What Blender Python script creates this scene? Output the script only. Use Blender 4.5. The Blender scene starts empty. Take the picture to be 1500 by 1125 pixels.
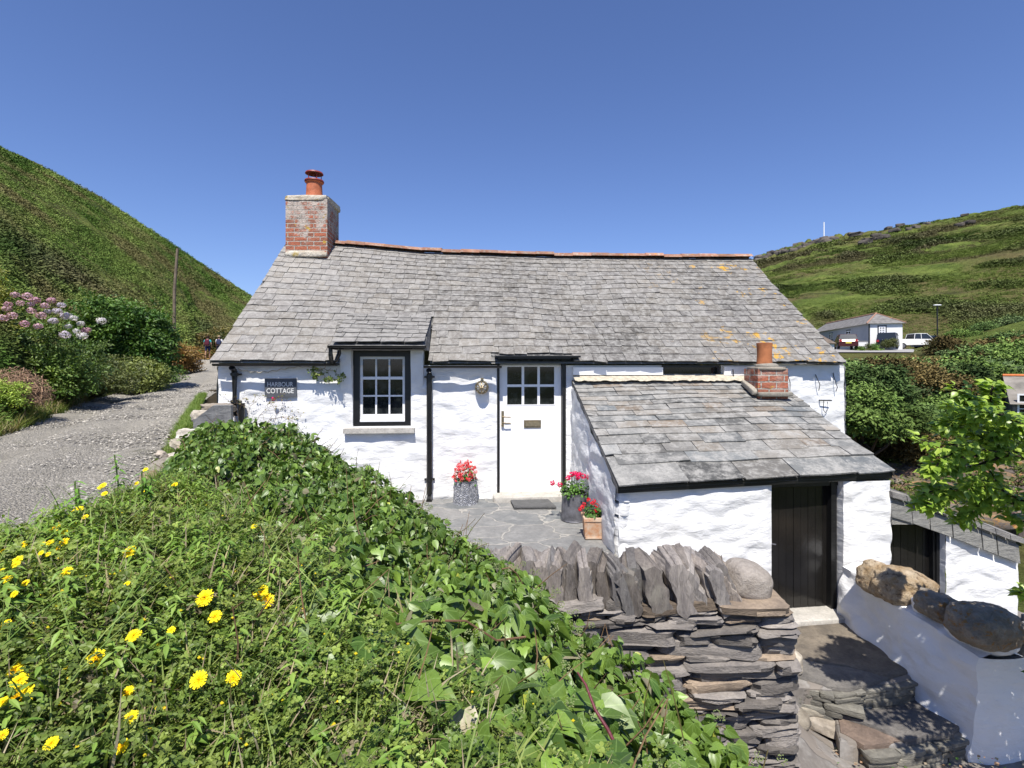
import bpy, math, random
import numpy as np
from mathutils import Vector, Matrix
RNG = np.random.default_rng(7)
random.seed(7)
SC = bpy.context.scene
COL = SC.collection
F, HZ = 760.0, 535.0
R = math.radians

def P(px, py, Y):
    return np.array([(px-750)/F*Y, Y, (HZ-py)/F*Y])
def lerp(a, b, t): return a+(b-a)*t
def interp(x, xs, ys): return np.interp(x, xs, ys)

# ---------------------------------------------------------------- noise
def _h(x, y, z):
    n = (x*374761393 + y*668265263 + z*2147483647) & 0xffffffff
    n = ((n ^ (n >> 13))*1274126177) & 0xffffffff
    n = (n ^ (n >> 16)) & 0xffffff
    return n/16777215.0
def vnoise(p):
    p = np.asarray(p, float); i = np.floor(p).astype(np.int64); f = p-i; f = f*f*(3-2*f)
    x, y, z = i[..., 0], i[..., 1], i[..., 2]; fx, fy, fz = f[..., 0], f[..., 1], f[..., 2]
    def l(a, b, t): return a+(b-a)*t
    return l(l(l(_h(x, y, z), _h(x+1, y, z), fx), l(_h(x, y+1, z), _h(x+1, y+1, z), fx), fy),
             l(l(_h(x, y, z+1), _h(x+1, y, z+1), fx), l(_h(x, y+1, z+1), _h(x+1, y+1, z+1), fx), fy), fz)
def fbm(p, o=4):
    p = np.asarray(p, float); s = 0; a = .5; t = 0
    for k in range(o):
        s = s+a*vnoise(p*(2**k)+17.3*k); t += a; a *= .5
    return s/t

# ---------------------------------------------------------------- mesh builder
class MB:
    def __init__(s): s.V = []; s.F = []; s.C = []; s.U = []; s.n = 0
    def add(s, V, Fs, C=None, U=None):
        V = np.asarray(V, float).reshape(-1, 3)
        if C is None: C = (1., 1., 1.)
        C = np.asarray(C, float)
        if C.ndim == 1: C = np.tile(C, (len(V), 1))
        if U is None: U = np.zeros((len(V), 2))
        for f in (Fs if isinstance(Fs, list) and len(Fs) and isinstance(Fs[0], np.ndarray) and Fs[0].ndim == 2 else [np.asarray(Fs)]):
            s.F.append(np.asarray(f, np.int64)+s.n)
        s.V.append(V); s.C.append(C); s.U.append(np.asarray(U, float)); s.n += len(V)
    def poly(s, pts, C=None):
        s.add(pts, [np.arange(len(pts))[None, :]], C)
    def box(s, c, d, M=None, C=None):
        a = np.array([[x, y, z] for x in (-.5, .5) for y in (-.5, .5) for z in (-.5, .5)])*np.asarray(d, float)
        if M is not None: a = a @ np.asarray(M).T
        s.add(a+np.asarray(c, float), [np.array([[0, 1, 3, 2], [4, 6, 7, 5], [0, 4, 5, 1], [2, 3, 7, 6], [0, 2, 6, 4], [1, 5, 7, 3]])], C)
    def tube(s, pts, r, n=8, C=None, caps=True):
        pts = [np.asarray(p, float) for p in pts]; m = len(pts)
        r = [r]*m if np.isscalar(r) else list(r)
        V = []; up = np.array([0, 0, 1.])
        for i, p in enumerate(pts):
            t = pts[min(i+1, m-1)]-pts[max(i-1, 0)]; t = t/(np.linalg.norm(t)+1e-9)
            a = np.cross(t, up)
            if np.linalg.norm(a) < .1: a = np.cross(t, [1., 0, 0])
            a /= np.linalg.norm(a); b = np.cross(a, t)
            for k in range(n):
                w = 2*math.pi*k/n; V.append(p+r[i]*(math.cos(w)*a+math.sin(w)*b))
        Fq = [[i*n+k, i*n+(k+1) % n, (i+1)*n+(k+1) % n, (i+1)*n+k] for i in range(m-1) for k in range(n)]
        L = [np.array(Fq)]
        if caps: L += [np.arange(n)[None, ::-1], (np.arange(n)+(m-1)*n)[None, :]]
        s.add(V, L, C)
    def lathe(s, prof, c, n=20, C=None, M=None):
        V = np.array([[r*math.cos(2*math.pi*k/n), r*math.sin(2*math.pi*k/n), z] for r, z in prof for k in range(n)])
        if M is not None: V = V @ np.asarray(M).T
        m = len(prof)
        Fq = [[i*n+k, i*n+(k+1) % n, (i+1)*n+(k+1) % n, (i+1)*n+k] for i in range(m-1) for k in range(n)]
        s.add(V+np.asarray(c, float), [np.array(Fq)], C)
    def grid(s, G, C=None, wrap=False, U=None):
        G = np.asarray(G, float); a, b = G.shape[:2]
        i = np.arange(a*b).reshape(a, b)
        f = np.stack([i[:-1, :-1], i[1:, :-1], i[1:, 1:], i[:-1, 1:]], -1).reshape(-1, 4)
        s.add(G.reshape(-1, 3), [f], None if C is None else (C if np.ndim(C) == 1 else np.asarray(C).reshape(-1, 3)), U)
        return f
    def scatter(s, tmpl, M, T, C):
        """tmpl=(V,[F..],U,shade) ; M (n,3,3) T (n,3) C (n,3)"""
        V, Fs, U, sh = tmpl; n = len(T); k = len(V)
        if n == 0: return
        W = np.einsum('nij,kj->nki', M, V)+T[:, None, :]
        CC = (np.asarray(C)[:, None, :]*sh[None, :, None]) if sh.ndim == 1 else np.asarray(C)[:, None, :]*sh[None]
        FF = [(f[None]+(np.arange(n)*k)[:, None, None]).reshape(-1, f.shape[1]) for f in Fs]
        s.add(W.reshape(-1, 3), FF, CC.reshape(-1, 3), np.tile(U, (n, 1)))
    def build(s, name, mat, parent=None, smooth=False, sharp=None):
        me = bpy.data.meshes.new(name)
        V = np.concatenate(s.V); C = np.concatenate(s.C); U = np.concatenate(s.U)
        loops = np.concatenate([f.ravel() for f in s.F]); cnt = np.concatenate([np.full(len(f), f.shape[1]) for f in s.F])
        me.vertices.add(len(V)); me.vertices.foreach_set('co', V.ravel().astype(np.float32))
        me.loops.add(len(loops)); me.loops.foreach_set('vertex_index', loops.astype(np.int32))
        me.polygons.add(len(cnt)); st = np.concatenate([[0], np.cumsum(cnt)[:-1]])
        me.polygons.foreach_set('loop_start', st.astype(np.int32))
        if smooth: me.polygons.foreach_set('use_smooth', np.ones(len(cnt), bool))
        else: me.polygons.foreach_set('use_smooth', np.zeros(len(cnt), bool))
        ca = me.color_attributes.new('col', 'FLOAT_COLOR', 'POINT')
        ca.data.foreach_set('color', np.concatenate([C, np.ones((len(C), 1))], 1).ravel().astype(np.float32))
        if np.any(U):
            uv = me.uv_layers.new(name='uv'); uv.data.foreach_set('uv', U[loops].ravel().astype(np.float32))
        me.update(calc_edges=True); me.validate()
        if mat is not None: me.materials.append(mat)
        o = bpy.data.objects.new(name, me); COL.objects.link(o)
        if parent is not None:
            o.parent = parent
            o.matrix_parent_inverse = Matrix.Translation(-Vector(parent_loc(parent)))
        if sharp is not None:
            for p in me.polygons: p.use_smooth = True
            try: me.set_sharp_from_angle(angle=R(sharp))
            except Exception: pass
        return o
def parent_loc(o):
    return o.location.copy() if o.parent is None else Vector((0, 0, 0))
def empty(name, loc, label=None, cat=None, group=None):
    o = bpy.data.objects.new(name, None); o.empty_display_size = .1
    o.location = Vector([float(x) for x in loc]); COL.objects.link(o)
    return tag(o, label, cat, group)
def tag(o, label=None, cat=None, group=None, kind=None):
    if label: o['label'] = label
    if cat: o['category'] = cat
    if group: o['group'] = group
    if kind: o['kind'] = kind
    return o
def struct(o): o['kind'] = 'structure'; return o
def copy_tree(o, parent=None):
    c = o.copy(); COL.objects.link(c)
    if parent is not None: c.parent = parent
    for ch in [x for x in KIDS(o)]: copy_tree(ch, c)
    return c
def KIDS(o): return [x for x in bpy.data.objects if x.parent == o]

def rotz(a): c, s_ = math.cos(a), math.sin(a); return np.array([[c, -s_, 0], [s_, c, 0], [0, 0, 1.]])
def rotx(a): c, s_ = math.cos(a), math.sin(a); return np.array([[1., 0, 0], [0, c, -s_], [0, s_, c]])
def roty(a): c, s_ = math.cos(a), math.sin(a); return np.array([[c, 0, s_], [0, 1., 0], [-s_, 0, c]])
def basis(tip, nor, scale):
    """matrices with local y -> tip, local z -> nor"""
    nor = nor/np.linalg.norm(nor, axis=1, keepdims=True)
    tip = tip-nor*np.sum(tip*nor, 1, keepdims=True); tip /= (np.linalg.norm(tip, axis=1, keepdims=True)+1e-9)
    x = np.cross(tip, nor)
    M = np.stack([x, tip, nor], -1)
    sc = np.asarray(scale)
    return M*(sc[:, None, None] if sc.ndim == 1 else sc[:, None, :])
def rnd(n, a=0., b=1.): return RNG.uniform(a, b, n)
def rvec(n): v = RNG.normal(size=(n, 3)); return v/np.linalg.norm(v, axis=1, keepdims=True)
def mixc(a, b, t): return np.asarray(a)[None]*(1-t[:, None])+np.asarray(b)[None]*t[:, None]

# ---------------------------------------------------------------- materials
class NT:
    def __init__(s, name):
        s.m = bpy.data.materials.new(name); s.m.use_nodes = True; s.t = s.m.node_tree; s.t.nodes.clear()
        s.out = s.t.nodes.new('ShaderNodeOutputMaterial'); s.b = s.n('ShaderNodeBsdfPrincipled')
        s.l(s.b.outputs[0], s.out.inputs[0]); s.tc = s.n('ShaderNodeTexCoord')
    def n(s, t, **k):
        x = s.t.nodes.new(t)
        for a, b in k.items(): setattr(x, a, b)
        return x
    def l(s, a, b): s.t.links.new(a, b)
    def val(s, sock, v):
        if hasattr(v, 'is_linked') or hasattr(v, 'links'): s.l(v, sock)
        else: sock.default_value = v
    def map(s, scale=(1, 1, 1), rot=(0, 0, 0), src=None):
        m = s.n('ShaderNodeMapping'); s.l(src or s.tc.outputs['Object'], m.inputs[0]); m.inputs['Scale'].default_value = scale; m.inputs['Rotation'].default_value = rot
        return m.outputs[0]
    def noise(s, scale, detail=4, rough=.55, vec=None, dist=0.):
        x = s.n('ShaderNodeTexNoise'); x.inputs['Scale'].default_value = scale; x.inputs['Detail'].default_value = detail; x.inputs['Roughness'].default_value = rough
        x.inputs['Distortion'].default_value = dist
        s.l(vec or s.tc.outputs['Object'], x.inputs['Vector']); return x.outputs[0]
    def vor(s, scale, feature='F1', vec=None, out=0, rand=1.):
        x = s.n('ShaderNodeTexVoronoi', feature=feature); x.inputs['Scale'].default_value = scale; x.inputs['Randomness'].default_value = rand
        s.l(vec or s.tc.outputs['Object'], x.inputs['Vector']); return x.outputs[out]
    def ramp(s, f, stops, mode='LINEAR'):
        x = s.n('ShaderNodeValToRGB'); s.l(f, x.inputs[0]); e = x.color_ramp.elements; x.color_ramp.interpolation = mode
        while len(e) < len(stops): e.new(.5)
        for i, (p, c) in enumerate(stops):
            e[i].position = p; e[i].color = (c, c, c, 1) if np.isscalar(c) else (*c, 1)
        return x.outputs[0]
    def mix(s, f, a, b, mode='MIX'):
        x = s.n('ShaderNodeMix', data_type='RGBA', blend_type=mode)
        s.val(x.inputs[0], f); 
        for k, v in ((6, a), (7, b)):
            if isinstance(v, (tuple, list)): x.inputs[k].default_value = (*v, 1)
            else: s.l(v, x.inputs[k])
        return x.outputs[2]
    def math(s, op, a, b=0., c=0.):
        x = s.n('ShaderNodeMath', operation=op); s.val(x.inputs[0], a); s.val(x.inputs[1], b); s.val(x.inputs[2], c); return x.outputs[0]
    def attr(s): x = s.n('ShaderNodeAttribute', attribute_name='col'); return x.outputs['Color']
    def bump(s, h, dist=.01, strength=1.):
        x = s.n('ShaderNodeBump'); x.inputs['Distance'].default_value = dist; x.inputs['Strength'].default_value = strength
        s.l(h, x.inputs['Height']); s.l(x.outputs[0], s.b.inputs['Normal'])
    def base(s, c, rough=.8, spec=.3, metal=0.):
        if isinstance(c, (tuple, list)): s.b.inputs['Base Color'].default_value = (*c, 1)
        else: s.l(c, s.b.inputs['Base Color'])
        s.val(s.b.inputs['Roughness'], rough); s.b.inputs['Specular IOR Level'].default_value = spec; s.b.inputs['Metallic'].default_value = metal
        return s.m
MAT = {}
def M_plain(name, c, rough=.6, spec=.4, metal=0., var=.25, scale=12., bump=0.002):
    t = NT(name); nz = t.noise(scale, 5); f = t.ramp(nz, [(.3, 1-var), (.7, 1+var*.3)])
    col = t.mix(1., t.mix(1., (c[0], c[1], c[2]), f, 'MULTIPLY'), t.attr(), 'MULTIPLY')
    t.base(col, rough, spec, metal)
    if bump: t.bump(t.noise(scale*6, 4), bump)
    MAT[name] = t.m; return t.m

def build_mats():
    # whitewash
    t = NT('whitewash'); n1 = t.noise(3, 5); n2 = t.noise(30, 5, .6, t.map((1, 1, 2.2)))
    c = t.mix(t.ramp(n1, [(.52, 0), (.78, 1)]), (.76, .76, .755), (.62, .615, .60)); c = t.mix(t.ramp(n2, [(.6, 0), (.8, .55)]), c, (.56, .55, .52))
    c = t.mix(1., c, t.attr(), 'MULTIPLY')
    t.base(c, .75, .25); h = t.math('ADD', t.noise(7, 5, .55, t.map((1, 1, 2.4)), .4), t.math('MULTIPLY', t.noise(60, 3, .6), .06)); t.bump(h, .032, .45)
    MAT['whitewash'] = t.m
    # slate, per-slate colour in attr
    def slate(name, lich, scale, yel=True):
        t = NT(name); n = t.noise(scale, 8, .72, dist=.3); n2 = t.noise(scale*4.5, 6, .75)
        c = t.mix(1., (1, 1, 1), t.attr(), 'MULTIPLY')
        c = t.mix(t.ramp(n, [(.44, 0), (.6, lich)]), c, (.36, .35, .325))
        c = t.mix(t.ramp(n2, [(.5, 0), (.68, .6)]), c, (.10, .10, .10))
        c = t.mix(t.ramp(t.noise(scale*2.2, 6, .7), [(.58, 0), (.68, .55)]), c, (.43, .42, .39))
        sp = t.noise(1.7, 3, .5); sp2 = t.noise(9, 5, .7)
        sep = t.n('ShaderNodeSeparateXYZ'); t.l(t.tc.outputs['Object'], sep.inputs[0])
        ym = t.math('MULTIPLY', t.ramp(t.math('MULTIPLY', sep.outputs[0], .1), [(.22, 0), (.38, 1)]), t.ramp(t.math('MULTIPLY', sp, sp2), [(.355, 0), (.385, 1)]))
        c = t.mix(ym, c, (.46, .27, .05)) if yel else c
        t.base(c, .82, .25); t.bump(t.math('ADD', n2, t.noise(60, 4)), .006, .9); MAT[name] = t.m
    slate('slate_roof', .6, 11); slate('slate_slab', .75, 6, False)
    # rock / stone, attr tint
    def rock(name, a, b, sc=6, layer=(1, 1, 1), bd=.012, spots=None):
        t = NT(name); v = t.map(layer); n = t.noise(sc, 8, .65, v, .4); n2 = t.noise(sc*6, 6, .7, v)
        c = t.mix(t.ramp(n, [(.35, 0), (.65, 1)]), a, b)
        c = t.mix(t.ramp(n2, [(.3, .35), (.65, 0)]), c, (.05, .047, .045))
        if spots: c = t.mix(t.ramp(t.noise(sc*1.7, 5, .7), [(.55, 0), (.63, 1)]), c, spots)
        c = t.mix(1., c, t.attr(), 'MULTIPLY')
        t.base(c, .85, .2); t.bump(t.math('ADD', n, t.math('MULTIPLY', n2, .5)), bd, 1.); MAT[name] = t.m
    rock('slate_stone', (.20, .195, .19), (.35, .335, .31), 7, (1, 1, 3.), .018)
    rock('boulder_gray', (.27, .235, .20), (.38, .34, .30), 7, bd=.02)
    rock('boulder_ochre', (.36, .24, .12), (.58, .47, .33), 9, (1, 1, 1), .04, (.16, .11, .07))
    rock('boulder_dark', (.24, .20, .15), (.42, .37, .30), 10, (1, 1, 1), .04, (.34, .19, .07))
    rock('rubble', (.30, .27, .23), (.52, .49, .44), 5, (1, 1, 1), .02)
    rock('outcrop', (.13, .105, .09), (.24, .20, .16), 3, (1, 1, 2.5), .06, (.30, .18, .07))
    rock('concrete', (.40, .38, .34), (.55, .52, .47), 6, (1, 1, 1), .006)
    rock('far_stone', (.20, .17, .15), (.34, .30, .26), 3, (1, 1, 1), .04)
    # bricks
    def brick(name, sc, white, bw_, rh_, z0, z1):
        t = NT(name); v = t.n('ShaderNodeTexBrick'); v.inputs['Scale'].default_value = sc; v.inputs['Mortar Size'].default_value = .045; v.inputs['Brick Width'].default_value = bw_; v.inputs['Row Height'].default_value = rh_
        v.inputs['Mortar Smooth'].default_value = .3; v.inputs['Bias'].default_value = 0
        uv = t.n('ShaderNodeUVMap'); wr = t.n('ShaderNodeMixRGB'); wr.blend_type = 'ADD'; wr.inputs[0].default_value = .02
        nn = t.n('ShaderNodeTexNoise'); nn.inputs['Scale'].default_value = 9; t.l(uv.outputs[0], nn.inputs['Vector'])
        t.l(uv.outputs[0], wr.inputs[1]); t.l(nn.outputs['Color'], wr.inputs[2]); t.l(wr.outputs[0], v.inputs['Vector'])
        v.inputs['Color1'].default_value = (.40, .13, .075, 1); v.inputs['Color2'].default_value = (.28, .12, .08, 1); v.inputs['Mortar'].default_value = (.42, .38, .33, 1)
        n = t.noise(5, 8, .65); sz = t.n('ShaderNodeSeparateXYZ'); t.l(t.tc.outputs['Object'], sz.inputs[0]); mr = t.n('ShaderNodeMapRange'); t.l(sz.outputs[2], mr.inputs[0]); mr.inputs[1].default_value = z0; mr.inputs[2].default_value = z1; mr.inputs[3].default_value = -.16; mr.inputs[4].default_value = .10
        c = t.mix(t.ramp(t.math('ADD', n, mr.outputs[0]), [(.47, 0), (.58, white)]), v.outputs[0], (.47, .43, .38))
        c = t.mix(t.ramp(t.noise(26, 6, .7), [(.5, 0), (.68, .7)]), c, (.14, .11, .09)); c = t.mix(1., c, t.attr(), 'MULTIPLY')
        c = t.mix(t.ramp(t.noise(6.5, 4), [(.66, 0), (.7, .9)]), c, (.5, .33, .06))
        t.base(c, .9, .15); t.bump(t.math('ADD', t.math('MULTIPLY', v.outputs[1], -1.), t.noise(30, 4)), .016, 1.); MAT[name] = t.m
    brick('brick', 4.6, .85, 1.05, .36, 1.95, 2.9); brick('brick_small', 4.6, .3, .95, .42, -.6, .3)
    M_plain('black_paint', (.012, .012, .012), .35, .5, var=.3)
    M_plain('black_door', (.014, .013, .012), .22, .5, var=.4, scale=3)
    M_plain('white_paint', (.84, .84, .84), .35, .5, var=.03, bump=0)
    M_plain('terracotta', (.42, .16, .07), .8, .2, var=.5, scale=6)
    t = NT('ridge_clay'); c = t.mix(t.ramp(t.noise(6, 6, .7), [(.35, 0), (.6, 1)]), (.27, .13, .09), (.40, .22, .15)); c = t.mix(t.ramp(t.noise(14, 6, .7), [(.5, 0), (.65, .8)]), c, (.42, .38, .32)); c = t.mix(t.ramp(t.noise(3.3, 5, .7), [(.6, 0), (.66, .8)]), c, (.50, .27, .04)); c = t.mix(1., c, t.attr(), 'MULTIPLY'); t.base(c, .9, .15); t.bump(t.noise(30, 5), .012); MAT['ridge_clay'] = t.m
    M_plain('red_metal', (.25, .04, .03), .5, .4)
    M_plain('brass', (.45, .36, .22), .35, .5, .9, scale=30)
    M_plain('galv', (.20, .20, .22), .5, .4, .5, var=.5, scale=14, bump=.004)
    t = NT('pot_clay'); c = t.mix(t.ramp(t.noise(12, 6, .65), [(.4, 0), (.6, 1)]), (.46, .24, .13), (.52, .40, .30)); c = t.mix(1., c, t.attr(), 'MULTIPLY'); t.base(c, .9, .15); t.bump(t.noise(50, 4), .003); MAT['pot_clay'] = t.m
    M_plain('wood_gray', (.22, .21, .20), .85, .2, var=.4, scale=8)
    M_plain('wood_pole', (.20, .16, .12), .9, .2, var=.4, scale=4)
    M_plain('bark', (.06, .045, .035), .9, .2, var=.4, scale=5)
    M_plain('twig', (.20, .14, .10), .9, .2, var=.3)
    M_plain('soil', (.045, .035, .02), .95, .1, var=.4, scale=6, bump=.01)
    M_plain('rubber', (.02, .02, .02), .8, .2); M_plain('mat_rubber', (.12, .12, .12), .95, .1, bump=.01)
    M_plain('tan', (.5, .45, .35), .8, .2); M_plain('cloth', (1, 1, 1), .9, .1, var=.2); M_plain('skin', (.48, .27, .19), .6, .3, var=.05)
    M_plain('carpaint', (1, 1, 1), .25, .6, var=0., bump=0); M_plain('lettering', (.75, .75, .72), .7, .2, var=.1, scale=60)
    t = NT('car_glass'); t.base((.02, .025, .03), .08, .6); MAT['car_glass'] = t.m
    t = NT('glass'); n = t.noise(7, 4, .6); c = t.mix(t.ramp(n, [(.45, 0), (.7, 1)]), (.008, .01, .012), (.035, .04, .04)); t.base(c, .06, .6); MAT['glass'] = t.m
    t = NT('lamp_glass'); t.base((.7, .7, .68), .12, .5); t.b.inputs['Transmission Weight'].default_value = .5; MAT['lamp_glass'] = t.m
    # leaves: colour from attr
    def leaf(name, rough, spec, trans, vein=False):
        t = NT(name); c = t.attr()
        if vein:
            uv = t.n('ShaderNodeUVMap'); sp = t.n('ShaderNodeSeparateXYZ'); t.l(uv.outputs[0], sp.inputs[0]); x, y = sp.outputs[0], sp.outputs[1]
            ang = t.math('ABSOLUTE', t.math('ARCTAN2', x, t.math('ADD', y, .02)))
            rad = t.math('SQRT', t.math('ADD', t.math('MULTIPLY', x, x), t.math('MULTIPLY', y, y)))
            d = None
            for a in (0., .55, 1.2):
                e = t.math('MULTIPLY', t.math('ABSOLUTE', t.math('SUBTRACT', ang, a)), rad); d = e if d is None else t.math('MINIMUM', d, e)
            c = t.mix(t.ramp(d, [(.006, .55), (.022, 0)]), c, (.24, .36, .10))
            fine = t.noise(14, 3, .5, uv.outputs[0]); c = t.mix(t.ramp(fine, [(.4, .0), (.7, .3)]), c, (.03, .07, .015))
        t.base(c, rough, spec)
        if trans:
            tr = t.n('ShaderNodeBsdfTranslucent'); g = t.mix(1., c, (1.3, 1.35, .45), 'MULTIPLY'); t.l(g, tr.inputs[0])
            mx = t.n('ShaderNodeMixShader'); mx.inputs[0].default_value = trans; t.l(t.b.outputs[0], mx.inputs[1]); t.l(tr.outputs[0], mx.inputs[2]); t.l(mx.outputs[0], t.out.inputs[0])
        MAT[name] = t.m
    leaf('ivy_leaf', .43, .55, .18, True); leaf('leaf', .5, .35, .25); leaf('leaf_far', .85, .1, 0.); leaf('petal', .7, .2, .25)
    leaf('grass', .6, .25, .25)
    # hillside
    def hill(name, sc):
        t = NT(name); v = t.map((1, 1, 2.2)); n1 = t.noise(sc, 9, .62, v, .5); n2 = t.noise(sc*.28, 6, .6, v, .6); n3 = t.noise(sc*9, 6, .75)
        g = t.mix(t.ramp(n1, [(.36, 0), (.64, 1)]), (.06, .09, .02), (.15, .19, .045))
        g = t.mix(t.ramp(n2, [(.46, 0), (.60, .8)]), g, (.13, .10, .05))
        g = t.mix(t.ramp(t.noise(sc*.9, 8, .7, v, .8), [(.56, 0), (.68, .75)]), g, (.035, .042, .018))
        g = t.mix(1., g, t.ramp(n3, [(.25, .45), (.75, 1.45)]), 'MULTIPLY'); g = t.mix(1., g, t.attr(), 'MULTIPLY')
        t.base(g, .95, .05); t.bump(t.math('ADD', n3, n1), .6, 1.); MAT[name] = t.m
    hill('hillside', .16)
    # road gravel
    t = NT('gravel_road'); n = t.noise(.9, 6, .6); v1 = t.vor(60, out=1); v2 = t.vor(60); fine = t.noise(90, 6, .8)
    sepc = t.n('ShaderNodeSeparateColor'); t.l(v1, sepc.inputs[0])
    c = t.mix(t.ramp(sepc.outputs[0], [(0, 0), (1, 1)]), (.28, .26, .22), (.60, .555, .475)); c = t.mix(t.ramp(n, [(.4, 0), (.7, .6)]), c, (.30, .28, .24))
    c = t.mix(1., c, t.ramp(fine, [(.3, .7), (.7, 1.25)]), 'MULTIPLY'); c = t.mix(t.ramp(t.noise(1.6, 6, .7), [(.6, 0), (.72, .45)]), c, (.09, .10, .045))
    t.base(c, .95, .1); t.bump(t.math('ADD', t.math('MULTIPLY', v2, -1.), fine), .03, 1.); MAT['gravel_road'] = t.m
    # patio crazy paving
    def paving(name, sc, ca, cb, joint, jw):
        t = NT(name); w = t.n('ShaderNodeMixRGB'); w.blend_type = 'ADD'; w.inputs[0].default_value = .35
        nn = t.n('ShaderNodeTexNoise'); nn.inputs['Scale'].default_value = 3.5; nn.inputs['Detail'].default_value = 5; t.l(t.tc.outputs['Object'], nn.inputs[0]); t.l(t.map((1, 1.35, 0)), w.inputs[1]); t.l(nn.outputs['Color'], w.inputs[2])
        e = t.vor(sc, 'DISTANCE_TO_EDGE', w.outputs[0], rand=.9); cc = t.vor(sc, 'F1', w.outputs[0], 1, .9); s2 = t.n('ShaderNodeSeparateColor'); t.l(cc, s2.inputs[0])
        n = t.noise(5, 8, .65); n2 = t.noise(22, 6, .7)
        c = t.mix(s2.outputs[0], ca, cb); c = t.mix(t.ramp(n, [(.45, 0), (.7, .55)]), c, (.34, .33, .31)); c = t.mix(1., c, t.ramp(n2, [(.3, .8), (.7, 1.15)]), 'MULTIPLY')
        j = t.ramp(t.math('ADD', e, t.math('MULTIPLY', t.math('SUBTRACT', n2, .5), .03)), [(jw*.6, 1), (jw, 0)]); c = t.mix(j, c, joint)
        t.base(c, .7, .3); t.bump(t.math('ADD', t.math('MULTIPLY', j, -.6), t.math('MULTIPLY', n2, .4)), .012, 1.); MAT[name] = t.m
    paving('patio_paving', 1.7, (.125, .135, .14), (.22, .215, .205), (.33, .315, .285), .026)
    paving('path_ground', 2.6, (.15, .135, .12), (.22, .20, .18), (.20, .175, .15), .13)
    paving('tarmac', .2, (.30, .29, .28), (.32, .31, .30), (.3, .29, .28), .001)
build_mats()
# ================================================================ planes & walls
class Plane:
    """vertical plane through two plan points; s along it, n outward, z up"""
    def __init__(s, p0, p1, out):
        s.o = np.array([p0[0], p0[1], 0.]); d = np.array([p1[0]-p0[0], p1[1]-p0[1], 0.]); s.len = np.linalg.norm(d); s.d = d/s.len
        n = np.array([s.d[1], -s.d[0], 0.]); s.n = n if n @ np.array([out[0], out[1], 0.]) > 0 else -n
        s.M = np.stack([s.d, s.n, np.array([0, 0, 1.])], -1)
    def pt(s, a, z, off=0.): return s.o+s.d*a+s.n*off+np.array([0, 0, z])
    def hit(s, px, py=HZ, off=0.):
        k = (px-750)/F; o = s.o+s.n*off
        # o.x + a dx = k (o.y + a dy)
        a = (k*o[1]-o[0])/(s.d[0]-k*s.d[1]); Y = o[1]+a*s.d[1]
        return a, (HZ-py)/F*Y
    def box(s, mb, a0, a1, z0, z1, d0, d1, C=None):
        mb.box(s.pt((a0+a1)/2, (z0+z1)/2, (d0+d1)/2), (abs(a1-a0), abs(d1-d0), abs(z1-z0)), s.M, C)

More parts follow.
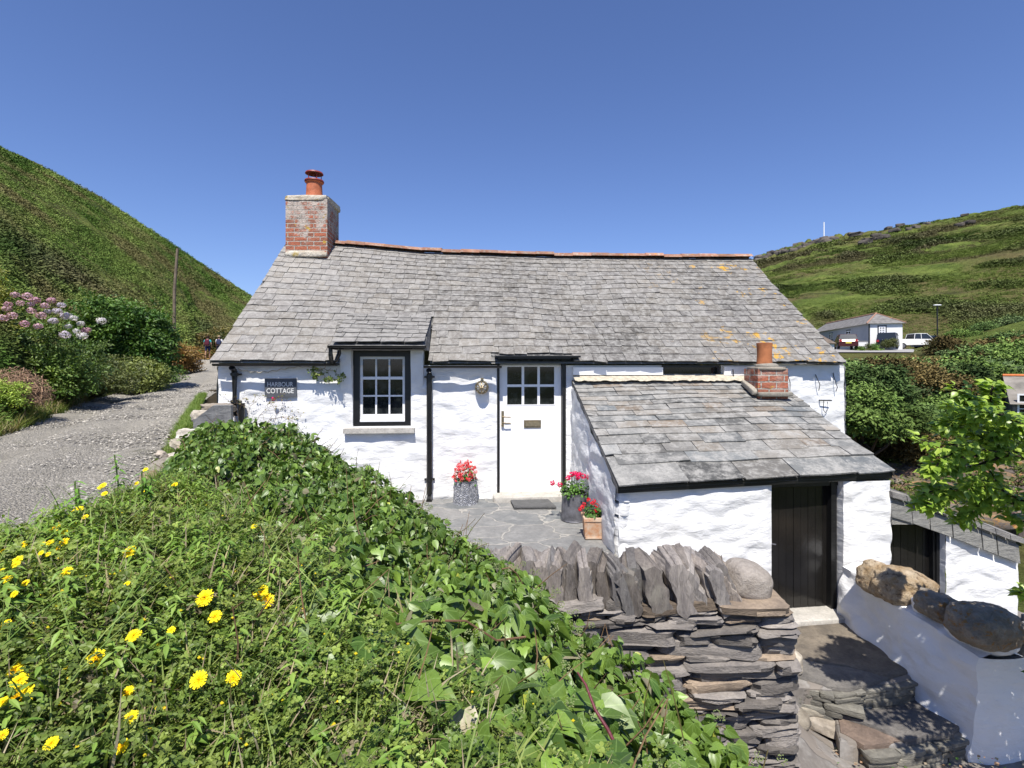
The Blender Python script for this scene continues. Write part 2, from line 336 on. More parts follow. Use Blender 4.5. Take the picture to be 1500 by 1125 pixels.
def wall_grid(mb, pl, a0, a1, z0, z1, openings=(), step=.028, amp=.035, ztop=None, reveal=.14, seed=0, zfreq=9., xfreq=3.6, edge=.07):
    A = [a0, a1]+[o[0] for o in openings]+[o[1] for o in openings]; Z = [z0, z1]+[o[2] for o in openings]+[o[3] for o in openings]
    def sub(L):
        L = sorted(set(round(x, 4) for x in L)); out = []
        for p, q in zip(L[:-1], L[1:]):
            k = max(1, int(math.ceil((q-p)/step))); out += list(np.linspace(p, q, k, endpoint=False))
        return np.array(out+[L[-1]])
    A = sub([x for x in A if a0 <= x <= a1]); Z = sub([x for x in Z if z0 <= x <= z1])
    AA, ZZ = np.meshgrid(A, Z, indexing='ij')
    if ztop is not None:
        zt = ztop(AA); ZZ = z0+(ZZ-z0)/(z1-z0)*(zt-z0)
    q = np.stack([AA*xfreq+seed*7.1, ZZ*zfreq, np.zeros_like(AA)+seed], -1)
    wob = fbm(np.stack([AA*2+seed, ZZ*2, AA*0], -1), 3)
    q2 = q.copy(); q2[..., 1] += wob*3
    n = fbm(q2, 3); rid = 1-np.abs(2*n-1)
    big = fbm(np.stack([AA*1.1+seed*3, ZZ*1.3, AA*0+3], -1), 2)
    med = fbm(np.stack([AA*5+seed*3, ZZ*9, AA*0+9], -1), 2)
    D = amp*(.75*n+.35*rid+.9*(big-.5)+.7*(med-.5))
    for o in openings:
        dx = np.maximum(np.maximum(o[0]-AA, AA-o[1]), 0); dz = np.maximum(np.maximum(o[2]-ZZ, ZZ-o[3]), 0)
        dd = np.sqrt(dx**2+dz**2); D = D*(.35+.65*np.clip(dd/edge, 0, 1))
    G = pl.o+AA[..., None]*pl.d+D[..., None]*pl.n; G[..., 2] = ZZ
    ia = np.arange(G.shape[0]*G.shape[1]).reshape(G.shape[:2])
    f = np.stack([ia[:-1, :-1], ia[1:, :-1], ia[1:, 1:], ia[:-1, 1:]], -1)
    ca = (AA[:-1, :-1]+AA[1:, 1:])/2; cz = (ZZ[:-1, :-1]+ZZ[1:, 1:])/2; keep = np.ones(ca.shape, bool)
    for o in openings: keep &= ~((ca > o[0]) & (ca < o[1]) & (cz > o[2]) & (cz < o[3]))
    if pl.n @ np.cross(pl.d, [0, 0, 1.]) < 0: f = f[..., ::-1]
    mb.add(G.reshape(-1, 3), [f[keep]])
    for o in openings:   # reveals
        for (p, q_) in (((o[0], o[2]), (o[0], o[3])), ((o[1], o[3]), (o[1], o[2])), ((o[0], o[3]), (o[1], o[3])), ((o[1], o[2]), (o[0], o[2]))):
            k = 14; ts = np.linspace(0, 1, k)
            rows = []
            for t in ts:
                aa, zz = lerp(p[0], q_[0], t), lerp(p[1], q_[1], t)
                i = int(np.argmin(abs(A-aa))); j = int(np.argmin(abs(Z-zz))) if ztop is None else int(np.argmin(abs(ZZ[i]-zz)))
                dfr = D[i, j] if (z0 < zz < z1+1e-6) else 0.
                rows.append([pl.pt(aa, zz, dfr), pl.pt(aa, zz, dfr-reveal*.5), pl.pt(aa, zz, -reveal)])
            mb.grid(rows)

def slates(mb, fn, Lu, rows, w0, w1, th, colf, skip=None, gap=.006, jit=.008, seed=1, segf=None):
    """fn(u,v)->points ; rows: v edges ; w0/w1: slate width at the bottom/top"""
    rg = np.random.default_rng(seed); US = []; 
    for i in range(len(rows)-1):
        v0, v1 = rows[i], rows[i+1]; dv = v1-v0; w = lerp(w0, w1, i/(len(rows)-1))/Lu
        for u_end in (segf(v0+dv*.5) if segf else [(0., 1.)]):
            u = u_end[0]-rg.uniform(.1, .9)*w
            while u < u_end[1]:
                ww = w*rg.uniform(.72, 1.35); a, b = max(u, u_end[0]), min(u+ww, u_end[1]); u += ww
                if (b-a) < w*.2: continue
                if skip is not None and skip((a+b)/2, v0+dv*.3): continue
                US.append((a, b, v0, v1, dv))
    US = np.array(US); n = len(US); a, b, v0, v1, dv = US.T; g = gap/Lu/2
    j = lambda s_: rg.normal(0, s_, n)
    sk = j(jit*.5/Lu)
    U = np.stack([a+g, (a+b)/2, b-g, a+g+sk, (a+b)/2+sk, b-g+sk], 1)
    lowj = j(.05)
    V = np.stack([v0+dv*(lowj+j(.03)), v0+dv*(lowj+j(.02)), v0+dv*(lowj+j(.03)), v1+dv*.5, v1+dv*.5, v1+dv*.5], 1)
    V = np.clip(V, -.1, 1.0)
    e = 1e-3
    p = fn(U, V); nu = fn(U+e, V)-fn(U-e, V); nv = fn(U, V+e)-fn(U, V-e) ; nn = np.cross(nu, nv); nn /= np.linalg.norm(nn, axis=-1, keepdims=True)
    nn *= np.sign(nn[..., 2:3])
    tilt = j(.25); H = np.stack([1.8+tilt+j(.15), 1.8+j(.1), 1.8-tilt+j(.15), j(.0)*0, j(.0), j(.0)], 1)*th
    thk = th*rg.uniform(.75, 1.25, n)[:, None]
    und = p+nn*H[..., None]; top = p+nn*(H+thk)[..., None]
    VV = np.concatenate([top, und], 1)  # 12 verts: top 0..5 (low 0,1,2 up 3,4,5), under 6..11
    k = 12; fq = np.array([[0, 1, 4, 3], [1, 2, 5, 4], [6, 7, 1, 0], [7, 8, 2, 1], [6, 0, 3, 9], [2, 8, 11, 5]])
    C = colf(U.mean(1), V.mean(1), rg, n)
    Fs = (fq[None]+(np.arange(n)*k)[:, None, None]).reshape(-1, 4)
    mb.add(VV.reshape(-1, 3), [Fs], np.repeat(C, k, 0))

def rock(mb, c, size, M=None, seed=0, amp=.16, n=10, freq=1.6, sq=.55, C=None, layer=1.):
    """superellipsoid with noise"""
    th = np.linspace(-math.pi/2, math.pi/2, n+1); ph = np.linspace(0, 2*math.pi, 2*n, endpoint=False)
    T, Ph = np.meshgrid(th, ph, indexing='ij'); sg = lambda x, e: np.sign(x)*np.abs(x)**e
    D = np.stack([sg(np.cos(T), sq)*sg(np.cos(Ph), sq), sg(np.cos(T), sq)*sg(np.sin(Ph), sq), sg(np.sin(T), sq)], -1)
    nz = fbm(D*freq*np.array([1, 1, layer])+seed*13.7, 4)-.5
    D = D*(1+amp*2*nz[..., None]); D = D*np.asarray(size)/2
    if M is not None: D = D @ np.asarray(M).T
    D = D+np.asarray(c)
    m = 2*n; i = np.arange((n+1)*m).reshape(n+1, m); j = np.roll(i, -1, 1)
    f = np.stack([i[:-1], j[:-1], j[1:], i[1:]], -1).reshape(-1, 4)
    mb.add(D.reshape(-1, 3), [f], C)

# ================================================================ terrain
# left road edges (plan) : Y -> X, and height of the road
RL = np.array([[.5, -3.0], [2.5, -4.6], [5, -6.1], [7.4, -7.35], [12.7, -10.4], [17.8, -12.4], [27, -17.1], [39, -23.9], [60, -37]])
RR = np.array([[.3, -1.75], [1.5, -1.95], [2.5, -2.3], [3.4, -2.75], [4.3, -3.1], [5.5, -3.75], [7.3, -4.75], [12.7, -7.7], [17.8, -9.9], [27, -14.5], [39, -20.5], [60, -33]])
def road_z(Y): return interp(Y, [0, 3, 5, 7, 10, 15, 20, 30, 39, 50, 70], [-1.2, -1.15, -1.08, -.98, -.9, -.75, -.5, 0., .42, .5, .3])
def roadL(Y): return interp(Y, RL[:, 0], RL[:, 1])
def roadR(Y): return interp(Y, RR[:, 0], RR[:, 1])
# left hill by azimuth
cpx = [-1400, -900, -400, 0, 75, 150, 250, 365, 450, 560, 700, 900]; cpy = [-560, -300, -10, 215, 250, 290, 355, 432, 485, 548, 600, 640]; cY = [34, 40, 50, 60, 66, 74, 90, 110, 122, 140, 150, 160]
def edgeY(px): return interp(px, [-1400, -900, -500, 0, 130, 220, 270, 285, 330, 450, 900], [2.6, 4.0, 5.4, 7.4, 12.7, 17.8, 27, 39, 42, 44, 46])
def left_pt(px, t):
    """t 0 at the road's edge ... 1 at the crest"""
    px = np.asarray(px, float); t = np.asarray(t, float)
    Y0 = edgeY(px); Y1 = interp(px, cpx, cY); z0 = road_z(Y0)-.02; z1 = (HZ-interp(px, cpx, cpy))/F*Y1
    tt = t**1.6; Y = Y0+(Y1-Y0)*tt
    bank = .85*(1-np.exp(-(Y-Y0)/1.0))*interp(px, [-400, 300, 330], [1, .6, 0.])
    lin = (Y-Y0)/(Y1-Y0)
    z = z0+bank+(z1-z0-bank)*(lin**interp(px, [0, 200, 300], [1.0, 1.08, 1.15]))
    return np.stack([(px-750)/F*Y, Y, z], -1)
def left_find(px, py):
    t = np.linspace(0.001, 1, 1500); p = left_pt(np.full_like(t, px), t); y = HZ-F*p[:, 2]/p[:, 1]
    return p[int(np.argmin(abs(y-py)))]
# right side by azimuth
rpx = [760, 900, 1050, 1110, 1150, 1200, 1300, 1400, 1500, 1750, 2300]; rpy = [470, 440, 400, 379, 367, 352, 336, 318, 300, 262, 220]; rY = [260, 250, 240, 230, 220, 210, 190, 172, 156, 130, 100]
def right_pt(px, t):
    px = np.asarray(px, float); t = np.asarray(t, float)
    Y1 = interp(px, rpx, rY); z1 = (HZ-interp(px, rpx, rpy))/F*Y1
    Y = 9+(Y1-9)*t**1.7
    near = interp(Y, [9, 14, 18, 22, 26, 34, 45, 53, 64], [-6.2, -5.6, -4.9, -4.1, -2.9, -1.2, .5, 1.45, 1.9])
    up = interp(px, [1330, 1500, 1800], [0, 3.2, 6])*np.clip((Y-30)/25, 0, 1)
    near = near+up; zb = 1.9+up
    far = zb+(z1-zb)*np.clip((Y-64)/(Y1-64), 0, 1)**1.05
    z = np.where(Y < 64, near, far)
    return np.stack([(px-750)/F*Y, Y, z], -1)
def right_find(px, py):
    t = np.linspace(0.001, 1, 2500); p = right_pt(np.full_like(t, px), t); y = HZ-F*p[:, 2]/p[:, 1]
    return p[int(np.argmin(abs(y-py)))]

def build_terrain():
    mb = MB(); g = np.linspace(-1, 1, 60); gx, gy = np.meshgrid(np.sign(g)*abs(g)**2*700, np.sign(g)*abs(g)**2*700+60, indexing='ij')
    mb.grid(np.stack([gx, gy, np.full_like(gx, -6.5)], -1), (.8, .8, .8)); struct(mb.build('ground', MAT['hillside']))
    # left hill
    a = np.concatenate([np.linspace(-1400, -20, 60), np.linspace(0, 620, 330), np.linspace(640, 900, 20)]); t = np.concatenate([np.linspace(0, 1, 260)])
    A, T = np.meshgrid(a, t, indexing='ij'); G = left_pt(A, T)
    dist = G[..., 1:2]; fade = np.clip((T[..., None])*6, 0, 1)
    n = fbm(G*np.array([.22, .22, .35]), 5)-.5; n2 = fbm(G*np.array([1.1, 1.1, 1.4])+5, 4)-.5
    amp = np.clip(dist[..., 0]*.022, .1, 2.2)
    crest = np.where(T > .93, .45, 1.)
    G[..., 2] += (n*amp*1.1+n2*amp*.5)*fade[..., 0]*crest
    back = G[:, -1:, :]+np.array([[[0, 25., -14]]]); back2 = back+np.array([[[0, 60, -50.]]])
    G = np.concatenate([G, back, back2], 1)
    mb = MB(); mb.grid(G); struct(mb.build('hill', MAT['hillside'], smooth=True))
    # right hill
    a = np.concatenate([np.linspace(760, 1080, 40), np.linspace(1085, 1520, 330), np.linspace(1540, 2300, 50)]); t = np.linspace(0, 1, 300)
    A, T = np.meshgrid(a, t, indexing='ij'); G = right_pt(A, T)
    n = fbm(G*np.array([.07, .07, .2]), 5)-.5; n2 = fbm(G*np.array([.5, .5, .8])+5, 4)-.5; amp = np.clip((G[..., 1]-62)*.028, 0.0, 3.0); flat = np.where(G[..., 1] < 48, .5, 0)
    k = np.clip(T*30-28.5, 0, 1)
    G[..., 2] += n*(amp*1.6)*(1-.6*k)+n2*(amp*.6+flat)
    # rocky outcrops at the crest's left end
    rk = (fbm(G*.22+9, 4)); rr = np.clip((rk-.52)*9, 0, 1)*np.clip((T-.9)*14, 0, 1)*np.clip((1330-A)/120, 0, 1); G[..., 2] += rr*1.9
    back = G[:, -1:, :]+np.array([[[0, 25., -10]]]); back2 = back+np.array([[[0, 60, -50.]]]); G = np.concatenate([G, back, back2], 1)
    rr = np.concatenate([rr, rr[:, -1:]*0, rr[:, -1:]*0], 1)
    mb = MB(); mb.grid(G); struct(mb.build('hillside', MAT['hillside'], smooth=True))
    # road
    ys = np.concatenate([np.arange(-1, 9, .05), np.arange(9, 48, .3)]); ts = np.linspace(-.08, 1.08, 60)
    Y, T = np.meshgrid(ys, ts, indexing='ij'); X = roadL(Y)+(roadR(Y)-roadL(Y))*T
    Z = road_z(Y)+.05*np.sin(np.clip(T, 0, 1)*math.pi)-.06*np.exp(-((T-.3)/.1)**2)-.05*np.exp(-((T-.72)/.1)**2)+(fbm(np.stack([X*1.5, Y*1.5, X*0], -1), 4)-.5)*.07+(fbm(np.stack([X*14, Y*14, X*0], -1), 3)-.5)*.02
    mb = MB(); mb.grid(np.stack([X, Y, Z], -1)); struct(mb.build('road', MAT['gravel_road'], smooth=True))
    # pebbles lying on it
    mb = MB(); t8 = np.array([[1, 0, 0], [-1, 0, 0], [0, 1, 0], [0, -1, 0], [0, 0, .7], [0, 0, -.7]], float)
    tf = np.array([[0, 2, 4], [2, 1, 4], [1, 3, 4], [3, 0, 4], [2, 0, 5], [1, 2, 5], [3, 1, 5], [0, 3, 5]]); n = 42000
    yy = 1.2+rnd(n)**1.7*16; tt = rnd(n, -.02, 1.03); xx = roadL(yy)+(roadR(yy)-roadL(yy))*tt
    zz = road_z(yy)+.05*np.sin(np.clip(tt, 0, 1)*math.pi)-.06*np.exp(-((tt-.3)/.1)**2)-.05*np.exp(-((tt-.72)/.1)**2)+.0
    s = (.005+.014*rnd(n)**3)*(1+yy*.06); Mx = basis(rvec(n)*np.array([1, 1, .2]), np.array([[0, 0, 1.]])+rvec(n)*.3, np.stack([s, s*rnd(n, .6, 1.), s*rnd(n, .4, .8)], 1))
    b = rnd(n)[:, None]; mb.scatter((t8, [tf], np.zeros((6, 2)), np.ones(6)), Mx, np.stack([xx, yy, zz], 1), .8+2.0*b**2*np.array([[1, .97, .88]]))
    tag(mb.build('gravel', MAT['gravel_stone']), 'loose pale gravel scattered on the track', 'gravel', kind='stuff')
    # verge: from the road's right edge down to hedge and cottage
    ys = np.arange(-1, 40, .1); VX = interp(ys, [-1, 1.4, 3, 4.2, 5.5, 6.6, 7.4, 12, 40], [-1.0, -1.1, -1.6, -2.2, -2.6, -3.5, -3.7, -4.6, -12]); vz = interp(ys, [-1, 2, 4.2, 6.6, 7.5, 40], [-1., -1., -1.05, -1.15, -1.2, -1.2])
    ts = np.linspace(0, 1, 24); Y, T = np.meshgrid(ys, ts, indexing='ij'); x0 = roadR(Y)-.1
    X = x0+(VX[:, None]-x0)*T; Z = road_z(Y)-.02+(vz[:, None]-road_z(Y))*T+.12*np.sin(np.clip(T*1.6, 0, 1)*math.pi)+(fbm(np.stack([X*3, Y*3, X*0], -1), 4)-.5)*.12
    mb = MB(); mb.grid(np.stack([X, Y, Z], -1)); o = mb.build('verge', MAT['soil'], smooth=True); struct(o)
    # terrace with the car park
    mb = MB(); q = []
    for px in np.linspace(1150, 1372, 24):
        k = (px-750)/F; q.append([[k*Y, Y, interp(Y, [50, 53, 66], [1.15, 1.55, 2.02])+.06] for Y in np.linspace(50.5, 64, 12)])
    mb.grid(np.array(q)); struct(mb.build('car_park', MAT['tarmac'], smooth=True))

# ================================================================ cottage
PM = Plane((-3.9, 6.92), (4.9, 7.67), (0, -1))       # main front wall
def roof_E(u): return lerp(np.array([-3.93, 6.75, .045]), np.array([4.83, 7.5, .035]), u[..., None])
def roof_Rg(u):
    p = lerp(np.array([-4.13, 9.54, 0]), np.array([4.65, 10.1, 0]), u[..., None]); p[..., 2] = interp(p[..., 0], [-4.2, -3.4, -1.66, .64, 2.6, 4.7], [2.29, 2.24, 2.10, 2.05, 2.05, 2.07]); return p
def roof_pt(u, v):
    u = np.asarray(u, float); v = np.asarray(v, float); p = roof_E(u)+(roof_Rg(u)-roof_E(u))*v[..., None]
    b = fbm(np.stack([u*7, v*3, u*0], -1), 2)-.5; p[..., 2] += b*.09*np.sin(np.clip(v, 0, 1)*math.pi)-.03*np.sin(np.clip(v, 0, 1)*math.pi)
    return p
def u_of(px): # px at the eave
    a, _ = Plane((-3.93, 6.75), (4.83, 7.5), (0, -1)).hit(px); return a/math.hypot(8.76, .75)
def bars(pl, mb, a0, a1, z0, z1, nx, nz, w, wf, d0, d1):
    """sash frame with glazing bars"""
    pl.box(mb, a0, a0+wf, z0, z1, d0, d1); pl.box(mb, a1-wf, a1, z0, z1, d0, d1)
    pl.box(mb, a0+wf, a1-wf, z1-wf, z1, d0, d1-.001); pl.box(mb, a0+wf, a1-wf, z0, z0+wf, d0, d1-.001)
    for i in range(1, nx):
        c = lerp(a0+wf, a1-wf, i/nx); pl.box(mb, c-w/2, c+w/2, z0+wf, z1-wf, d0+.002, d1-.004)
    for i in range(1, nz):
        c = lerp(z0+wf, z1-wf, i/nz); pl.box(mb, a0+wf, a1-wf, c-w/2, c+w/2, d0+.003, d1-.006)

def build_cottage():
    root = empty('cottage', PM.pt(4, -1.85), 'whitewashed stone cottage with a grey slate roof and white stable-style front door', 'cottage')
    W = lambda px, py: PM.hit(px, py)
    wx0, wz1 = W(517, 511); wx1, wz0 = W(602, 624); dx0, dz1 = W(728, 523); dx1, dz0 = W(829, 719)
    sx0, sz1 = W(969, 534); sx1, sz0 = W(1056, 553)
    mb = MB()
    top = .42
    wall_grid(mb, PM, 0, PM.len, -2.1, .0, [(wx0, wx1, wz0, .0), (dx0, dx1, -1.86, .0), (sx0, sx1, sz0, -.001)], amp=.04, seed=2)
    # raised bit beside the window, under the catslide roof
    a0, _ = W(500, 540); a1, _ = W(621, 540)
    for p, q in ((a0, wx0), (wx1, a1)): 
        wall_grid(mb, PM, p, q, 0., .22, amp=.03, seed=4)
    # pilaster left of window
    for (p, q, zlo) in ((a0, wx0-.001, -.55), (wx1+.001, a1, -.45)):
        G = []
        for t in np.linspace(0, 1, 24):
            z = lerp(.215, zlo, t); o = lerp(.11, .0, t**1.4); n_ = [(fbm(np.array([[s*5, z*9, 2.]]), 3)[0]-.5)*.03 for s in (0, .3, .6, 1.)]
            G.append([PM.pt(p, z, -.02), PM.pt(p+.004, z, o+n_[0]), PM.pt(lerp(p, q, .35), z, o+n_[1]+.01), PM.pt(lerp(p, q, .7), z, o+n_[2]+.01), PM.pt(q-.004, z, o+n_[3]), PM.pt(q, z, -.1)])
        mb.grid(G)
    # gable ends and back
    Lb = np.array([-4.27, 12.0]); Rb = np.array([4.55, 12.6])
    def gable(pf, pb, out, zr):
        g = Plane(pf, pb, out); n = 30; L = g.len
        zt = lambda a: np.where(a < L*.5, lerp(-.03, zr-.12, a/(L*.5)), lerp(zr-.12, -.1, (a-L*.5)/(L*.5)))
        wall_grid(mb, g, 0, L, -2.1, 0., ztop=zt, step=.08, amp=.05, seed=3)
    gable((-3.9, 6.92), Lb, (-1, 0), 2.2); gable((4.9, 7.67), Rb, (1, 0), 2.0)
    pb = Plane(Lb, Rb, (0, 1)); wall_grid(mb, pb, 0, pb.len, -2.1, 0., step=.2, amp=.03)
    mb.build('wall', MAT['whitewash'], root, sharp=50)
    # ------- roof
    mb = MB(); rows = [0.]; k = 20; ws = [lerp(1.15, .82, i/(k-1)) for i in range(k)]; 
    for w in ws: rows.append(rows[-1]+w/sum(ws))
    uw0, uw1 = u_of(492), u_of(626); ud0, ud1 = u_of(734), u_of(835)
    def segf(v): return [(0., uw0-.001), (uw1+.001, 1.)] if v < .315 else [(0., 1.)]
    def skip(u, v):
        if ud0 < u < ud1 and v < .03: return True
        p = roof_pt(np.array(u), np.array(v)); px = 750+F*p[0]/p[1]; 
        return px < 470 and v > .90 and p[0] < -3.2
    def colf(U, V, rg, n):
        p = roof_pt(U, V); big = fbm(np.stack([p[:, 0]*.55, p[:, 1]*.9, p[:, 0]*0], -1), 4); k_ = .142+.13*(big-.35)+rg.normal(0, .019, n)
        k_ += .05*np.clip((-1.6-p[:, 0])/2, 0, 1)*(1-V*.5)  # paler, cleaner slates toward the left end
        k_ -= .02*np.clip(1-abs(p[:, 0]-.9)/3, 0, 1)
        t = rg.uniform(0, 1, n)[:, None]; return np.clip(k_, .05, .5)[:, None]*(np.array([[1.04, .985, .93]])*(1-t)+np.array([[1.10, 1.0, .86]])*t)
    slates(mb, roof_pt, 8.8, rows, .25, .16, .009, colf, skip, seed=5, gap=.005, jit=.004, segf=segf)
    # catslide over the window
    pe0 = np.array([*PM.pt(W(493, 505)[0], 0, .34)[:2], .255]); pe1 = np.array([*PM.pt(W(625, 505)[0], 0, .34)[:2], .255])
    pt0 = roof_pt(np.array(uw0-.003), np.array(.335)); pt1 = roof_pt(np.array(uw1+.002), np.array(.335))
    pt1[0] = pe1[0]-.075; pt0[0] = pe0[0]-.10
    def cat(u, v):
        u = np.asarray(u, float)[..., None]; v = np.asarray(v, float)[..., None]; return lerp(lerp(pe0, pe1, u), lerp(pt0, pt1, u), v)+np.array([0, 0, .03])
    def colf2(U, V, rg, n): return np.clip(.19+rg.normal(0, .025, n), .05, .5)[:, None]*np.array([[1.05, 1, .93]])
    slates(mb, cat, 1.2, np.linspace(0, 1, 8), .26, .2, .010, colf2, seed=9)
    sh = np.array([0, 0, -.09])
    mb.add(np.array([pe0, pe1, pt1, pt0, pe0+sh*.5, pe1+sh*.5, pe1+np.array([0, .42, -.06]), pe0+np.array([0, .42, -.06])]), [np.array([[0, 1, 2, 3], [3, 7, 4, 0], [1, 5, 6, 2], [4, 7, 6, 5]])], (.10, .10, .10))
    # underlay
    U, V = np.meshgrid(np.linspace(0, 1, 60), np.linspace(0.01, 1, 20), indexing='ij'); G = roof_pt(U, V); G[..., 2] -= .004
    keep_u = mb.n
    i = np.arange(1200).reshape(60, 20); f = np.stack([i[:-1, :-1], i[1:, :-1], i[1:, 1:], i[:-1, 1:]], -1)
    cu = (U[:-1, :-1]+U[1:, 1:])/2; cv = (V[:-1, :-1]+V[1:, 1:])/2; m_ = ~((cu > uw0+.008) & (cu < uw1-.004) & (cv < .28))
    mb.add(G.reshape(-1, 3), [f[m_]], (.06, .06, .06)); G2 = G-np.array([0, 0, .03]); mb.add(G2.reshape(-1, 3), [f[m_]], (.3, .3, .3))
    for uu in (0., 1.):   # verge edges
        vv = np.linspace(0, 1, 30); e = roof_pt(np.full(30, uu), vv); mb.grid(np.stack([e+[0, 0, .004], e-[0, 0, .035]], 1), (.35, .33, .3))
    # back slope
    Rg = roof_Rg(np.linspace(0, 1, 30)); Bk = Rg+np.array([0, 3.0, -2.4]); mb.grid(np.stack([Rg, Bk], 0), (.15, .15, .15)); mb.grid(np.stack([Rg-[0, 0, .07], Bk-[0, 0, .07]], 0), (.15, .15, .15))
    roof = mb.build('roof', MAT['slate_roof'], root)
    # ridge tiles
    mb = MB(); us = np.linspace(.082, 1.0, 24)
    for i in range(len(us)-1):
        a, b = roof_Rg(np.array([us[i], us[i+1]])); rr = .09+.006*(i % 2)
        pts = []
        for q, e in ((a, 0), (b, 0)):
            row = []
            for w in np.linspace(-1.15, 1.15, 9): row.append(q+np.array([0, math.sin(w)*rr*1.35, math.cos(w)*rr*1.25-.03+.006*(i % 3)+.008*math.sin(w*7+i)]))
            pts.append(row)
        c = .60+.45*random.random(); mb.grid(pts, (c, c*1.0, c*.98)); mb.grid([[p for p in pts[0]], [p+np.array([0, 0, -.03]) for p in pts[0]]], (c, c, c))
        mb.grid([[p for p in pts[1]], [p+np.array([0, 0, -.03]) for p in pts[1]]], (c*.6, c*.6, c*.6))
    mb.build('ridge_tiles', MAT['ridge_clay'], roof, sharp=40)
    # chimney
    ch = MB(); cx0, cx1 = -3.985, -3.25; cy0, cy1 = 9.13, 9.88; dx = -.05
    def stack(mb, x0, x1, y0, y1, z0, z1, tint=1., k=14, amp=.02):
        # four faces with uv in metres
        for (p, q) in (((x0, y0), (x1, y0)), ((x1, y0), (x1+dx, y1)), ((x1+dx, y1), (x0+dx, y1)), ((x0+dx, y1), (x0, y0))):
            L = math.hypot(q[0]-p[0], q[1]-p[1]); s_ = np.linspace(0, 1, k); z_ = np.linspace(z0, z1, k*2); S_, Z_ = np.meshgrid(s_, z_, indexing='ij')
            nrm = np.array([q[1]-p[1], -(q[0]-p[0]), 0])/L
            G = np.stack([lerp(p[0], q[0], S_), lerp(p[1], q[1], S_), Z_], -1); e = np.sin(np.clip(S_, 0, 1)*math.pi)**.3
            G += nrm*((fbm(G*9, 3)-.5)*amp*2*e)[..., None]
            mb.grid(G, (tint, tint, tint), U=np.stack([S_*L+p[0]*.7, Z_], -1).reshape(-1, 2))
    stack(ch, cx0, cx1, cy0, cy1, 1.7, 2.93)
    chim = ch.build('chimney', MAT['brick'], root, sharp=60)
    cp = MB(); rock(cp, ((cx0+cx1)/2+dx/2+.01, (cy0+cy1)/2, 2.95), (.765, .79, .10), seed=4, amp=.09, n=16, freq=4, sq=.22); cp.build('chimney_cap', MAT['lichen_cap'], chim, sharp=50); cp = MB(); rock(cp, ((cx0+cx1)/2+dx/2, (cy0+cy1)/2, 3.01), (.5, .5, .10), seed=7, amp=.06, n=10, freq=2, sq=.6)
    cp.build('flaunching', MAT['lichen_cap'], chim, sharp=50); cp = MB()
    rock(cp, ((cx0+cx1)/2, cy0-.02, 1.95), (.74, .10, .11), seed=9, amp=.12, n=10, freq=3, sq=.4)
    cp.build('mortar_fillet', MAT['lichen_cap'], chim, sharp=50)
    c = (-3.62+.0, 9.5, 0); pt = MB(); pt.lathe([(.15, 3.05), (.14, 3.2), (.135, 3.33), (.16, 3.335), (.16, 3.375), (.13, 3.38), (.12, 3.2)], c, 24); pt.build('chimney_pot', MAT['pot_red'], chim, sharp=40)
    cw = MB(); cw.lathe([(.0, 3.56), (.15, 3.525), (.16, 3.50), (.15, 3.505), (0, 3.53)], c, 24)
    for k in range(5):
        w = 2*math.pi*k/5+.4; cw.tube([(c[0]+.12*math.cos(w), c[1]+.12*math.sin(w), 3.37), (c[0]+.12*math.cos(w), c[1]+.12*math.sin(w), 3.52)], .007, 6)
    cw.lathe([(.165, 3.345), (.172, 3.36), (.165, 3.38)], c, 24); cw.build('chimney_cowl', MAT['red_metal'], chim, sharp=40)
    # ------- window
    fr = MB(); fw0, fz1 = W(517, 513); fw1, fz0 = W(602, 623); bw = .085
    for (a0_, a1_, z0_, z1_) in ((fw0, fw0+bw, fz0, fz1), (fw1-bw, fw1, fz0, fz1), (fw0+bw, fw1-bw, fz1-bw, fz1), (fw0+bw, fw1-bw, fz0, fz0+.05)):
        PM.box(fr, a0_, a1_, z0_, z1_, -.13, -.02 if z1_ != fz1 or a0_ > fw0+.01 else -.018)
    PM.box(fr, fw0-.02, fw1+.02, fz1, fz1+.05, -.1, .0)
    win = fr.build('window', MAT['black_paint'], root)
    sa = MB(); s0, z1_ = W(527, 521); s1, z0_ = W(594, 618)
    s0 = fw0+bw; s1 = fw1-bw; z1s = fz1-bw; z0s = fz0+.05
    zm = z0s+.065; bars(PM, sa, s0, s1, zm, z1s, 3, 3, .022, .035, -.10, -.05); PM.box(sa, s0, s1, z0s, zm, -.10, -.048); PM.box(sa, s0, s1, z0s-.0, z0s+.02, -.048, -.03)
    zz = lerp(zm, z1s, .64); PM.box(sa, s0+.003, s1-.003, zz-.017, zz+.017, -.098, -.04)
    sa.build('sash', MAT['white_paint'], win)
    gl = MB(); PM.box(gl, s0+.01, s1-.01, z0s+.03, z1s-.01, -.088, -.08); gl.build('glass', MAT['glass'], win)
    cu = MB()
    si = MB(); a_, b_ = W(505, 630)[0], W(608, 630)[0]; z_ = W(550, 626)[1]; PM.box(si, a_, b_, z_-.07, z_-.004, -.1, .10); si.build('sill', MAT['concrete'], win)
    # small attic strip window over the outhouse
    fr = MB(); A0, Z1 = W(969, 535); A1, Z0 = W(1052, 552)
    for (a0_, a1_, z0_, z1_) in ((A0, A0+.03, Z0, Z1), (A1-.03, A1, Z0, Z1), (A0+.03, A1-.03, Z1-.03, Z1), (A0+.03, A1-.03, Z0, Z0+.03)): PM.box(fr, a0_, a1_, z0_, z1_, -.08, .035)
    w2 = fr.build('window', MAT['black_paint'], root); w2['label'] = 'low black framed window strip under the eave'
    gl = MB(); PM.box(gl, A0+.02, A1-.02, Z0+.01, Z1-.01, -.05, -.02); gl.build('glass', MAT['glass'], w2)
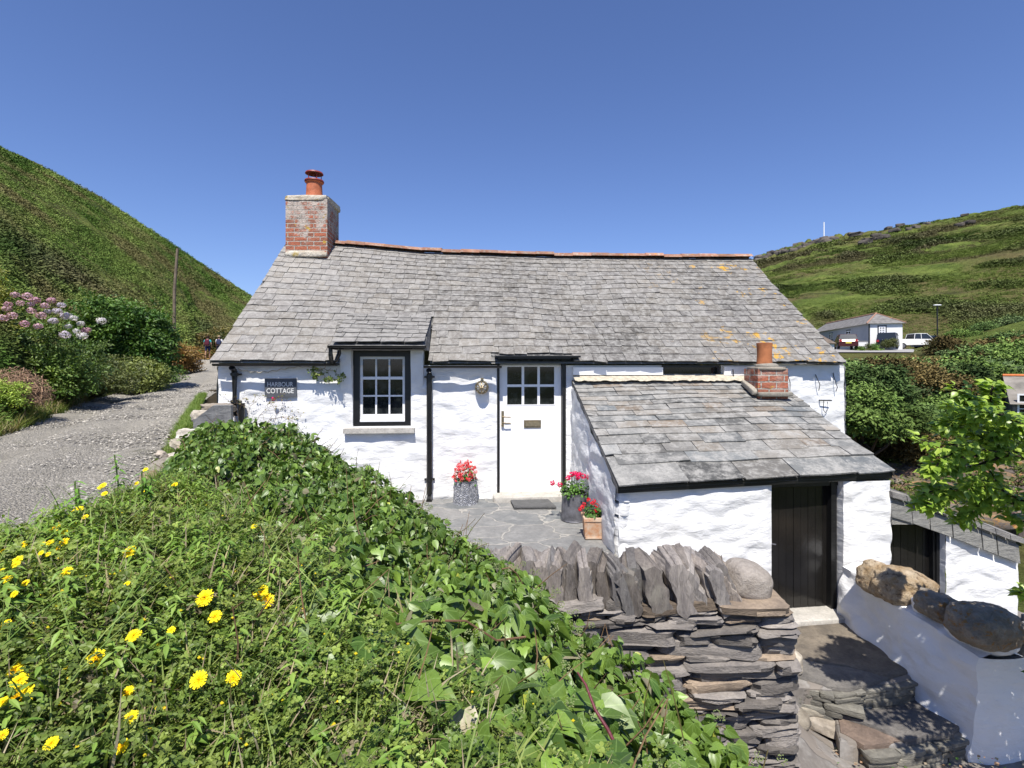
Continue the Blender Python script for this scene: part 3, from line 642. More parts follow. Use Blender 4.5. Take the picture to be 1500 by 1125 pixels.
    lead = MB(); a_, z1_ = W(838, 538); b_, z0_ = W(968, 549); PM.box(lead, a_, b_, z0_, z1_, .02, .085, (1, 1, 1)); lead.build('ledge', MAT['white_paint'], root); lead = MB(); a_, _ = W(1057, 540); b_, _ = W(1098, 540); PM.box(lead, a_, b_, z0_-.01, z1_+.01, .02, .08, (1, 1, 1))
    lead.build('ledge', MAT['white_paint'], root)
    fl = MB(); a_, _ = W(838, 550); b_, _ = W(1095, 550)
    G = []
    for t in np.linspace(0, 1, 60):
        aa = lerp(a_, b_, t); G.append([PM.pt(aa, -.125, .03), PM.pt(aa, -.15, .07+.01*random.random()), PM.pt(aa, -.205-.02*random.random(), .2+.04*random.random())])
    fl.grid(G); fl.build('flashing', MAT['mortar'], root)
    # ------- door
    fr = MB(); D0, Z1 = W(730, 524); D1, Z0 = W(828, 718); f_ = .045; Z0 = -1.80
    PM.box(fr, D0-.015, D0+f_*.35, Z0, Z1, -.12, .02); PM.box(fr, D1-.045, D1, Z0, Z1, -.12, .02); PM.box(fr, D0+f_*.35, D1-.045, Z1-.02, Z1+.03, -.12, .022)
    fr.build('door_frame', MAT['black_paint'], root)
    db = MB(); a0, a1 = D0+f_*.35+.003, D1-.05; z1 = Z1-.025; z0 = Z0+.012
    g0, gz1 = W(742, 536); g1, gz0 = W(814, 594)
    PM.box(db, a0, g0, z0, z1, -.10, -.05); PM.box(db, g1, a1, z0, z1, -.10, -.05); PM.box(db, g0, g1, gz1, z1, -.10, -.0505); PM.box(db, g0, g1, z0, gz0, -.10, -.0505)
    bars(PM, db, g0, g1, gz0, gz1, 3, 2, .035, .012, -.095, -.045)
    nb = 7
    for i in range(1, nb):
        c_ = lerp(a0, a1, i/nb); PM.box(db, c_-.0015, c_+.0015, z0+.05, gz0-.05, -.0505, -.0495)
    PM.box(db, a0, a1, z0, z0+.05, -.05, -.036)
    door = db.build('door', MAT['white_paint'], root)
    gl = MB(); PM.box(gl, g0+.005, g1-.005, gz0+.005, gz1-.005, -.08, -.07); gl.build('glass', MAT['glass'], door)
    hd = MB(); ha, hz = W(736, 614); ha = a0+.045; PM.box(hd, ha-.018, ha+.018, hz-.11, hz+.11, -.05, -.04)
    for zz in (hz+.03, hz-.055): hd.tube([PM.pt(ha, zz, -.04), PM.pt(ha, zz, -.0), PM.pt(ha+.03, zz, .008), PM.pt(ha+.11, zz-.004, .004)], .008, 8)
    hd.lathe([(0, 0), (.017, 0), (.02, .02), (.012, .03), (0, .032)], PM.pt(ha, hz-.09, -.04), 12, M=rotx(math.pi/2)); hd.build('handle', MAT['brass'], door, sharp=40)
    lb = MB(); l0, lz1 = W(768, 616); l1, lz0 = W(793, 627); PM.box(lb, l0, l1, lz0, lz1, -.05, -.038, (.8, .8, .8)); PM.box(lb, l0+.02, l1-.02, lz0+.022, lz1-.022, -.038, -.028, (1.2, 1.2, 1.2)); lb.build('letterbox', MAT['brass'], door)
    cn = MB(); c0, _ = W(724, 523); c1, _ = W(845, 523); zc = .118; PM.box(cn, c0, c1, zc-.012, zc+.012, -.02, .26, (.6, .6, .6)); cn.build('canopy', MAT['black_paint'], root)
    cs = MB(); PM.box(cs, W(729, 523)[0], W(832, 523)[0], .085, .105, -.05, .23); cs.build('canopy_board', MAT['black_paint'], root)
    st = MB(); s0, _ = W(724, 718); s1, _ = W(829, 718); rock(st, PM.pt((s0+s1)/2, -1.84, .06), (s1-s0+.05, .42, .13), PM.M, seed=3, amp=.03, n=14, freq=3, sq=.18); st.build('doorstep', MAT['concrete'], root, sharp=40)
    # ------- gutters & downpipes
    gt = MB()
    def gutter(mb, p, q, r=.03):
        p = np.array(p); q = np.array(q); G = []
        for e in (p, q):
            G.append([e+np.array([0, math.sin(w)*r, -math.cos(w)*r]) for w in np.linspace(-1.7, 1.7, 9)]+[e+np.array([0, math.sin(w)*r*.85, -math.cos(w)*r*.85]) for w in np.linspace(1.7, -1.7, 9)])
        mb.grid(G)
        for e in (p, q): mb.add([e+np.array([0, math.sin(w)*r, -math.cos(w)*r]) for w in np.linspace(-1.6, 1.6, 9)], [np.arange(9)[None]])
    def eave(px, z): a_, _ = PM.hit(px, HZ, .2); return PM.pt(a_, z, .2)
    gutter(gt, eave(312, .018), eave(494, .018)); o = gt.build('gutter', MAT['black_paint'], root, sharp=40)
    gt = MB(); gutter(gt, eave(621, -.01), eave(735, -.01)); gt.build('gutter', MAT['black_paint'], root, sharp=40)
    gt = MB(); gutter(gt, PM.pt(W(491, 507)[0], .25, .37), PM.pt(W(628, 507)[0], .25, .37), .028)
    e = PM.pt(W(494, 507)[0], .23, .34); gt.tube([e, e+np.array([.0, 0, -.1]), e+np.array([-.02, .08, -.16]), e+np.array([-.02, .1, -.2])], .03, 10); gt.tube([e+np.array([.12, 0, 0]), e+np.array([.12, .02, -.08]), e+np.array([.05, .1, -.17]), e+np.array([-.0, .12, -.2])], .012, 8); gt.build('gutter', MAT['black_paint'], root, sharp=40)
    def pipe(px, z1_, z0_, r=.038, shoe=True):
        mb = MB(); a_, _ = PM.hit(px, HZ, .08); p = [PM.pt(a_, z1_, .17), PM.pt(a_, z1_-.05, .09), PM.pt(a_, z0_+.08, .09)]
        if shoe: p += [PM.pt(a_, z0_+.03, .10), PM.pt(a_+.0, z0_, .17)]
        mb.tube(p, r, 14, caps=True); pp = mb.build('downpipe', MAT['black_paint'], root, sharp=40)
        for zz in (z1_-.09, z0_+.27):
            br = MB(); br.lathe([(r+.002, zz-.02), (r+.009, zz-.02), (r+.009, zz+.02), (r+.002, zz+.02)], PM.pt(a_, 0, .09), 14); PM.box(br, a_-.07, a_+.07, zz-.012, zz+.012, .03, .06); br.build('bracket', MAT['black_paint'], pp, sharp=40)
    pipe(344, -.03, -.75, shoe=False); pipe(629, -.07, -1.83)
    # iron hooks & cable on right wall, cable under left eave
    def hook(pts, r=.006): 
        mb = MB(); mb.tube([PM.pt(*W(x, y), o_) for x, y, o_ in pts], r, 6); mb.build('wall_hook', MAT['black_paint'], root)
    hook([(1193, 548, .02), (1192, 552, .06), (1195, 563, .09), (1196, 572, .05)]); hook([(1219, 546, .02), (1218, 552, .05), (1221, 567, .08), (1221, 573, .05)])
    hook([(1069, 541, .09), (1069, 546, .1), (1070, 555, .1)]); hook([(1199, 586, .02), (1199, 586, .07), (1212, 586, .09)], .01); hook([(1202, 586, .07), (1202, 600, .06), (1205, 604, .06), (1208, 600, .06), (1208, 588, .06)], .005)
    hook([(1151, 548, .04), (1153, 560, .07), (1154, 580, .05)])
    mb = MB(); xs = np.linspace(352, 495, 24); mb.tube([PM.pt(*W(x, 540+4*math.sin((x-352)/20.)+(2 if i % 2 else 0)), .07) for i, x in enumerate(xs)], .006, 6); mb.build('cable', MAT['tan'], root)

def build_sign_lamp():
    W = lambda px, py: PM.hit(px, py)
    a0, z1 = W(390, 554); a1, z0 = W(436, 581); rt = empty('house_sign', PM.pt((a0+a1)/2, z0, .05), 'small grey slate house name sign on the white wall left of the window', 'sign')
    mb = MB(); PM.box(mb, a0, a1, z0, z1, .035, .055, (.55, .56, .60)); mb.build('slate_plate', MAT['slate_sign'], rt)
    for txt, fx0, fx1, fz0, fz1 in (('HARBOUR', .09, .90, .56, .80), ('COTTAGE', .06, .92, .20, .46)):
        cu = bpy.data.curves.new('lettering', 'FONT'); cu.body = txt; cu.extrude = .002; cu.offset = .004; cu.size = 1; cu.align_x = 'LEFT'
        o = bpy.data.objects.new('lettering', cu); COL.objects.link(o); bpy.context.view_layer.update()
        dg = bpy.context.evaluated_depsgraph_get(); me = bpy.data.meshes.new_from_object(o.evaluated_get(dg)); bpy.data.objects.remove(o)
        V = np.array([v.co[:] for v in me.vertices]); mn, mx = V.min(0), V.max(0)
        w = (a1-a0)*(fx1-fx0); h = (z1-z0)*(fz1-fz0)
        for v in me.vertices:
            s_ = (v.co.x-mn[0])/(mx[0]-mn[0]); t_ = (v.co.y-mn[1])/(mx[1]-mn[1])
            v.co = Vector(PM.pt(a0+(a1-a0)*fx0+s_*w, z0+(z1-z0)*fz0+t_*h, .0552+(v.co.z+.002)*.8))
        ca = me.color_attributes.new('col', 'FLOAT_COLOR', 'POINT'); ca.data.foreach_set('color', np.ones(len(me.vertices)*4, np.float32))
        me.materials.clear(); me.materials.append(MAT['lettering']); o = bpy.data.objects.new('lettering', me); COL.objects.link(o); o.parent = rt; o.matrix_parent_inverse = Matrix.Translation(-rt.location)
    a, z = W(706, 567); c = PM.pt(a, z, .03); rt = empty('bulkhead_lamp', c, 'round brass caged bulkhead lamp on the white wall beside the front door', 'lamp')
    Mx = rotx(math.pi/2); mb = MB(); mb.lathe([(0, 0), (.085, 0), (.095, .02), (.095, .045), (.07, .05), (0, .05)], c, 24, M=Mx); PM.box(mb, a-.02, a+.02, z+.07, z+.13, .03, .06); base = mb.build('base', MAT['brass'], rt, sharp=40)
    mb = MB(); mb.lathe([(.068, .05), (.07, .08), (.06, .11), (.035, .13), (0, .135)], c, 20, M=Mx); mb.build('glass', MAT['lamp_glass'], rt, smooth=True)
    mb = MB(); mb.tube([c+np.array([.085*math.cos(w), -.075, .085*math.sin(w)]) for w in np.linspace(0, 2*math.pi, 25)], .008, 6)
    for w in np.linspace(0, math.pi, 4, endpoint=False):
        mb.tube([c+np.array([.09*math.cos(w)*math.cos(e), -.045-.11*math.sin(e), .09*math.sin(w)*math.cos(e)]) for e in np.linspace(0, math.pi, 12)], .006, 6)
    mb.build('cage', MAT['brass'], rt, smooth=True)

# ================================================================ outhouse
PO = Plane((1.035, 5.07), (3.94, 5.45), (0, -1))
PR = Plane((3.94, 5.45), (5.34, 5.50), (0, -1))
def out_pt(u, v):
    u = np.asarray(u, float)[..., None]; v = np.asarray(v, float)[..., None]
    p = lerp(lerp(np.array([1.01, 4.95, -1.16]), np.array([3.98, 5.40, -1.12]), u), lerp(np.array([.835, 7.36, -.205]), np.array([3.80, 7.6, -.17]), u), v)
    p[..., 2] += (fbm(np.concatenate([u*4, v*3, u*0], -1), 2)-.5)*.04; return p
def build_outhouse():
    root = empty('outhouse', PO.pt(1.5, -2.55), 'low whitewashed lean-to outhouse with stone slab roof and black plank door', 'outhouse')
    W = lambda px, py: PO.hit(px, py); d0, dz1 = W(1129, 705); d1, dz0 = W(1234, 900); dz0 = -2.56
    mb = MB(); wall_grid(mb, PO, 0, PO.len, -3.1, -1.20, [(d0, d1, dz0, -1.201)], amp=.048, seed=6, zfreq=7, xfreq=3, reveal=.16, step=.022)
    pl = Plane((1.035, 5.07), (.86, 7.33), (-1, 0)); zt = lambda a: -1.19+(a/pl.len)*(.955)
    wall_grid(mb, pl, 0, pl.len, -2.1, -1.2, ztop=zt, amp=.05, seed=8, step=.022)
    cz = np.linspace(-3.1, -1.2, 60); mb.tube([(1.09+.012*math.sin(z*9), 5.135+.012*math.cos(z*7), z) for z in cz], [.085+.02*(vnoise(np.array([[z*9, 0, 1.]]))[0]-.5) for z in cz], 16)
    pr = Plane((3.94, 5.45), (3.8, 7.6), (1, 0)); wall_grid(mb, pr, 0, pr.len, -3.1, -1.2, ztop=lambda a: -1.19+(a/pr.len)*(.97), amp=.04, seed=9, step=.05)
    mb.build('wall', MAT['whitewash'], root, sharp=50)
    mb = MB(); hs = [1.45, .85, .87, .87, .72, .74, .7, .6, .66, .56, .58, .55, .54, .52, .5, .45]; rows = np.concatenate([[0], np.cumsum(hs)/sum(hs)])
    def colf(U, V, rg, n):
        k_ = .175+rg.normal(0, .04, n); t = rg.uniform(0, 1, n)[:, None]; c = k_[:, None]*(np.array([[.96, 1.0, .99]])*(1-t)+np.array([[1.12, 1, .84]])*t)
        dk = rg.uniform(0, 1, n) < .16; c[dk] *= np.array([.72, .76, .80]); br = rg.uniform(0, 1, n) < .07; c[br] = np.array([.205, .165, .125])*rg.uniform(.8, 1.1, (br.sum(), 1)); return np.clip(c, .03, .5)
    slates(mb, out_pt, 2.97, rows[:3], .70, .5, .015, colf, seed=12, gap=.008); slates(mb, out_pt, 2.97, rows[2:], .40, .28, .010, colf, seed=13, gap=.006)
    U, V = np.meshgrid(np.linspace(0, 1, 20), np.linspace(.01, 1, 10), indexing='ij'); G = out_pt(U, V); mb.grid(G-[0, 0, .003], (.05, .05, .05)); mb.grid(G-[0, 0, .03], (.2, .2, .2))
    for uu in (0., 1.): vv = np.linspace(0, 1, 20); e = out_pt(np.full(20, uu), vv); mb.grid(np.stack([e+[0, 0, .016], e-[0, 0, .04]], 1), (.16, .15, .14))
    roof = mb.build('roof', MAT['slate_slab'], root)
    mb = MB(); e0, e1 = out_pt(np.array([0., 1.]), np.array([.012, .012])); d = (e1-e0); L = np.linalg.norm(d); d /= L; nn = np.cross(d, [0, 0, 1.]); Mx = np.stack([d, nn, np.cross(nn, d)*-1], -1)
    mb.box((e0+e1)/2-np.array([0, -.012, .038]), (L-.01, .03, .062), Mx); mb.build('fascia', MAT['black_paint'], roof)
    # chimney
    ch = MB(); x0, x1, y0, y1, zb, zt_ = 3.26, 3.66, 6.88, 7.22, -.45, -.045; c = ((x0+x1)/2, (y0+y1)/2)
    for (p, q) in (((x0, y0), (x1, y0)), ((x1, y0), (x1-.03, y1)), ((x1-.03, y1), (x0-.03, y1)), ((x0-.03, y1), (x0, y0))):
        L = math.hypot(q[0]-p[0], q[1]-p[1]); S_, Z_ = np.meshgrid(np.linspace(0, 1, 12), np.linspace(zb, zt_, 16), indexing='ij'); nrm = np.array([q[1]-p[1], -(q[0]-p[0]), 0])/L
        G = np.stack([lerp(p[0], q[0], S_), lerp(p[1], q[1], S_), Z_], -1); G += nrm*((fbm(G*12, 3)-.5)*.03)[..., None]; ch.grid(G, U=np.stack([S_*L+p[0]*.3, Z_+.03], -1).reshape(-1, 2))
    chim = ch.build('chimney', MAT['brick_small'], root, sharp=60)
    cp = MB(); rock(cp, (c[0], c[1], zt_+.0), (.42, .38, .05), seed=2, amp=.1, n=12, freq=3, sq=.35, C=(.7, .66, .6)); cp.build('chimney_cap', MAT['concrete'], chim, sharp=50); cp = MB(); rock(cp, (c[0], c[1], zt_+.03), (.30, .30, .10), seed=3, amp=.12, n=12, sq=.9, C=(.62, .6, .56))
    cp.build('flaunching', MAT['concrete'], chim, sharp=50)
    sk = MB(); rock(sk, (c[0]+.01, y0-.03, -.385), (.45, .10, .06), seed=5, amp=.1, n=12, sq=.35, C=(.55, .54, .5)); rock(sk, (x0-.035, c[1]-.0, -.30), (.08, .40, .075), rotx(.37), seed=6, amp=.12, n=12, sq=.4, C=(.75, .72, .66)); sk.build('lead_skirt', MAT['concrete'], chim, sharp=50)
    pt = MB(); pt.lathe([(.105, -.03), (.098, .05), (.094, .12), (.094, .18), (.10, .27), (.102, .30), (.085, .305), (.08, .1)], (c[0]-.03, c[1], 0), 22); pt.build('chimney_pot', MAT['terracotta'], chim, sharp=40)
    # door of vertical boards
    mb = MB(); n = 9
    for i in range(n):
        a, b = lerp(d0+.005, d1-.05, i/n), lerp(d0+.005, d1-.05, (i+1)/n); PO.box(mb, a+.002, b-.002, dz0+.02, -1.2, -.15, -.12+random.uniform(-.002, .002), (1, 1, 1)*1)
    PO.box(mb, d0, d1, dz0+.01, -1.2, -.17, -.151); door = mb.build('door', MAT['black_door'], root)
    mb = MB(); PO.box(mb, d1-.085, d1-.03, dz0, -1.2, -.14, -.05); PO.box(mb, d1-.03, d1-.002, dz0, -1.2, -.14, -.075); PO.box(mb, d0, d1, -1.26, -1.2, -.14, -.06); mb.build('door_frame', MAT['black_paint'], root)
    mb = MB(); a, z = W(1137, 799); a += .01; PO.box(mb, a-.02, a+.012, z-.03, z+.03, -.118, -.105); mb.tube([PO.pt(a-.005, z-.01, -.11), PO.pt(a-.005, z-.01, -.07), PO.pt(a+.03, z-.015, -.065)], .007, 8); mb.build('handle', MAT['galv'], door, sharp=40)
    mb = MB(); rock(mb, PO.pt((d0+d1)/2, dz0-.03, -.02), (d1-d0+.03, .34, .085), PO.M, seed=3, amp=.03, n=14, freq=3, sq=.2); mb.build('threshold', MAT['concrete'], root, sharp=40)

    # ---- yard wall to the right with the second door
    rt = empty('yard_wall', PR.pt(.7, -2.6), 'whitewashed yard wall with slate coping and a small black door', 'wall')
    W = lambda px, py: PR.hit(px, py); e0, _ = W(1299, 765); e1, z1 = W(1382, 764); L = PR.len
    zt = lambda a: interp(a, [0, .15, 1.36, 1.5], [-1.46, -1.50, -2.0, -2.05])
    mb = MB(); G0 = MB()
    wall_grid(mb, PR, 0.0, e0+.02, -3.1, -1.4, ztop=lambda a: zt(a), amp=.05, seed=11); wall_grid(mb, PR, e1, L, -3.1, -1.9, ztop=lambda a: zt(a)-.02, amp=.05, seed=12, step=.022)
    # reveal left-facing
    G = [[PR.pt(e1, z, 0.012+.02*random.random()), PR.pt(e1, z, -.12)] for z in np.linspace(-2.8, -1.62, 16)]; mb.grid(G)
    G = [[PR.pt(L, z, .02), PR.pt(L-.02, z, -.5)] for z in np.linspace(-2.9, -1.98, 10)]; mb.grid(G)
    mb.build('wall', MAT['whitewash'], rt, sharp=50)
    mb = MB(); n = 7
    for i in range(n):
        a, b = lerp(e0, e1-.05, i/n), lerp(e0, e1-.05, (i+1)/n); PR.box(mb, a+.002, b-.002, -2.9, -1.6, -.14, -.115+random.uniform(-.002, .002))
    PR.box(mb, e0-.1, e1, -2.9, -1.5, -.17, -.141); mb.build('door', MAT['black_door'], rt)
    mb = MB(); PR.box(mb, e1-.06, e1-.035, -2.9, -1.6, -.12, -.06); PR.box(mb, e1-.034, e1-.0, -2.9, -1.6, -.12, -.045); mb.build('door_frame', MAT['black_paint'], rt)
    # coping: tilted slate flags in a stepping row
    mb = MB(); xs = [(1300, 1329), (1330, 1354), (1356, 1387), (1389, 1430), (1432, 1452), (1454, 1485)]
    zt2 = lambda px: interp(px, [1300, 1330, 1390, 1485], [(535-726)/F*5.5, (535-735)/F*5.5, (535-757)/F*5.5, (535-795)/F*5.5])
    for i, (p, q) in enumerate(xs):
        a, b = W(p, 700)[0], W(q, 700)[0]; za, zb_ = zt2(p), zt2(q); V = []
        for (aa, zz) in ((a, za), (b, zb_)): V += [PR.pt(aa, zz-.195, .07), PR.pt(aa, zz-.01, .05), PR.pt(aa, zz+.01, .0), PR.pt(aa, zz-.2, .0)]
        c = random.uniform(.9, 1.15); mb.add(V, [np.array([[0, 1, 5, 4], [1, 2, 6, 5], [0, 4, 7, 3], [0, 3, 2, 1], [4, 5, 6, 7]])], (c, c*1.02, c))
    for i in range(9):   # dark top course
        p, q = lerp(1298, 1490, i/9), lerp(1298, 1490, (i+1)/9); a, b = W(p, 700)[0], W(q, 700)[0]; za, zb_ = zt2(p)+.07, zt2(q)+.07; V = []
        for (aa, zz) in ((a+.004, za), (b-.004, zb_)): V += [PR.pt(aa, zz-.055, .09), PR.pt(aa, zz, .08), PR.pt(aa, zz+.03, -.3), PR.pt(aa, zz-.02, -.3)]
        c = random.uniform(.65, .95); mb.add(V, [np.array([[0, 1, 5, 4], [1, 2, 6, 5], [0, 4, 7, 3], [0, 3, 2, 1], [4, 5, 6, 7]])], (c, c, c))
    # lintel slab over door
    a, b = W(1301, 700)[0], W(1366, 700)[0]; za = (535-742)/F*5.5; zb_ = (535-764)/F*5.5
    V = []
    for (aa, z1_, z0_) in ((a, za+.02, zb_), (b, zb_+.05, zb_)): V += [PR.pt(aa, z0_, .055), PR.pt(aa, z1_, .05), PR.pt(aa, z1_, -.1), PR.pt(aa, z0_, -.1)]
    mb.add(V, [np.array([[0, 1, 5, 4], [1, 2, 6, 5], [0, 4, 7, 3], [0, 3, 2, 1], [4, 5, 6, 7]])], (1.1, 1.1, 1.05))
    mb.build('coping', MAT['slate_stone'], rt)
    mb = MB(); G = [[PR.pt(a, zt(np.array(a))+.16, .03), PR.pt(a, zt(np.array(a))-.06, .035)] for a in np.linspace(.02, L-.03, 12)]; mb.grid(G); mb.build('mortar_bed', MAT['concrete'], rt)
# ================================================================ extra materials
def more_mats():
    t = NT('lichen_cap'); c = t.mix(t.ramp(t.noise(5, 6, .6), [(.4, 0), (.65, 1)]), (.42, .36, .28), (.62, .58, .50)); c = t.mix(t.ramp(t.noise(4.2, 5, .6, t.map((1, 1, 1), (0, 0, 1.))), [(.56, 0), (.64, .9)]), c, (.42, .30, .05)); t.base(c, .9, .1); t.bump(t.noise(20, 5), .02); MAT['lichen_cap'] = t.m
    M_plain('pot_red', (.48, .15, .07), .6, .3, var=.4, scale=8); M_plain('mortar', (.62, .56, .44), .9, .1, var=.35, scale=16, bump=.02)
    M_plain('slate_sign', (.17, .18, .19), .7, .3, var=.3, scale=9); M_plain('gravel_stone', (.21, .20, .185), .9, .2, var=.3, scale=60, bump=0)
    M_plain('far_white', (.80, .80, .79), .8, .2, var=.1, scale=1); M_plain('far_slate', (.21, .20, .19), .85, .2, var=.4, scale=2.5, bump=.01)

# ================================================================ patio, steps, low wall
def build_patio():
    mb = MB()
    pts = [(-4.0, 3.55), (-.4, 3.75), (1.0, 3.95), (1.62, 3.9), (1.7, 5.2), (1.1, 5.4), (.9, 7.4), (-4.0, 7.05)]
    xs = np.linspace(-4, 1.72, 120); ys = np.linspace(3.72, 7.5, 90); X, Y = np.meshgrid(xs, ys, indexing='ij'); Z = -1.85-(7.3-Y)*.012+(fbm(np.stack([X*2, Y*2, X*0], -1), 4)-.5)*.05; mb.grid(np.stack([X, Y, Z], -1))
    for (a, b) in (((1.72, 3.72), (1.72, 7.5)), ((-4, 3.72), (1.72, 3.72))): mb.add([(a[0], a[1], -1.9), (b[0], b[1], -1.9), (b[0], b[1], -3.3), (a[0], a[1], -3.3)], [np.array([[0, 1, 2, 3]])])
    struct(mb.build('patio', MAT['patio_paving'], smooth=True))
    # lower yard ground
    mb = MB(); xs = np.linspace(.2, 6.2, 200); ys = np.linspace(1.2, 6.4, 170); X, Y = np.meshgrid(xs, ys, indexing='ij')
    Z = -3.0+(fbm(np.stack([X*2.5, Y*2.5, X*0], -1), 4)-.5)*.10+(fbm(np.stack([X*12, Y*12, X*0], -1), 3)-.5)*.025
    Z += .42*np.exp(-((X-1.75)/.42)**2)*np.clip((Y-3.3)/.6, 0, 1)+.12*np.exp(-((X-2.1)/.3)**2-((Y-4.1)/.3)**2)
    mb.grid(np.stack([X, Y, Z], -1)); struct(mb.build('yard_ground', MAT['path_ground'], smooth=True))
    # steps: flagstones & risers
    root = empty('stone_steps', (2.7, 4.3, -3.0), 'worn slate steps climbing to the black outhouse door', 'steps')
    def slab(mb, pts, z, th, seed, k=7, C=None, slope=0.):
        pts = np.array(pts, float); ring = []
        for i in range(len(pts)):
            a, b = pts[i], pts[(i+1) % len(pts)]
            for t in np.linspace(0, 1, k, endpoint=False): ring.append(lerp(a, b, t))
        ring = np.array(ring); j = (fbm(np.concatenate([ring*5, ring[:, :1]*0+seed], 1), 3)-.5)*.07; cen = ring.mean(0); d = ring-cen; d /= np.linalg.norm(d, axis=1, keepdims=True); ring = ring+d*j[:, None]
        m = len(ring); rows = []
        for f, dz in ((0., 0), (.3, 0), (.6, 0), (.85, 0), (.97, -.003), (1., -.015), (1.0, -th)):
            q = cen+(ring-cen)*f; zz = z+dz+(fbm(np.concatenate([q*2.2, q[:, :1]*0+seed], 1), 3)-.5)*.03+slope*(q[:, 1]-cen[1]); rows.append(np.concatenate([q, zz[:, None]], 1))
        G = np.array(rows); G = np.concatenate([G, G[:, :1]], 1); mb.grid(G, C)
    g = lambda px, py, z: ((px-750)/F*(F*(-z)/(py-HZ)), F*(-z)/(py-HZ))
    top = MB(); z1 = -2.60
    slab(top, [g(1118, 925, z1), g(1235, 908, z1), g(1262, 925, z1), g(1350, 978, z1), g(1300, 992, z1), g(1240, 975, z1), g(1160, 962, z1)], z1, .05, 1, C=(.68, .60, .50))
    slab(top, [g(1128, 962, z1-.01), g(1160, 958, z1-.01), g(1242, 974, z1-.01), g(1302, 993, z1-.01), g(1240, 1006, z1-.01), g(1212, 1004, z1-.01), g(1150, 985, z1-.01)], z1-.012, .05, 2, C=(.62, .60, .58))
    mt = MB(); slab(mt, [g(1100, 920, z1-.03), g(1240, 900, z1-.03), g(1360, 985, z1-.03), g(1300, 1000, z1-.03), g(1215, 1010, z1-.03), g(1120, 1000, z1-.03)], z1-.025, .45, 3)
    z2 = -2.80
    slab(top, [g(1222, 1030, z2), g(1350, 1018, z2), g(1406, 1062, z2), g(1395, 1072, z2), g(1324, 1080, z2), g(1290, 1068, z2), g(1232, 1046, z2)], z2, .05, 5, C=(.58, .56, .55))
    slab(top, [g(1228, 1048, z2-.02), g(1290, 1070, z2-.02), g(1325, 1083, z2-.02), g(1265, 1092, z2-.02), g(1228, 1070, z2-.02)], z2-.03, .05, 6, C=(.72, .56, .47))
    slab(mt, [g(1210, 1025, z2-.03), g(1355, 1015, z2-.03), g(1405, 1072, z2-.03), g(1325, 1090, z2-.03), g(1230, 1085, z2-.03)], z2-.03, .3, 7)
    # thin riser stones
    def riser(p, q, zt, zb, seed):
        rg = random.Random(seed); p = np.array(p); q = np.array(q); L = np.linalg.norm(q-p); d = (q-p)/L; Mx = np.stack([np.array([d[0], d[1], 0]), np.array([d[1], -d[0], 0]), np.array([0, 0, 1.])], -1); z = zt-.02
        while z > zb:
            h = rg.uniform(.025, .06); x = 0
            while x < L:
                w = rg.uniform(.1, .3); c = p+d*(x+w/2); k = rg.uniform(.5, .95); rock(rs, (c[0]+rg.uniform(-.01, .01), c[1]+rg.uniform(-.012, .012), z-h/2), (w, .12, h), Mx, seed=rg.random()*99, amp=.1, n=6, freq=2.5, sq=.3, C=(k*1.0, k*.98, k*.88)); x += w*.97
            z -= h*.95
    rs = MB()
    riser(g(1215, 1004, z1), g(1300, 993, z1), z1-.03, -2.85, 3); riser(g(1300, 993, z1), g(1350, 980, z1), z1-.03, -2.85, 4); riser(g(1150, 988, z1), g(1215, 1004, z1), z1-.03, -2.85, 5)
    riser(g(1265, 1092, z2-.02), g(1330, 1083, z2), z2-.04, -3.05, 6); riser(g(1330, 1083, z2), g(1405, 1066, z2), z2-.04, -3.05, 7)
    top.build('tread', MAT['slate_stone'], root, sharp=40); mt.build('mortar_bed', MAT['path_ground'], root, sharp=40); rs.build('riser', MAT['slate_stone'], root, sharp=50)
    # loose patch stones beside the steps
    for i, (px, py, z, sz, c) in enumerate(((1150, 968, -2.52, (.26, .2, .20), (1.3, 1.25, 1.15)), (1185, 1030, -2.83, (.30, .24, .08), (.8, .77, .7)), (1160, 1050, -2.8, (.26, .2, .1), (.75, .72, .66)), (1206, 1060, -2.9, (.2, .3, .1), (.85, .8, .74)), (1140, 1085, -2.85, (.3, .2, .12), (.8, .78, .72)))):
        m_ = MB(); p = P(px, py, F*(-z)/(py-HZ)); rock(m_, p, sz, rotz(i*1.3), seed=i+40, amp=.2, n=12, freq=2.2, sq=.6, C=c)
        lab = ['lumpy pale whitewashed stone at the foot of the dry wall', 'flat grey slate stone beside the upper step', 'broken flat stone bedded between the wall end and the steps', 'narrow grey slab lying next to the lower step', 'weathered stone at the foot of the wall in the yard'][i]
        tag(m_.build('stone', MAT['rubble'], sharp=60), lab, 'stone')
    # litter of petals & small leaves
    mb = MB(); n = 420; x = rnd(n, 1.5, 3.6); y = rnd(n, 3.2, 4.0); T = np.stack([x, y, np.full(n, -2.94)+.03*rnd(n)], 1); tq = np.array([[-.5, 0, 0], [0, -.35, .08], [.5, 0, 0], [0, .35, .08]])
    C = np.array([[.35, .22, .14], [.40, .33, .25], [.10, .18, .03], [.09, .2, .03], [.55, .02, .06]])[RNG.choice(5, n, p=[.3, .25, .2, .2, .05])]
    mb.scatter((tq, [np.array([[0, 1, 2, 3]])], np.zeros((4, 2)), np.ones(4)), basis(rvec(n)*[1, 1, .2], np.array([[0, 0, 1.]])+rvec(n)*.4, rnd(n, .015, .045)), T, C); tag(mb.build('fallen_leaves', MAT['leaf']), 'scattered fallen leaves and petals on the yard ground', 'litter', kind='stuff')

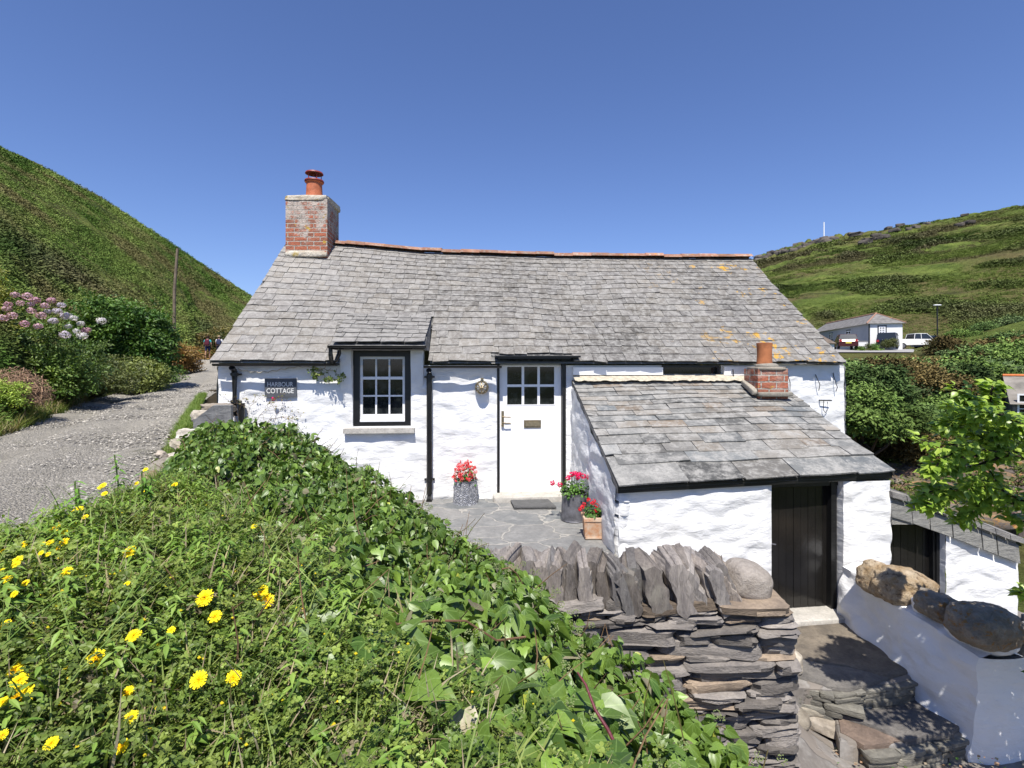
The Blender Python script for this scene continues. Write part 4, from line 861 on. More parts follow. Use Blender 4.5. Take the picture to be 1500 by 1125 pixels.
def build_low_wall():
    # sloping-topped white wall from outhouse towards viewer
    q = np.array([[5.34, 3.36, -2.02], [5.1, 3.37, -2.03], [4.6, 3.39, -2.06], [4.2, 3.44, -2.12], [3.94, 3.51, -2.17]])  # Y, X(left face), ztop
    root = empty('low_garden_wall', (3.6, 4.6, -3.), 'low whitewashed wall beside the slate steps, dappled with shade', 'wall')
    mb = MB(); ys = np.linspace(5.34, 3.94, 64); XL = interp(-ys, -q[:, 0], q[:, 1]); ZT = interp(-ys, -q[:, 0], q[:, 2]); rows = []
    for i, y in enumerate(ys):
        r = []
        for z in np.linspace(-3.15, ZT[i]-.05, 40):
            d = (fbm(np.array([[y*4, z*7, 3.]]), 3)[0]-.5)*.12+(fbm(np.array([[y*13, z*22, 3.]]), 2)[0]-.5)*.022; r.append([XL[i]+.05+d-.13*(ZT[i]-z), y, z])
        for t in np.linspace(0, 1, 8): r.append([XL[i]+.06+t*.32, y, ZT[i]-.05+.05*math.sin(t*math.pi)+(fbm(np.array([[y*5, t*3, 9.]]), 3)[0]-.5)*.03])
        for z in np.linspace(ZT[i]-.06, -3.15, 6): r.append([XL[i]+.40, y, z])
        rows.append(r)
    mb.grid(rows)
    # end face, sharing the side's last column
    last = rows[-1][:40]; x1 = XL[-1]+.40; rr = []
    for t in np.linspace(0, 1, 16): rr.append([[lerp(p_[0], x1, t), 3.94-.03*math.sin(t*math.pi)+(fbm(np.array([[t*2, p_[2]*5, 5.]]), 3)[0]-.5)*.03*min(t*6, 1), p_[2]] for p_ in last])
    mb.grid(rr); mb.build('wall', MAT['whitewash'], root, sharp=60)
    mb = MB()
    for (x, y, z, s_) in ((3.55, 4.75, -2.03, (.24, .4, .14)), (3.57, 4.42, -2.06, (.24, .26, .16)), (3.62, 4.14, -2.13, (.22, .26, .16)), (3.76, 4.06, -2.17, (.36, .26, .13))): rock(mb, (x, y, z), s_, rotz(.2), seed=x*9, amp=.2, n=16, sq=.8)
    mb.build('mortar', MAT['whitewash'], root, smooth=True)
    B = [('boulder_ochre', (1288, 849), 4.86, (.30, .34, .30), 'pitted ochre stone on the low white wall nearest the outhouse door', .3, 11), ('boulder_ochre', (1324, 860), 4.72, (.55, .36, .33), 'large golden ochre stone in front of the small black door', .25, 12), ('boulder_dark', (1379, 891), 4.36, (.42, .30, .23), 'dark mottled stone in the middle of the row on the low white wall', .35, 13), ('boulder_dark', (1441, 916), 4.05, (.52, .38, .31), 'big round grey and rusty boulder at the end of the low white wall', .15, 14)]
    for m_, (px, py), Y, sz, lab, ang, sd in B:
        mb = MB(); p = P(px, py, Y); rock(mb, p, sz, roty(ang) @ rotz(.2), seed=sd, amp=.17, n=44, freq=2.4, sq=.72)
        tag(mb.build('boulder', MAT[m_], smooth=True), lab, 'boulder')
    # grey gate post + gate rail at the edge
    rt = empty('timber_gate', (4.05, 4.1, -3), 'weathered grey timber gate at the right edge behind the low wall', 'gate')
    mb = MB(); mb.box((3.97, 4.02, -2.5), (.07, .07, 1.0)); mb.build('post', MAT['wood_gray'], rt)
    for zz in (-2.05, -2.75): mb = MB(); mb.box((4.25, 4.10, zz), (.62, .035, .09)); mb.build('rail', MAT['wood_gray'], rt)
    mb = MB()
    for i in range(6): mb.box((4.04+i*.1, 4.07, -2.43), (.075, .02, .95))
    mb.build('boards', MAT['wood_gray'], rt)

def build_stone_wall():
    root = empty('dry_stone_wall', (.9, 3.6, -3.), 'dry stone slate wall topped with upright slates in front of patio', 'wall')
    rg = random.Random(5); p0 = np.array([-.45, 3.70]); p1 = np.array([1.86, 3.60]); L = np.linalg.norm(p1-p0); d = (p1-p0)/L
    Mx = np.stack([np.array([d[0], d[1], 0]), np.array([d[1], -d[0], 0]), np.array([0, 0, 1.])], -1)
    # core
    mb = MB(); c = (p0+p1)/2; mb.box((c[0], c[1]+.02, -2.38), (L-.12, .22, 1.3), Mx, (.25, .25, .25)); rock(mb, (c[0]-.18, c[1]+.03, -1.54), (L-.36, .24, .28), Mx, seed=3, amp=.2, n=20, freq=5, sq=.3, C=(.55, .53, .52))
    z = -3.05; ztop = -1.62
    while z < ztop:
        h = rg.choice([.022, .03, .035, .045, .06, .08]); x = rg.uniform(-.2, 0)
        while x < L:
            w = rg.uniform(.16, .5)*(1+h*4); w = min(w, L+.02-x)
            if w < .07: break
            k = rg.uniform(.42, 1.1); br = rg.random() < .12; col = (k*1.2, k*.98, k*.78) if br else (k*1.05, k*.99, k*.96)
            cc = p0+d*(x+w/2); hh = h*rg.uniform(.85, 1.25); tilt = rg.uniform(-.11, .06)-.03
            rock(mb, (cc[0], cc[1]+rg.uniform(-.03, .02)-.02, z+h/2), (w*1.06, .42+rg.uniform(-.05, .07), hh*1.18), Mx @ roty(tilt) @ rotz(rg.uniform(-.06, .06)), seed=rg.random()*500, amp=.20, n=12, freq=2.6, sq=rg.uniform(.25, .5), C=col, layer=.8)
            x += w*.985
        z += h*.93
    mb.build('courses', MAT['slate_stone'], root, sharp=28)
    # upright slates
    def shard(mb, c, w, h, dpt, M_, seed, col):
        rg = np.random.default_rng(seed); n = 11
        prof = []   # outline in (x, z), irregular, pointed top
        zs = [0, 0, .25, .55, .82, .94, 1.0, .98, .86, .5, .22]; xs_ = [-.42, .42, .48, .5, .48, .36, .1, -.22, -.42, -.5, -.48]
        for x_, z_ in zip(xs_, zs): prof.append([(x_+rg.normal(0, .06))*w, (z_-.45+rg.normal(0, .028))*h])
        prof = np.array(prof); k = 6; ring = np.concatenate([lerp(prof[i], prof[(i+1) % n], t)[None] for i in range(n) for t in np.linspace(0, 1, 3, endpoint=False)]); ring += rg.normal(0, .006, ring.shape)
        cen = ring.mean(0); rows = []
        for f, y in ((.0, -.5), (.5, -.5), (.86, -.49), (.98, -.42), (1., -.15), (1., .2), (.97, .42), (.9, .5), (.5, .51), (0., .51)):
            q = cen+(ring-cen)*f; yy = np.full(len(q), y*dpt); p3 = np.stack([q[:, 0], yy, q[:, 1]], 1); e = fbm(np.stack([p3[:, 0]*34, p3[:, 1]*5, p3[:, 2]*7], 1)+seed, 3)-.5; p3[:, 1] += e*.02*(f > .1); p3[:, 0] += e*.012; rows.append(p3)
        G = np.array(rows); G = np.concatenate([G, G[:, :1]], 1) @ np.asarray(M_).T+np.asarray(c); mb.grid(G, col)
    mb = MB(); x = -.10; sd_ = 0
    while x < L-.40:
        t = x/L; w = rg.uniform(.075, .14); hgt = rg.uniform(.30, .37); lean = lerp(-.05, .50, min(max((t-.22)*1.5, 0), 1))+rg.uniform(-.07, .07)
        if t > .62: hgt *= rg.uniform(1.05, 1.22)
        k = rg.uniform(.55, 1.15); wm = rg.random(); c = p0+d*(x+w*.35); sd_ += 1
        col = (k*(1+.10*wm), k, k*(1-.10*wm)); c3 = (c[0], c[1]-.04+rg.uniform(-.03, .03), -1.665+hgt*.45)
        shard(mb, c3, w, hgt, rg.uniform(.26, .38), Mx @ roty(-lean) @ rotz(rg.uniform(-.25, .35)), sd_, col)
        x += w*rg.uniform(.42, .60)
    mb.build('upright_slates', MAT['slate_cope'], root, sharp=28)
    mb = MB(); p = P(1094, 850, 3.62); rock(mb, p, (.30, .34, .25), roty(.25), seed=31, amp=.07, n=26, freq=1.5, sq=.75); tag(mb.build('boulder', MAT['boulder_gray'], smooth=True), 'smooth rounded pale grey stone on the end of the slate wall', 'boulder')

# ================================================================ leaf templates
def strip_leaf(w=.3, fold=.1, droop=.15, n=3):
    V = [[0, 0, 0]]; U = [[0, 0]]
    for i in range(1, n+1):
        t = i/(n+1); ww = w*math.sin(math.pi*min(t*1.15, 1)**.8)*.5+.01; z = -droop*t*t
        V += [[-ww, t, z+fold*ww*2], [0, t, z], [ww, t, z+fold*ww*2]]; U += [[-ww, t], [0, t], [ww, t]]
    V.append([0, 1, -droop]); U.append([0, 1]); tri = [[0, 2, 1], [0, 3, 2]]; q = []
    for i in range(n-1): b = 1+3*i; q += [[b, b+1, b+4, b+3], [b+1, b+2, b+5, b+4]]
    b = 1+3*(n-1); e = len(V)-1; tri += [[b, b+1, e], [b+1, b+2, e]]
    return np.array(V, float), [np.array(tri)] + ([np.array(q)] if q else []), np.array(U, float), np.ones(len(V))
def ivy_tmpl(kind=0):
    if kind == 0: side = [(.30, -.14), (.50, .12), (.44, .42), (.26, .72)]
    elif kind == 1: side = [(.22, -.16), (.62, .10), (.34, .38), (.30, .66)]
    else: side = [(.16, .02), (.34, .22), (.32, .5), (.17, .78)]
    mid = [0, .2, .48, .76, 1.05]; V = []; U = []
    dr = lambda y: -.16*max(y, 0)**2
    for y in mid: V.append([0, y, dr(y)-.0]); U.append([0, y])
    for sx in (-1, 1):
        for (x, y) in side: V.append([sx*x, y, dr(y)+.30*x-.25*x*x]); U.append([sx*x, y])
        for (x, y) in side: V.append([sx*x*.5, lerp(y, mid[side.index((x, y))], .35), dr(y)+.18*x]); U.append([sx*x*.5, lerp(y, mid[side.index((x, y))], .35)])
    q = []; tri = []
    for s_ in (0, 1):
        o = 5+s_*8; i_ = 5+s_*8+4; fl = (lambda f: f) if s_ else (lambda f: f[::-1])
        for k in range(3): q.append(fl([k, i_+k, i_+k+1, k+1])); q.append(fl([i_+k, o+k, o+k+1, i_+k+1]))
        tri.append(fl([3, i_+3, 4])); tri.append(fl([i_+3, o+3, 4])); 
    return np.array(V, float), [np.array(q), np.array(tri)], np.array(U, float), np.ones(len(V))
def blade_tmpl(n=4, w=.03, bend=.5):
    V = []; q = []
    for i in range(n+1):
        t = i/n; ww = w*(1-t)**.6*.5+.0005; V += [[-ww, bend*t*t*0, t], [ww, 0, t]]; V[-1][1] = V[-2][1] = bend*t*t; V[-1][2] = V[-2][2] = t*(1-.25*bend*t)
    for i in range(n): q.append([2*i, 2*i+1, 2*i+3, 2*i+2])
    sh = np.repeat(np.linspace(.75, 1.15, n+1), 2); return np.array(V, float), [np.array(q)], np.zeros((len(V), 2)), sh
def join(T, Ms, Ts, Cs=None):
    """make a composite template out of transforms of template T"""
    V, Fs, U, sh = T; n = len(Ts); k = len(V)
    W = (np.einsum('nij,kj->nki', Ms, V)+Ts[:, None]).reshape(-1, 3)
    FF = [(f[None]+(np.arange(n)*k)[:, None, None]).reshape(-1, f.shape[1]) for f in Fs]
    s_ = np.tile(sh, n) if Cs is None else np.repeat(Cs, k)*np.tile(sh, n)
    return W, FF, np.tile(U, (n, 1)), s_
def merge(*Ts):
    V = []; FF = []; U = []; S = []; o = 0
    for T in Ts:
        V.append(T[0]); FF += [f+o for f in T[1]]; U.append(T[2]); S.append(T[3]); o += len(T[0])
    return np.concatenate(V), FF, np.concatenate(U), np.concatenate(S)
def sprig(kind, seed):
    rg = np.random.default_rng(seed); up = np.array([0, 0, 1.])
    hexl = (np.array([[0, 0, 0], [-.42, .38, .12], [-.34, .82, .08], [0, 1, -.08], [.34, .82, .08], [.42, .38, .12]]), [np.array([[0, 3, 2, 1], [0, 5, 4, 3]])], np.zeros((6, 2)), np.ones(6))
    if kind == 'fine':      # many tiny narrow leaves in a ball of radius 1
        n = 34; v = rg.normal(size=(n, 3)); v /= np.linalg.norm(v, axis=1, keepdims=True); c = v*rg.uniform(.2, 1., n)[:, None]*np.array([1, 1, .75]); dm = (np.array([[0, 0, 0], [-.22, .5, .05], [0, 1, 0], [.22, .5, .05]]), [np.array([[0, 3, 2, 1]])], np.zeros((4, 2)), np.ones(4))
        Ms = basis(v+up*.5+rg.normal(0, .5, (n, 3)), v*.5+up*.8+rg.normal(0, .6, (n, 3)), rg.uniform(.3, .6, n)); return join(dm, Ms, c, rg.uniform(.6, 1.35, n))
    if kind == 'trefoil':   # many small three-part leaves on thin stems ; height 1
        n = 19; c = np.stack([rg.uniform(-.38, .38, n), rg.uniform(-.38, .38, n), rg.uniform(.25, 1, n)], 1); Ms = []; Ts = []; Cs = []
        for i in range(n):
            nr = up+rg.normal(0, .45, 3); s = rg.uniform(.065, .13); k = rg.uniform(.6, 1.35); a0 = rg.uniform(0, 6.3)
            for j in range(3):
                a = a0+j*2.1; tip = np.array([math.cos(a), math.sin(a), .1]); Ms.append(basis(tip[None], nr[None], np.array([s]))[0]); Ts.append(c[i]); Cs.append(k)
        return join(hexl, np.array(Ms), np.array(Ts), np.array(Cs))
    if kind == 'lance':     # leafy upright stem, whorled lanceolate leaves
        n = 22; Ms = []; Ts = []; Cs = []
        for i in range(n):
            t = (i+.5)/n; a = i*2.4; s = .30*(1-.5*t)*rg.uniform(.8, 1.2); tip = np.array([math.cos(a), math.sin(a), .35+.8*t]); Ms.append(basis(tip[None], (up+.2*tip)[None], np.array([s]))[0]); Ts.append([.03*math.sin(t*3), 0, .15+.85*t]); Cs.append(.8+.45*t)
        st = blade_tmpl(3, .02, .05); st = (st[0]*np.array([1, 1, 1]), st[1], st[2], st[3]*.7)
        return merge(join(strip_leaf(.26, .15, .25, 3), np.array(Ms), np.array(Ts), np.array(Cs)), st)
    if kind == 'grass':
        n = 12; Ms = []; Ts = []
        for i in range(n):
            a = rg.uniform(0, 6.3); s = rg.uniform(.5, 1.); Ms.append(rotz(a) @ rotx(rg.uniform(-.15, .5)*-1)*s); Ts.append([rg.uniform(-.12, .12), rg.uniform(-.12, .12), 0])
        return join(blade_tmpl(4, .05, .45), np.array(Ms), np.array(Ts))
    if kind == 'tuft':      # leafy clump used for bushes & trees : radius ~1
        n = 16; v = rg.normal(size=(n, 3)); v /= np.linalg.norm(v, axis=1, keepdims=True); r = rg.uniform(.2, 1., n)[:, None]; c = v*r
        Ms = basis(v+rg.normal(0, .5, (n, 3)), v*.6+up+rg.normal(0, .5, (n, 3)), rg.uniform(.5, .8, n)); return join(strip_leaf(.6, .12, .15, 1), Ms, c, rg.uniform(.75, 1.25, n))
    if kind == 'twigs':
        n = 8; Ms = []; Ts = []
        for i in range(n): Ms.append(rotz(rg.uniform(0, 6.3)) @ rotx(rg.uniform(-1., .2))); Ts.append([rg.uniform(-.2, .2), rg.uniform(-.2, .2), rg.uniform(0, .2)])
        return join(blade_tmpl(3, .035, .3), np.array(Ms)*rg.uniform(.5, 1, n)[:, None, None], np.array(Ts))
def yawm(n, s, tilt=.25):
    a = rnd(n, 0, 6.283); t = RNG.normal(0, tilt, n); c, s_ = np.cos(a), np.sin(a); Z = np.zeros((n, 3, 3)); Z[:, 0, 0] = c; Z[:, 0, 1] = -s_; Z[:, 1, 0] = s_; Z[:, 1, 1] = c; Z[:, 2, 2] = 1
    X = np.zeros((n, 3, 3)); X[:, 0, 0] = 1; X[:, 1, 1] = np.cos(t); X[:, 1, 2] = -np.sin(t); X[:, 2, 1] = np.sin(t); X[:, 2, 2] = np.cos(t)
    return np.einsum('nij,njk->nik', X, Z)*np.asarray(s).reshape(-1, 1, 1)

# ================================================================ hedge bank in the foreground
HY = [-1, .3, .9, 1.15, 1.4, 1.7, 2.0, 2.6, 3.1, 3.6, 4.0, 4.3, 4.6]
HL = [-1.15, -1.2, -1.25, -1.3, -1.36, -1.45, -1.58, -1.8, -2.0, -2.25, -2.45, -2.6, -2.7]
HR = [1.1, 1.0, .93, .82, .70, .54, .33, -.02, -.44, -.78, -1.14, -1.7, -2.2]
HZL = [-.5, -.5, -.5, -.5, -.52, -.54, -.6, -.66, -.7, -.64, -.58, -.55, -.62]
HZR = [-1.0, -1.05, -1.08, -1.12, -1.15, -1.14, -1.09, -1.06, -1.03, -.93, -.78, -.62, -.6]
def bank_pt(X, Y):
    L, Rr = interp(Y, HY, HL), interp(Y, HY, HR); zl, zr = interp(Y, HY, HZL), interp(Y, HY, HZR); t = (X-L)/(Rr-L); tc = np.clip(t, 0, 1)
    z = zl+(zr-zl)*tc**1.25+interp(Y, [0, 1.5, 2.5, 3.5, 4.5], [.03, .06, .10, .10, .05])*np.sin(tc*math.pi)
    z = z-np.clip(L-X, 0, 9)*1.1-1.6*np.clip(X-Rr, 0, 9)**.75*1.7-np.clip(Y-4.45, 0, 9)*2.2
    z += (fbm(np.stack([X*1.7, Y*1.7, X*0+3], -1), 3)-.5)*.16+(fbm(np.stack([X*5.5, Y*5.5, X*0+7], -1), 2)-.5)*.22*np.clip((Y-.7)/1., .25, 1)
    return z, t
def bank_n(X, Y):
    e = .03; zx = (bank_pt(X+e, Y)[0]-bank_pt(X-e, Y)[0])/(2*e); zy = (bank_pt(X, Y+e)[0]-bank_pt(X, Y-e)[0])/(2*e)
    n = np.stack([-zx, -zy, np.ones_like(zx)], -1); return n/np.linalg.norm(n, axis=-1, keepdims=True)
def herb_mask(X, Y, t):   # 1 = herbs, 0 = ivy
    b = interp(Y, [0, .95, 1.3, 1.5, 1.8, 2.3, 2.7, 2.9], [.42, .41, .32, .27, .20, .12, .04, -1]); w = (fbm(np.stack([X*3, Y*3, X*0+8], -1), 3)-.5)*.35
    return 1/(1+np.exp(-(b-t+w)*16))
def build_bank():
    xs = np.linspace(-2.9, 2.0, 200); ys = np.linspace(-.8, 5.3, 220); X, Y = np.meshgrid(xs, ys, indexing='ij'); Z, _ = bank_pt(X, Y); Z = np.maximum(Z-.09, -3.2)
    mb = MB(); mb.grid(np.stack([X, Y, Z], -1)); struct(mb.build('bank_soil', MAT['soil'], smooth=True))
    view = lambda X, Y, Z: (Y > .42) & (abs(X/np.maximum(Y, .01)) < 1.12) & (-Z/np.maximum(Y, .01) < .95)
    # ---- ivy
    def cand(n, y0, y1, x0=-2.9, x1=1.7, p=1.0):
        Y = y0+(y1-y0)*rnd(n)**p; X = rnd(n, x0, x1); Z, t = bank_pt(X, Y); return X, Y, Z, t
    X, Y, Z, t = cand(230000, .45, 4.9, p=1.25); N = bank_n(X, Y); hm = herb_mask(X, Y, t); area = 1/N[:, 2]
    far = np.clip((Y-1)/3, 0, 1); dens = lerp(.60, 1.35, far)*np.clip(area, 1, 4)*.38
    ok = view(X, Y, Z) & (rnd(len(X)) > hm*.97) & (rnd(len(X)) < dens) & (Z > -2.3) & (t > -.12)
    X, Y, Z, N, t = X[ok], Y[ok], Z[ok], N[ok], t[ok]; n = len(X); print('ivy leaves', n)
    lay = rnd(n)**1.1*.15; Tt = np.stack([X, Y, Z], 1)+N*(.035-lay)[:, None]
    lump = fbm(np.stack([X*6, Y*6, X*0], -1), 3)
    s = (.022+.044*rnd(n)**1.5)*interp(Y, [.8, 1.4, 2.0, 4.5], [1.3, 1.15, .85, .95])*(.8+.5*lump)
    down = np.stack([N[:, 0]*1.0, N[:, 1]*1.0-.30, np.full(n, -.8)], 1); tip = down+rvec(n)*.65; nr = N*.45+np.array([0, -.30, .25])+rvec(n)*(.60+.35*np.clip((Y-1.3), 0, 1))[:, None]
    C = mixc((.045, .095, .012), (.165, .255, .038), np.clip(rnd(n)*.9+lump*.4-.2, 0, 1)); C *= (.8+.4*rnd(n))[:, None]
    yl = rnd(n) < .004; C[yl] = (.36, .38, .05); dd = rnd(n) < .035; C[dd] = mixc((.16, .12, .07), (.32, .29, .20), rnd(int(dd.sum()))); lt = rnd(n) < .14; C[lt] *= 1.45
    kinds = np.where(rnd(n) < interp(Y, [1.1, 1.9], [.35, .86]), 2, RNG.choice(3, n, p=[.7, .25, .05])); mb = MB(); Mx = basis(tip, nr, np.stack([s*rnd(n, .75, 1.1), s, s*rnd(n, .5, 1.8)], 1))
    for k in range(3):
        m_ = kinds == k; mb.scatter(ivy_tmpl(k), Mx[m_], Tt[m_], C[m_])
    iv = mb.build('ivy_hedge', MAT['ivy_leaf'], smooth=True); tag(iv, 'thick glossy green ivy sprawling over the bank and wall in the foreground', 'ivy')
    # stems and flower umbels poking out of the ivy
    mb = MB(); m = 520; i = RNG.choice(n, m)
    for k in i:
        p = np.array([X[k], Y[k], Z[k]]); dv = N[k]*rnd(1, .3, 1)[0]+rvec(1)[0]*.5; dv[2] = abs(dv[2]); L = rnd(1, .05, .17)[0]; q = p+dv*L; c = (.9, .8, .6) if random.random() < .5 else (.5, .6, .3)
        mb.tube([p, lerp(p, q, .5)+rvec(1)[0]*.01, q], [.0022, .0018, .0012], 4, c, False)
    for k in range(14):
        i0 = RNG.integers(n); p = np.array([X[i0], Y[i0], Z[i0]])+N[i0]*.04
        if Y[i0] > 3: continue
        dr = rvec(1)[0]*[1, 1, .0]; L = rnd(1, .25, .5)[0]; pts = [p+dr*L*tt_ for tt_ in np.linspace(0, 1, 6)]; pts = [np.array([a[0], a[1], bank_pt(np.array([a[0]]), np.array([a[1]]))[0][0]+.05+.02*math.sin(j)]) for j, a in enumerate(pts)]; mb.tube(pts, .003, 5, (.9, .75, .6), False)
    mb.build('stems', MAT['twig'], iv)['kind'] = 'stuff'
    mb = MB(); o6 = (np.array([[1, 0, 0], [-1, 0, 0], [0, 1, 0], [0, -1, 0], [0, 0, 1], [0, 0, -1]], float), [np.array([[0, 2, 4], [2, 1, 4], [1, 3, 4], [3, 0, 4], [2, 0, 5], [1, 2, 5], [3, 1, 5], [0, 3, 5]])], np.zeros((6, 2)), np.ones(6))
    m = 300; edge = np.where((t > .55))[0]; i = RNG.choice(edge, m); cen = np.stack([X[i], Y[i], Z[i]], 1)+N[i]*.07+rvec(m)*.02; r = 22
    T2 = np.repeat(cen, r, 0)+rvec(m*r)*.012; mb.scatter(o6, np.tile(np.eye(3)*.0024, (m*r, 1, 1)), T2, np.tile((.25, .30, .12), (m*r, 1))); mb.build('umbels', MAT['leaf'], iv)
    # ---- herbs
    X, Y, Z, t = cand(60000, .45, 3.1, -2.2, .9, 1.15); hm = herb_mask(X, Y, t); area_ok = view(X, Y, Z) & (rnd(len(X)) < hm) & (t > -.25)
    X, Y, Z, t = X[area_ok], Y[area_ok], Z[area_ok], t[area_ok]; n = len(X); print('herb sites', n)
    lump = fbm(np.stack([X*5, Y*5, X*0+2], -1), 3); kind = RNG.choice(4, n, p=[.60, .05, .27, .08]); kind = np.where((lump > .5) & (Y > 1.25) & (rnd(n) < .30), 1, kind)
    T0 = np.stack([X, Y, Z-.07], 1); mb = MB(); gr = MB()
    for v in range(6):
        m_ = (kind == 0) & (RNG.integers(0, 6, n) == v); k = m_.sum(); C = mixc((.085, .145, .024), (.24, .305, .06), rnd(k)); C *= (.7+.55*lump[m_])[:, None]; br = rnd(k) < .025; C[br] = (.20, .17, .10)
        mb.scatter(sprig('trefoil', v), yawm(k, rnd(k, .045, .085)), T0[m_]+np.array([0, 0, .03])+np.array([0, 0, 1])*rnd(k, -.02, .05)[:, None], C)
    for v in range(3):
        m_ = (kind == 1) & (RNG.integers(0, 3, n) == v); k = m_.sum(); C = mixc((.10, .19, .025), (.22, .32, .06), rnd(k)); mb.scatter(sprig('lance', v), yawm(k, rnd(k, .10, .19)), T0[m_], C)
    for v in range(4):
        m_ = (kind == 2) & (RNG.integers(0, 4, n) == v); k = m_.sum(); C = mixc((.09, .16, .025), (.24, .29, .08), rnd(k)); dr = rnd(k) < .22; C[dr] = (.36, .30, .16); gr.scatter(sprig('grass', v), yawm(k, rnd(k, .08, .20)), T0[m_], C)
    for v in range(3):
        m_ = (kind == 3) & (RNG.integers(0, 3, n) == v); k = m_.sum(); C = mixc((.25, .19, .12), (.42, .36, .24), rnd(k)); gr.scatter(sprig('twigs', v), yawm(k, rnd(k, .10, .2)), T0[m_], C)
    # a few long grass blades leaning across
    k = 320; i = RNG.choice(n, k); gr.scatter(blade_tmpl(6, .022, .75), yawm(k, rnd(k, .12, .26), .5), T0[i]+[0, 0, .03], mixc((.10, .2, .03), (.30, .36, .12), rnd(k)))
    tag(mb.build('wild_herbs', MAT['leaf']), 'tangle of small leaved green wild herbs covering the bank', 'herbs', kind='stuff'); tag(gr.build('grass', MAT['grass']), 'wild grass blades and dry stalks on the bank', 'grass', kind='stuff')
    # tiny yellow clover buds
    mb = MB(); k = 620; i = RNG.choice(n, k); ok = Y[i] < 2.2; i = i[ok]; k = len(i); s_ = rnd(k, .0022, .0042); mb.scatter(o6, np.eye(3)[None]*s_[:, None, None], T0[i]+np.stack([rnd(k, -.02, .02), rnd(k, -.02, .02), rnd(k, .085, .13)], 1), mixc((.55, .50, .02), (.80, .60, .03), rnd(k)))
    tag(mb.build('clover_buds', MAT['petal']), 'tiny yellow clover buds among the herbs', 'buds', kind='stuff')

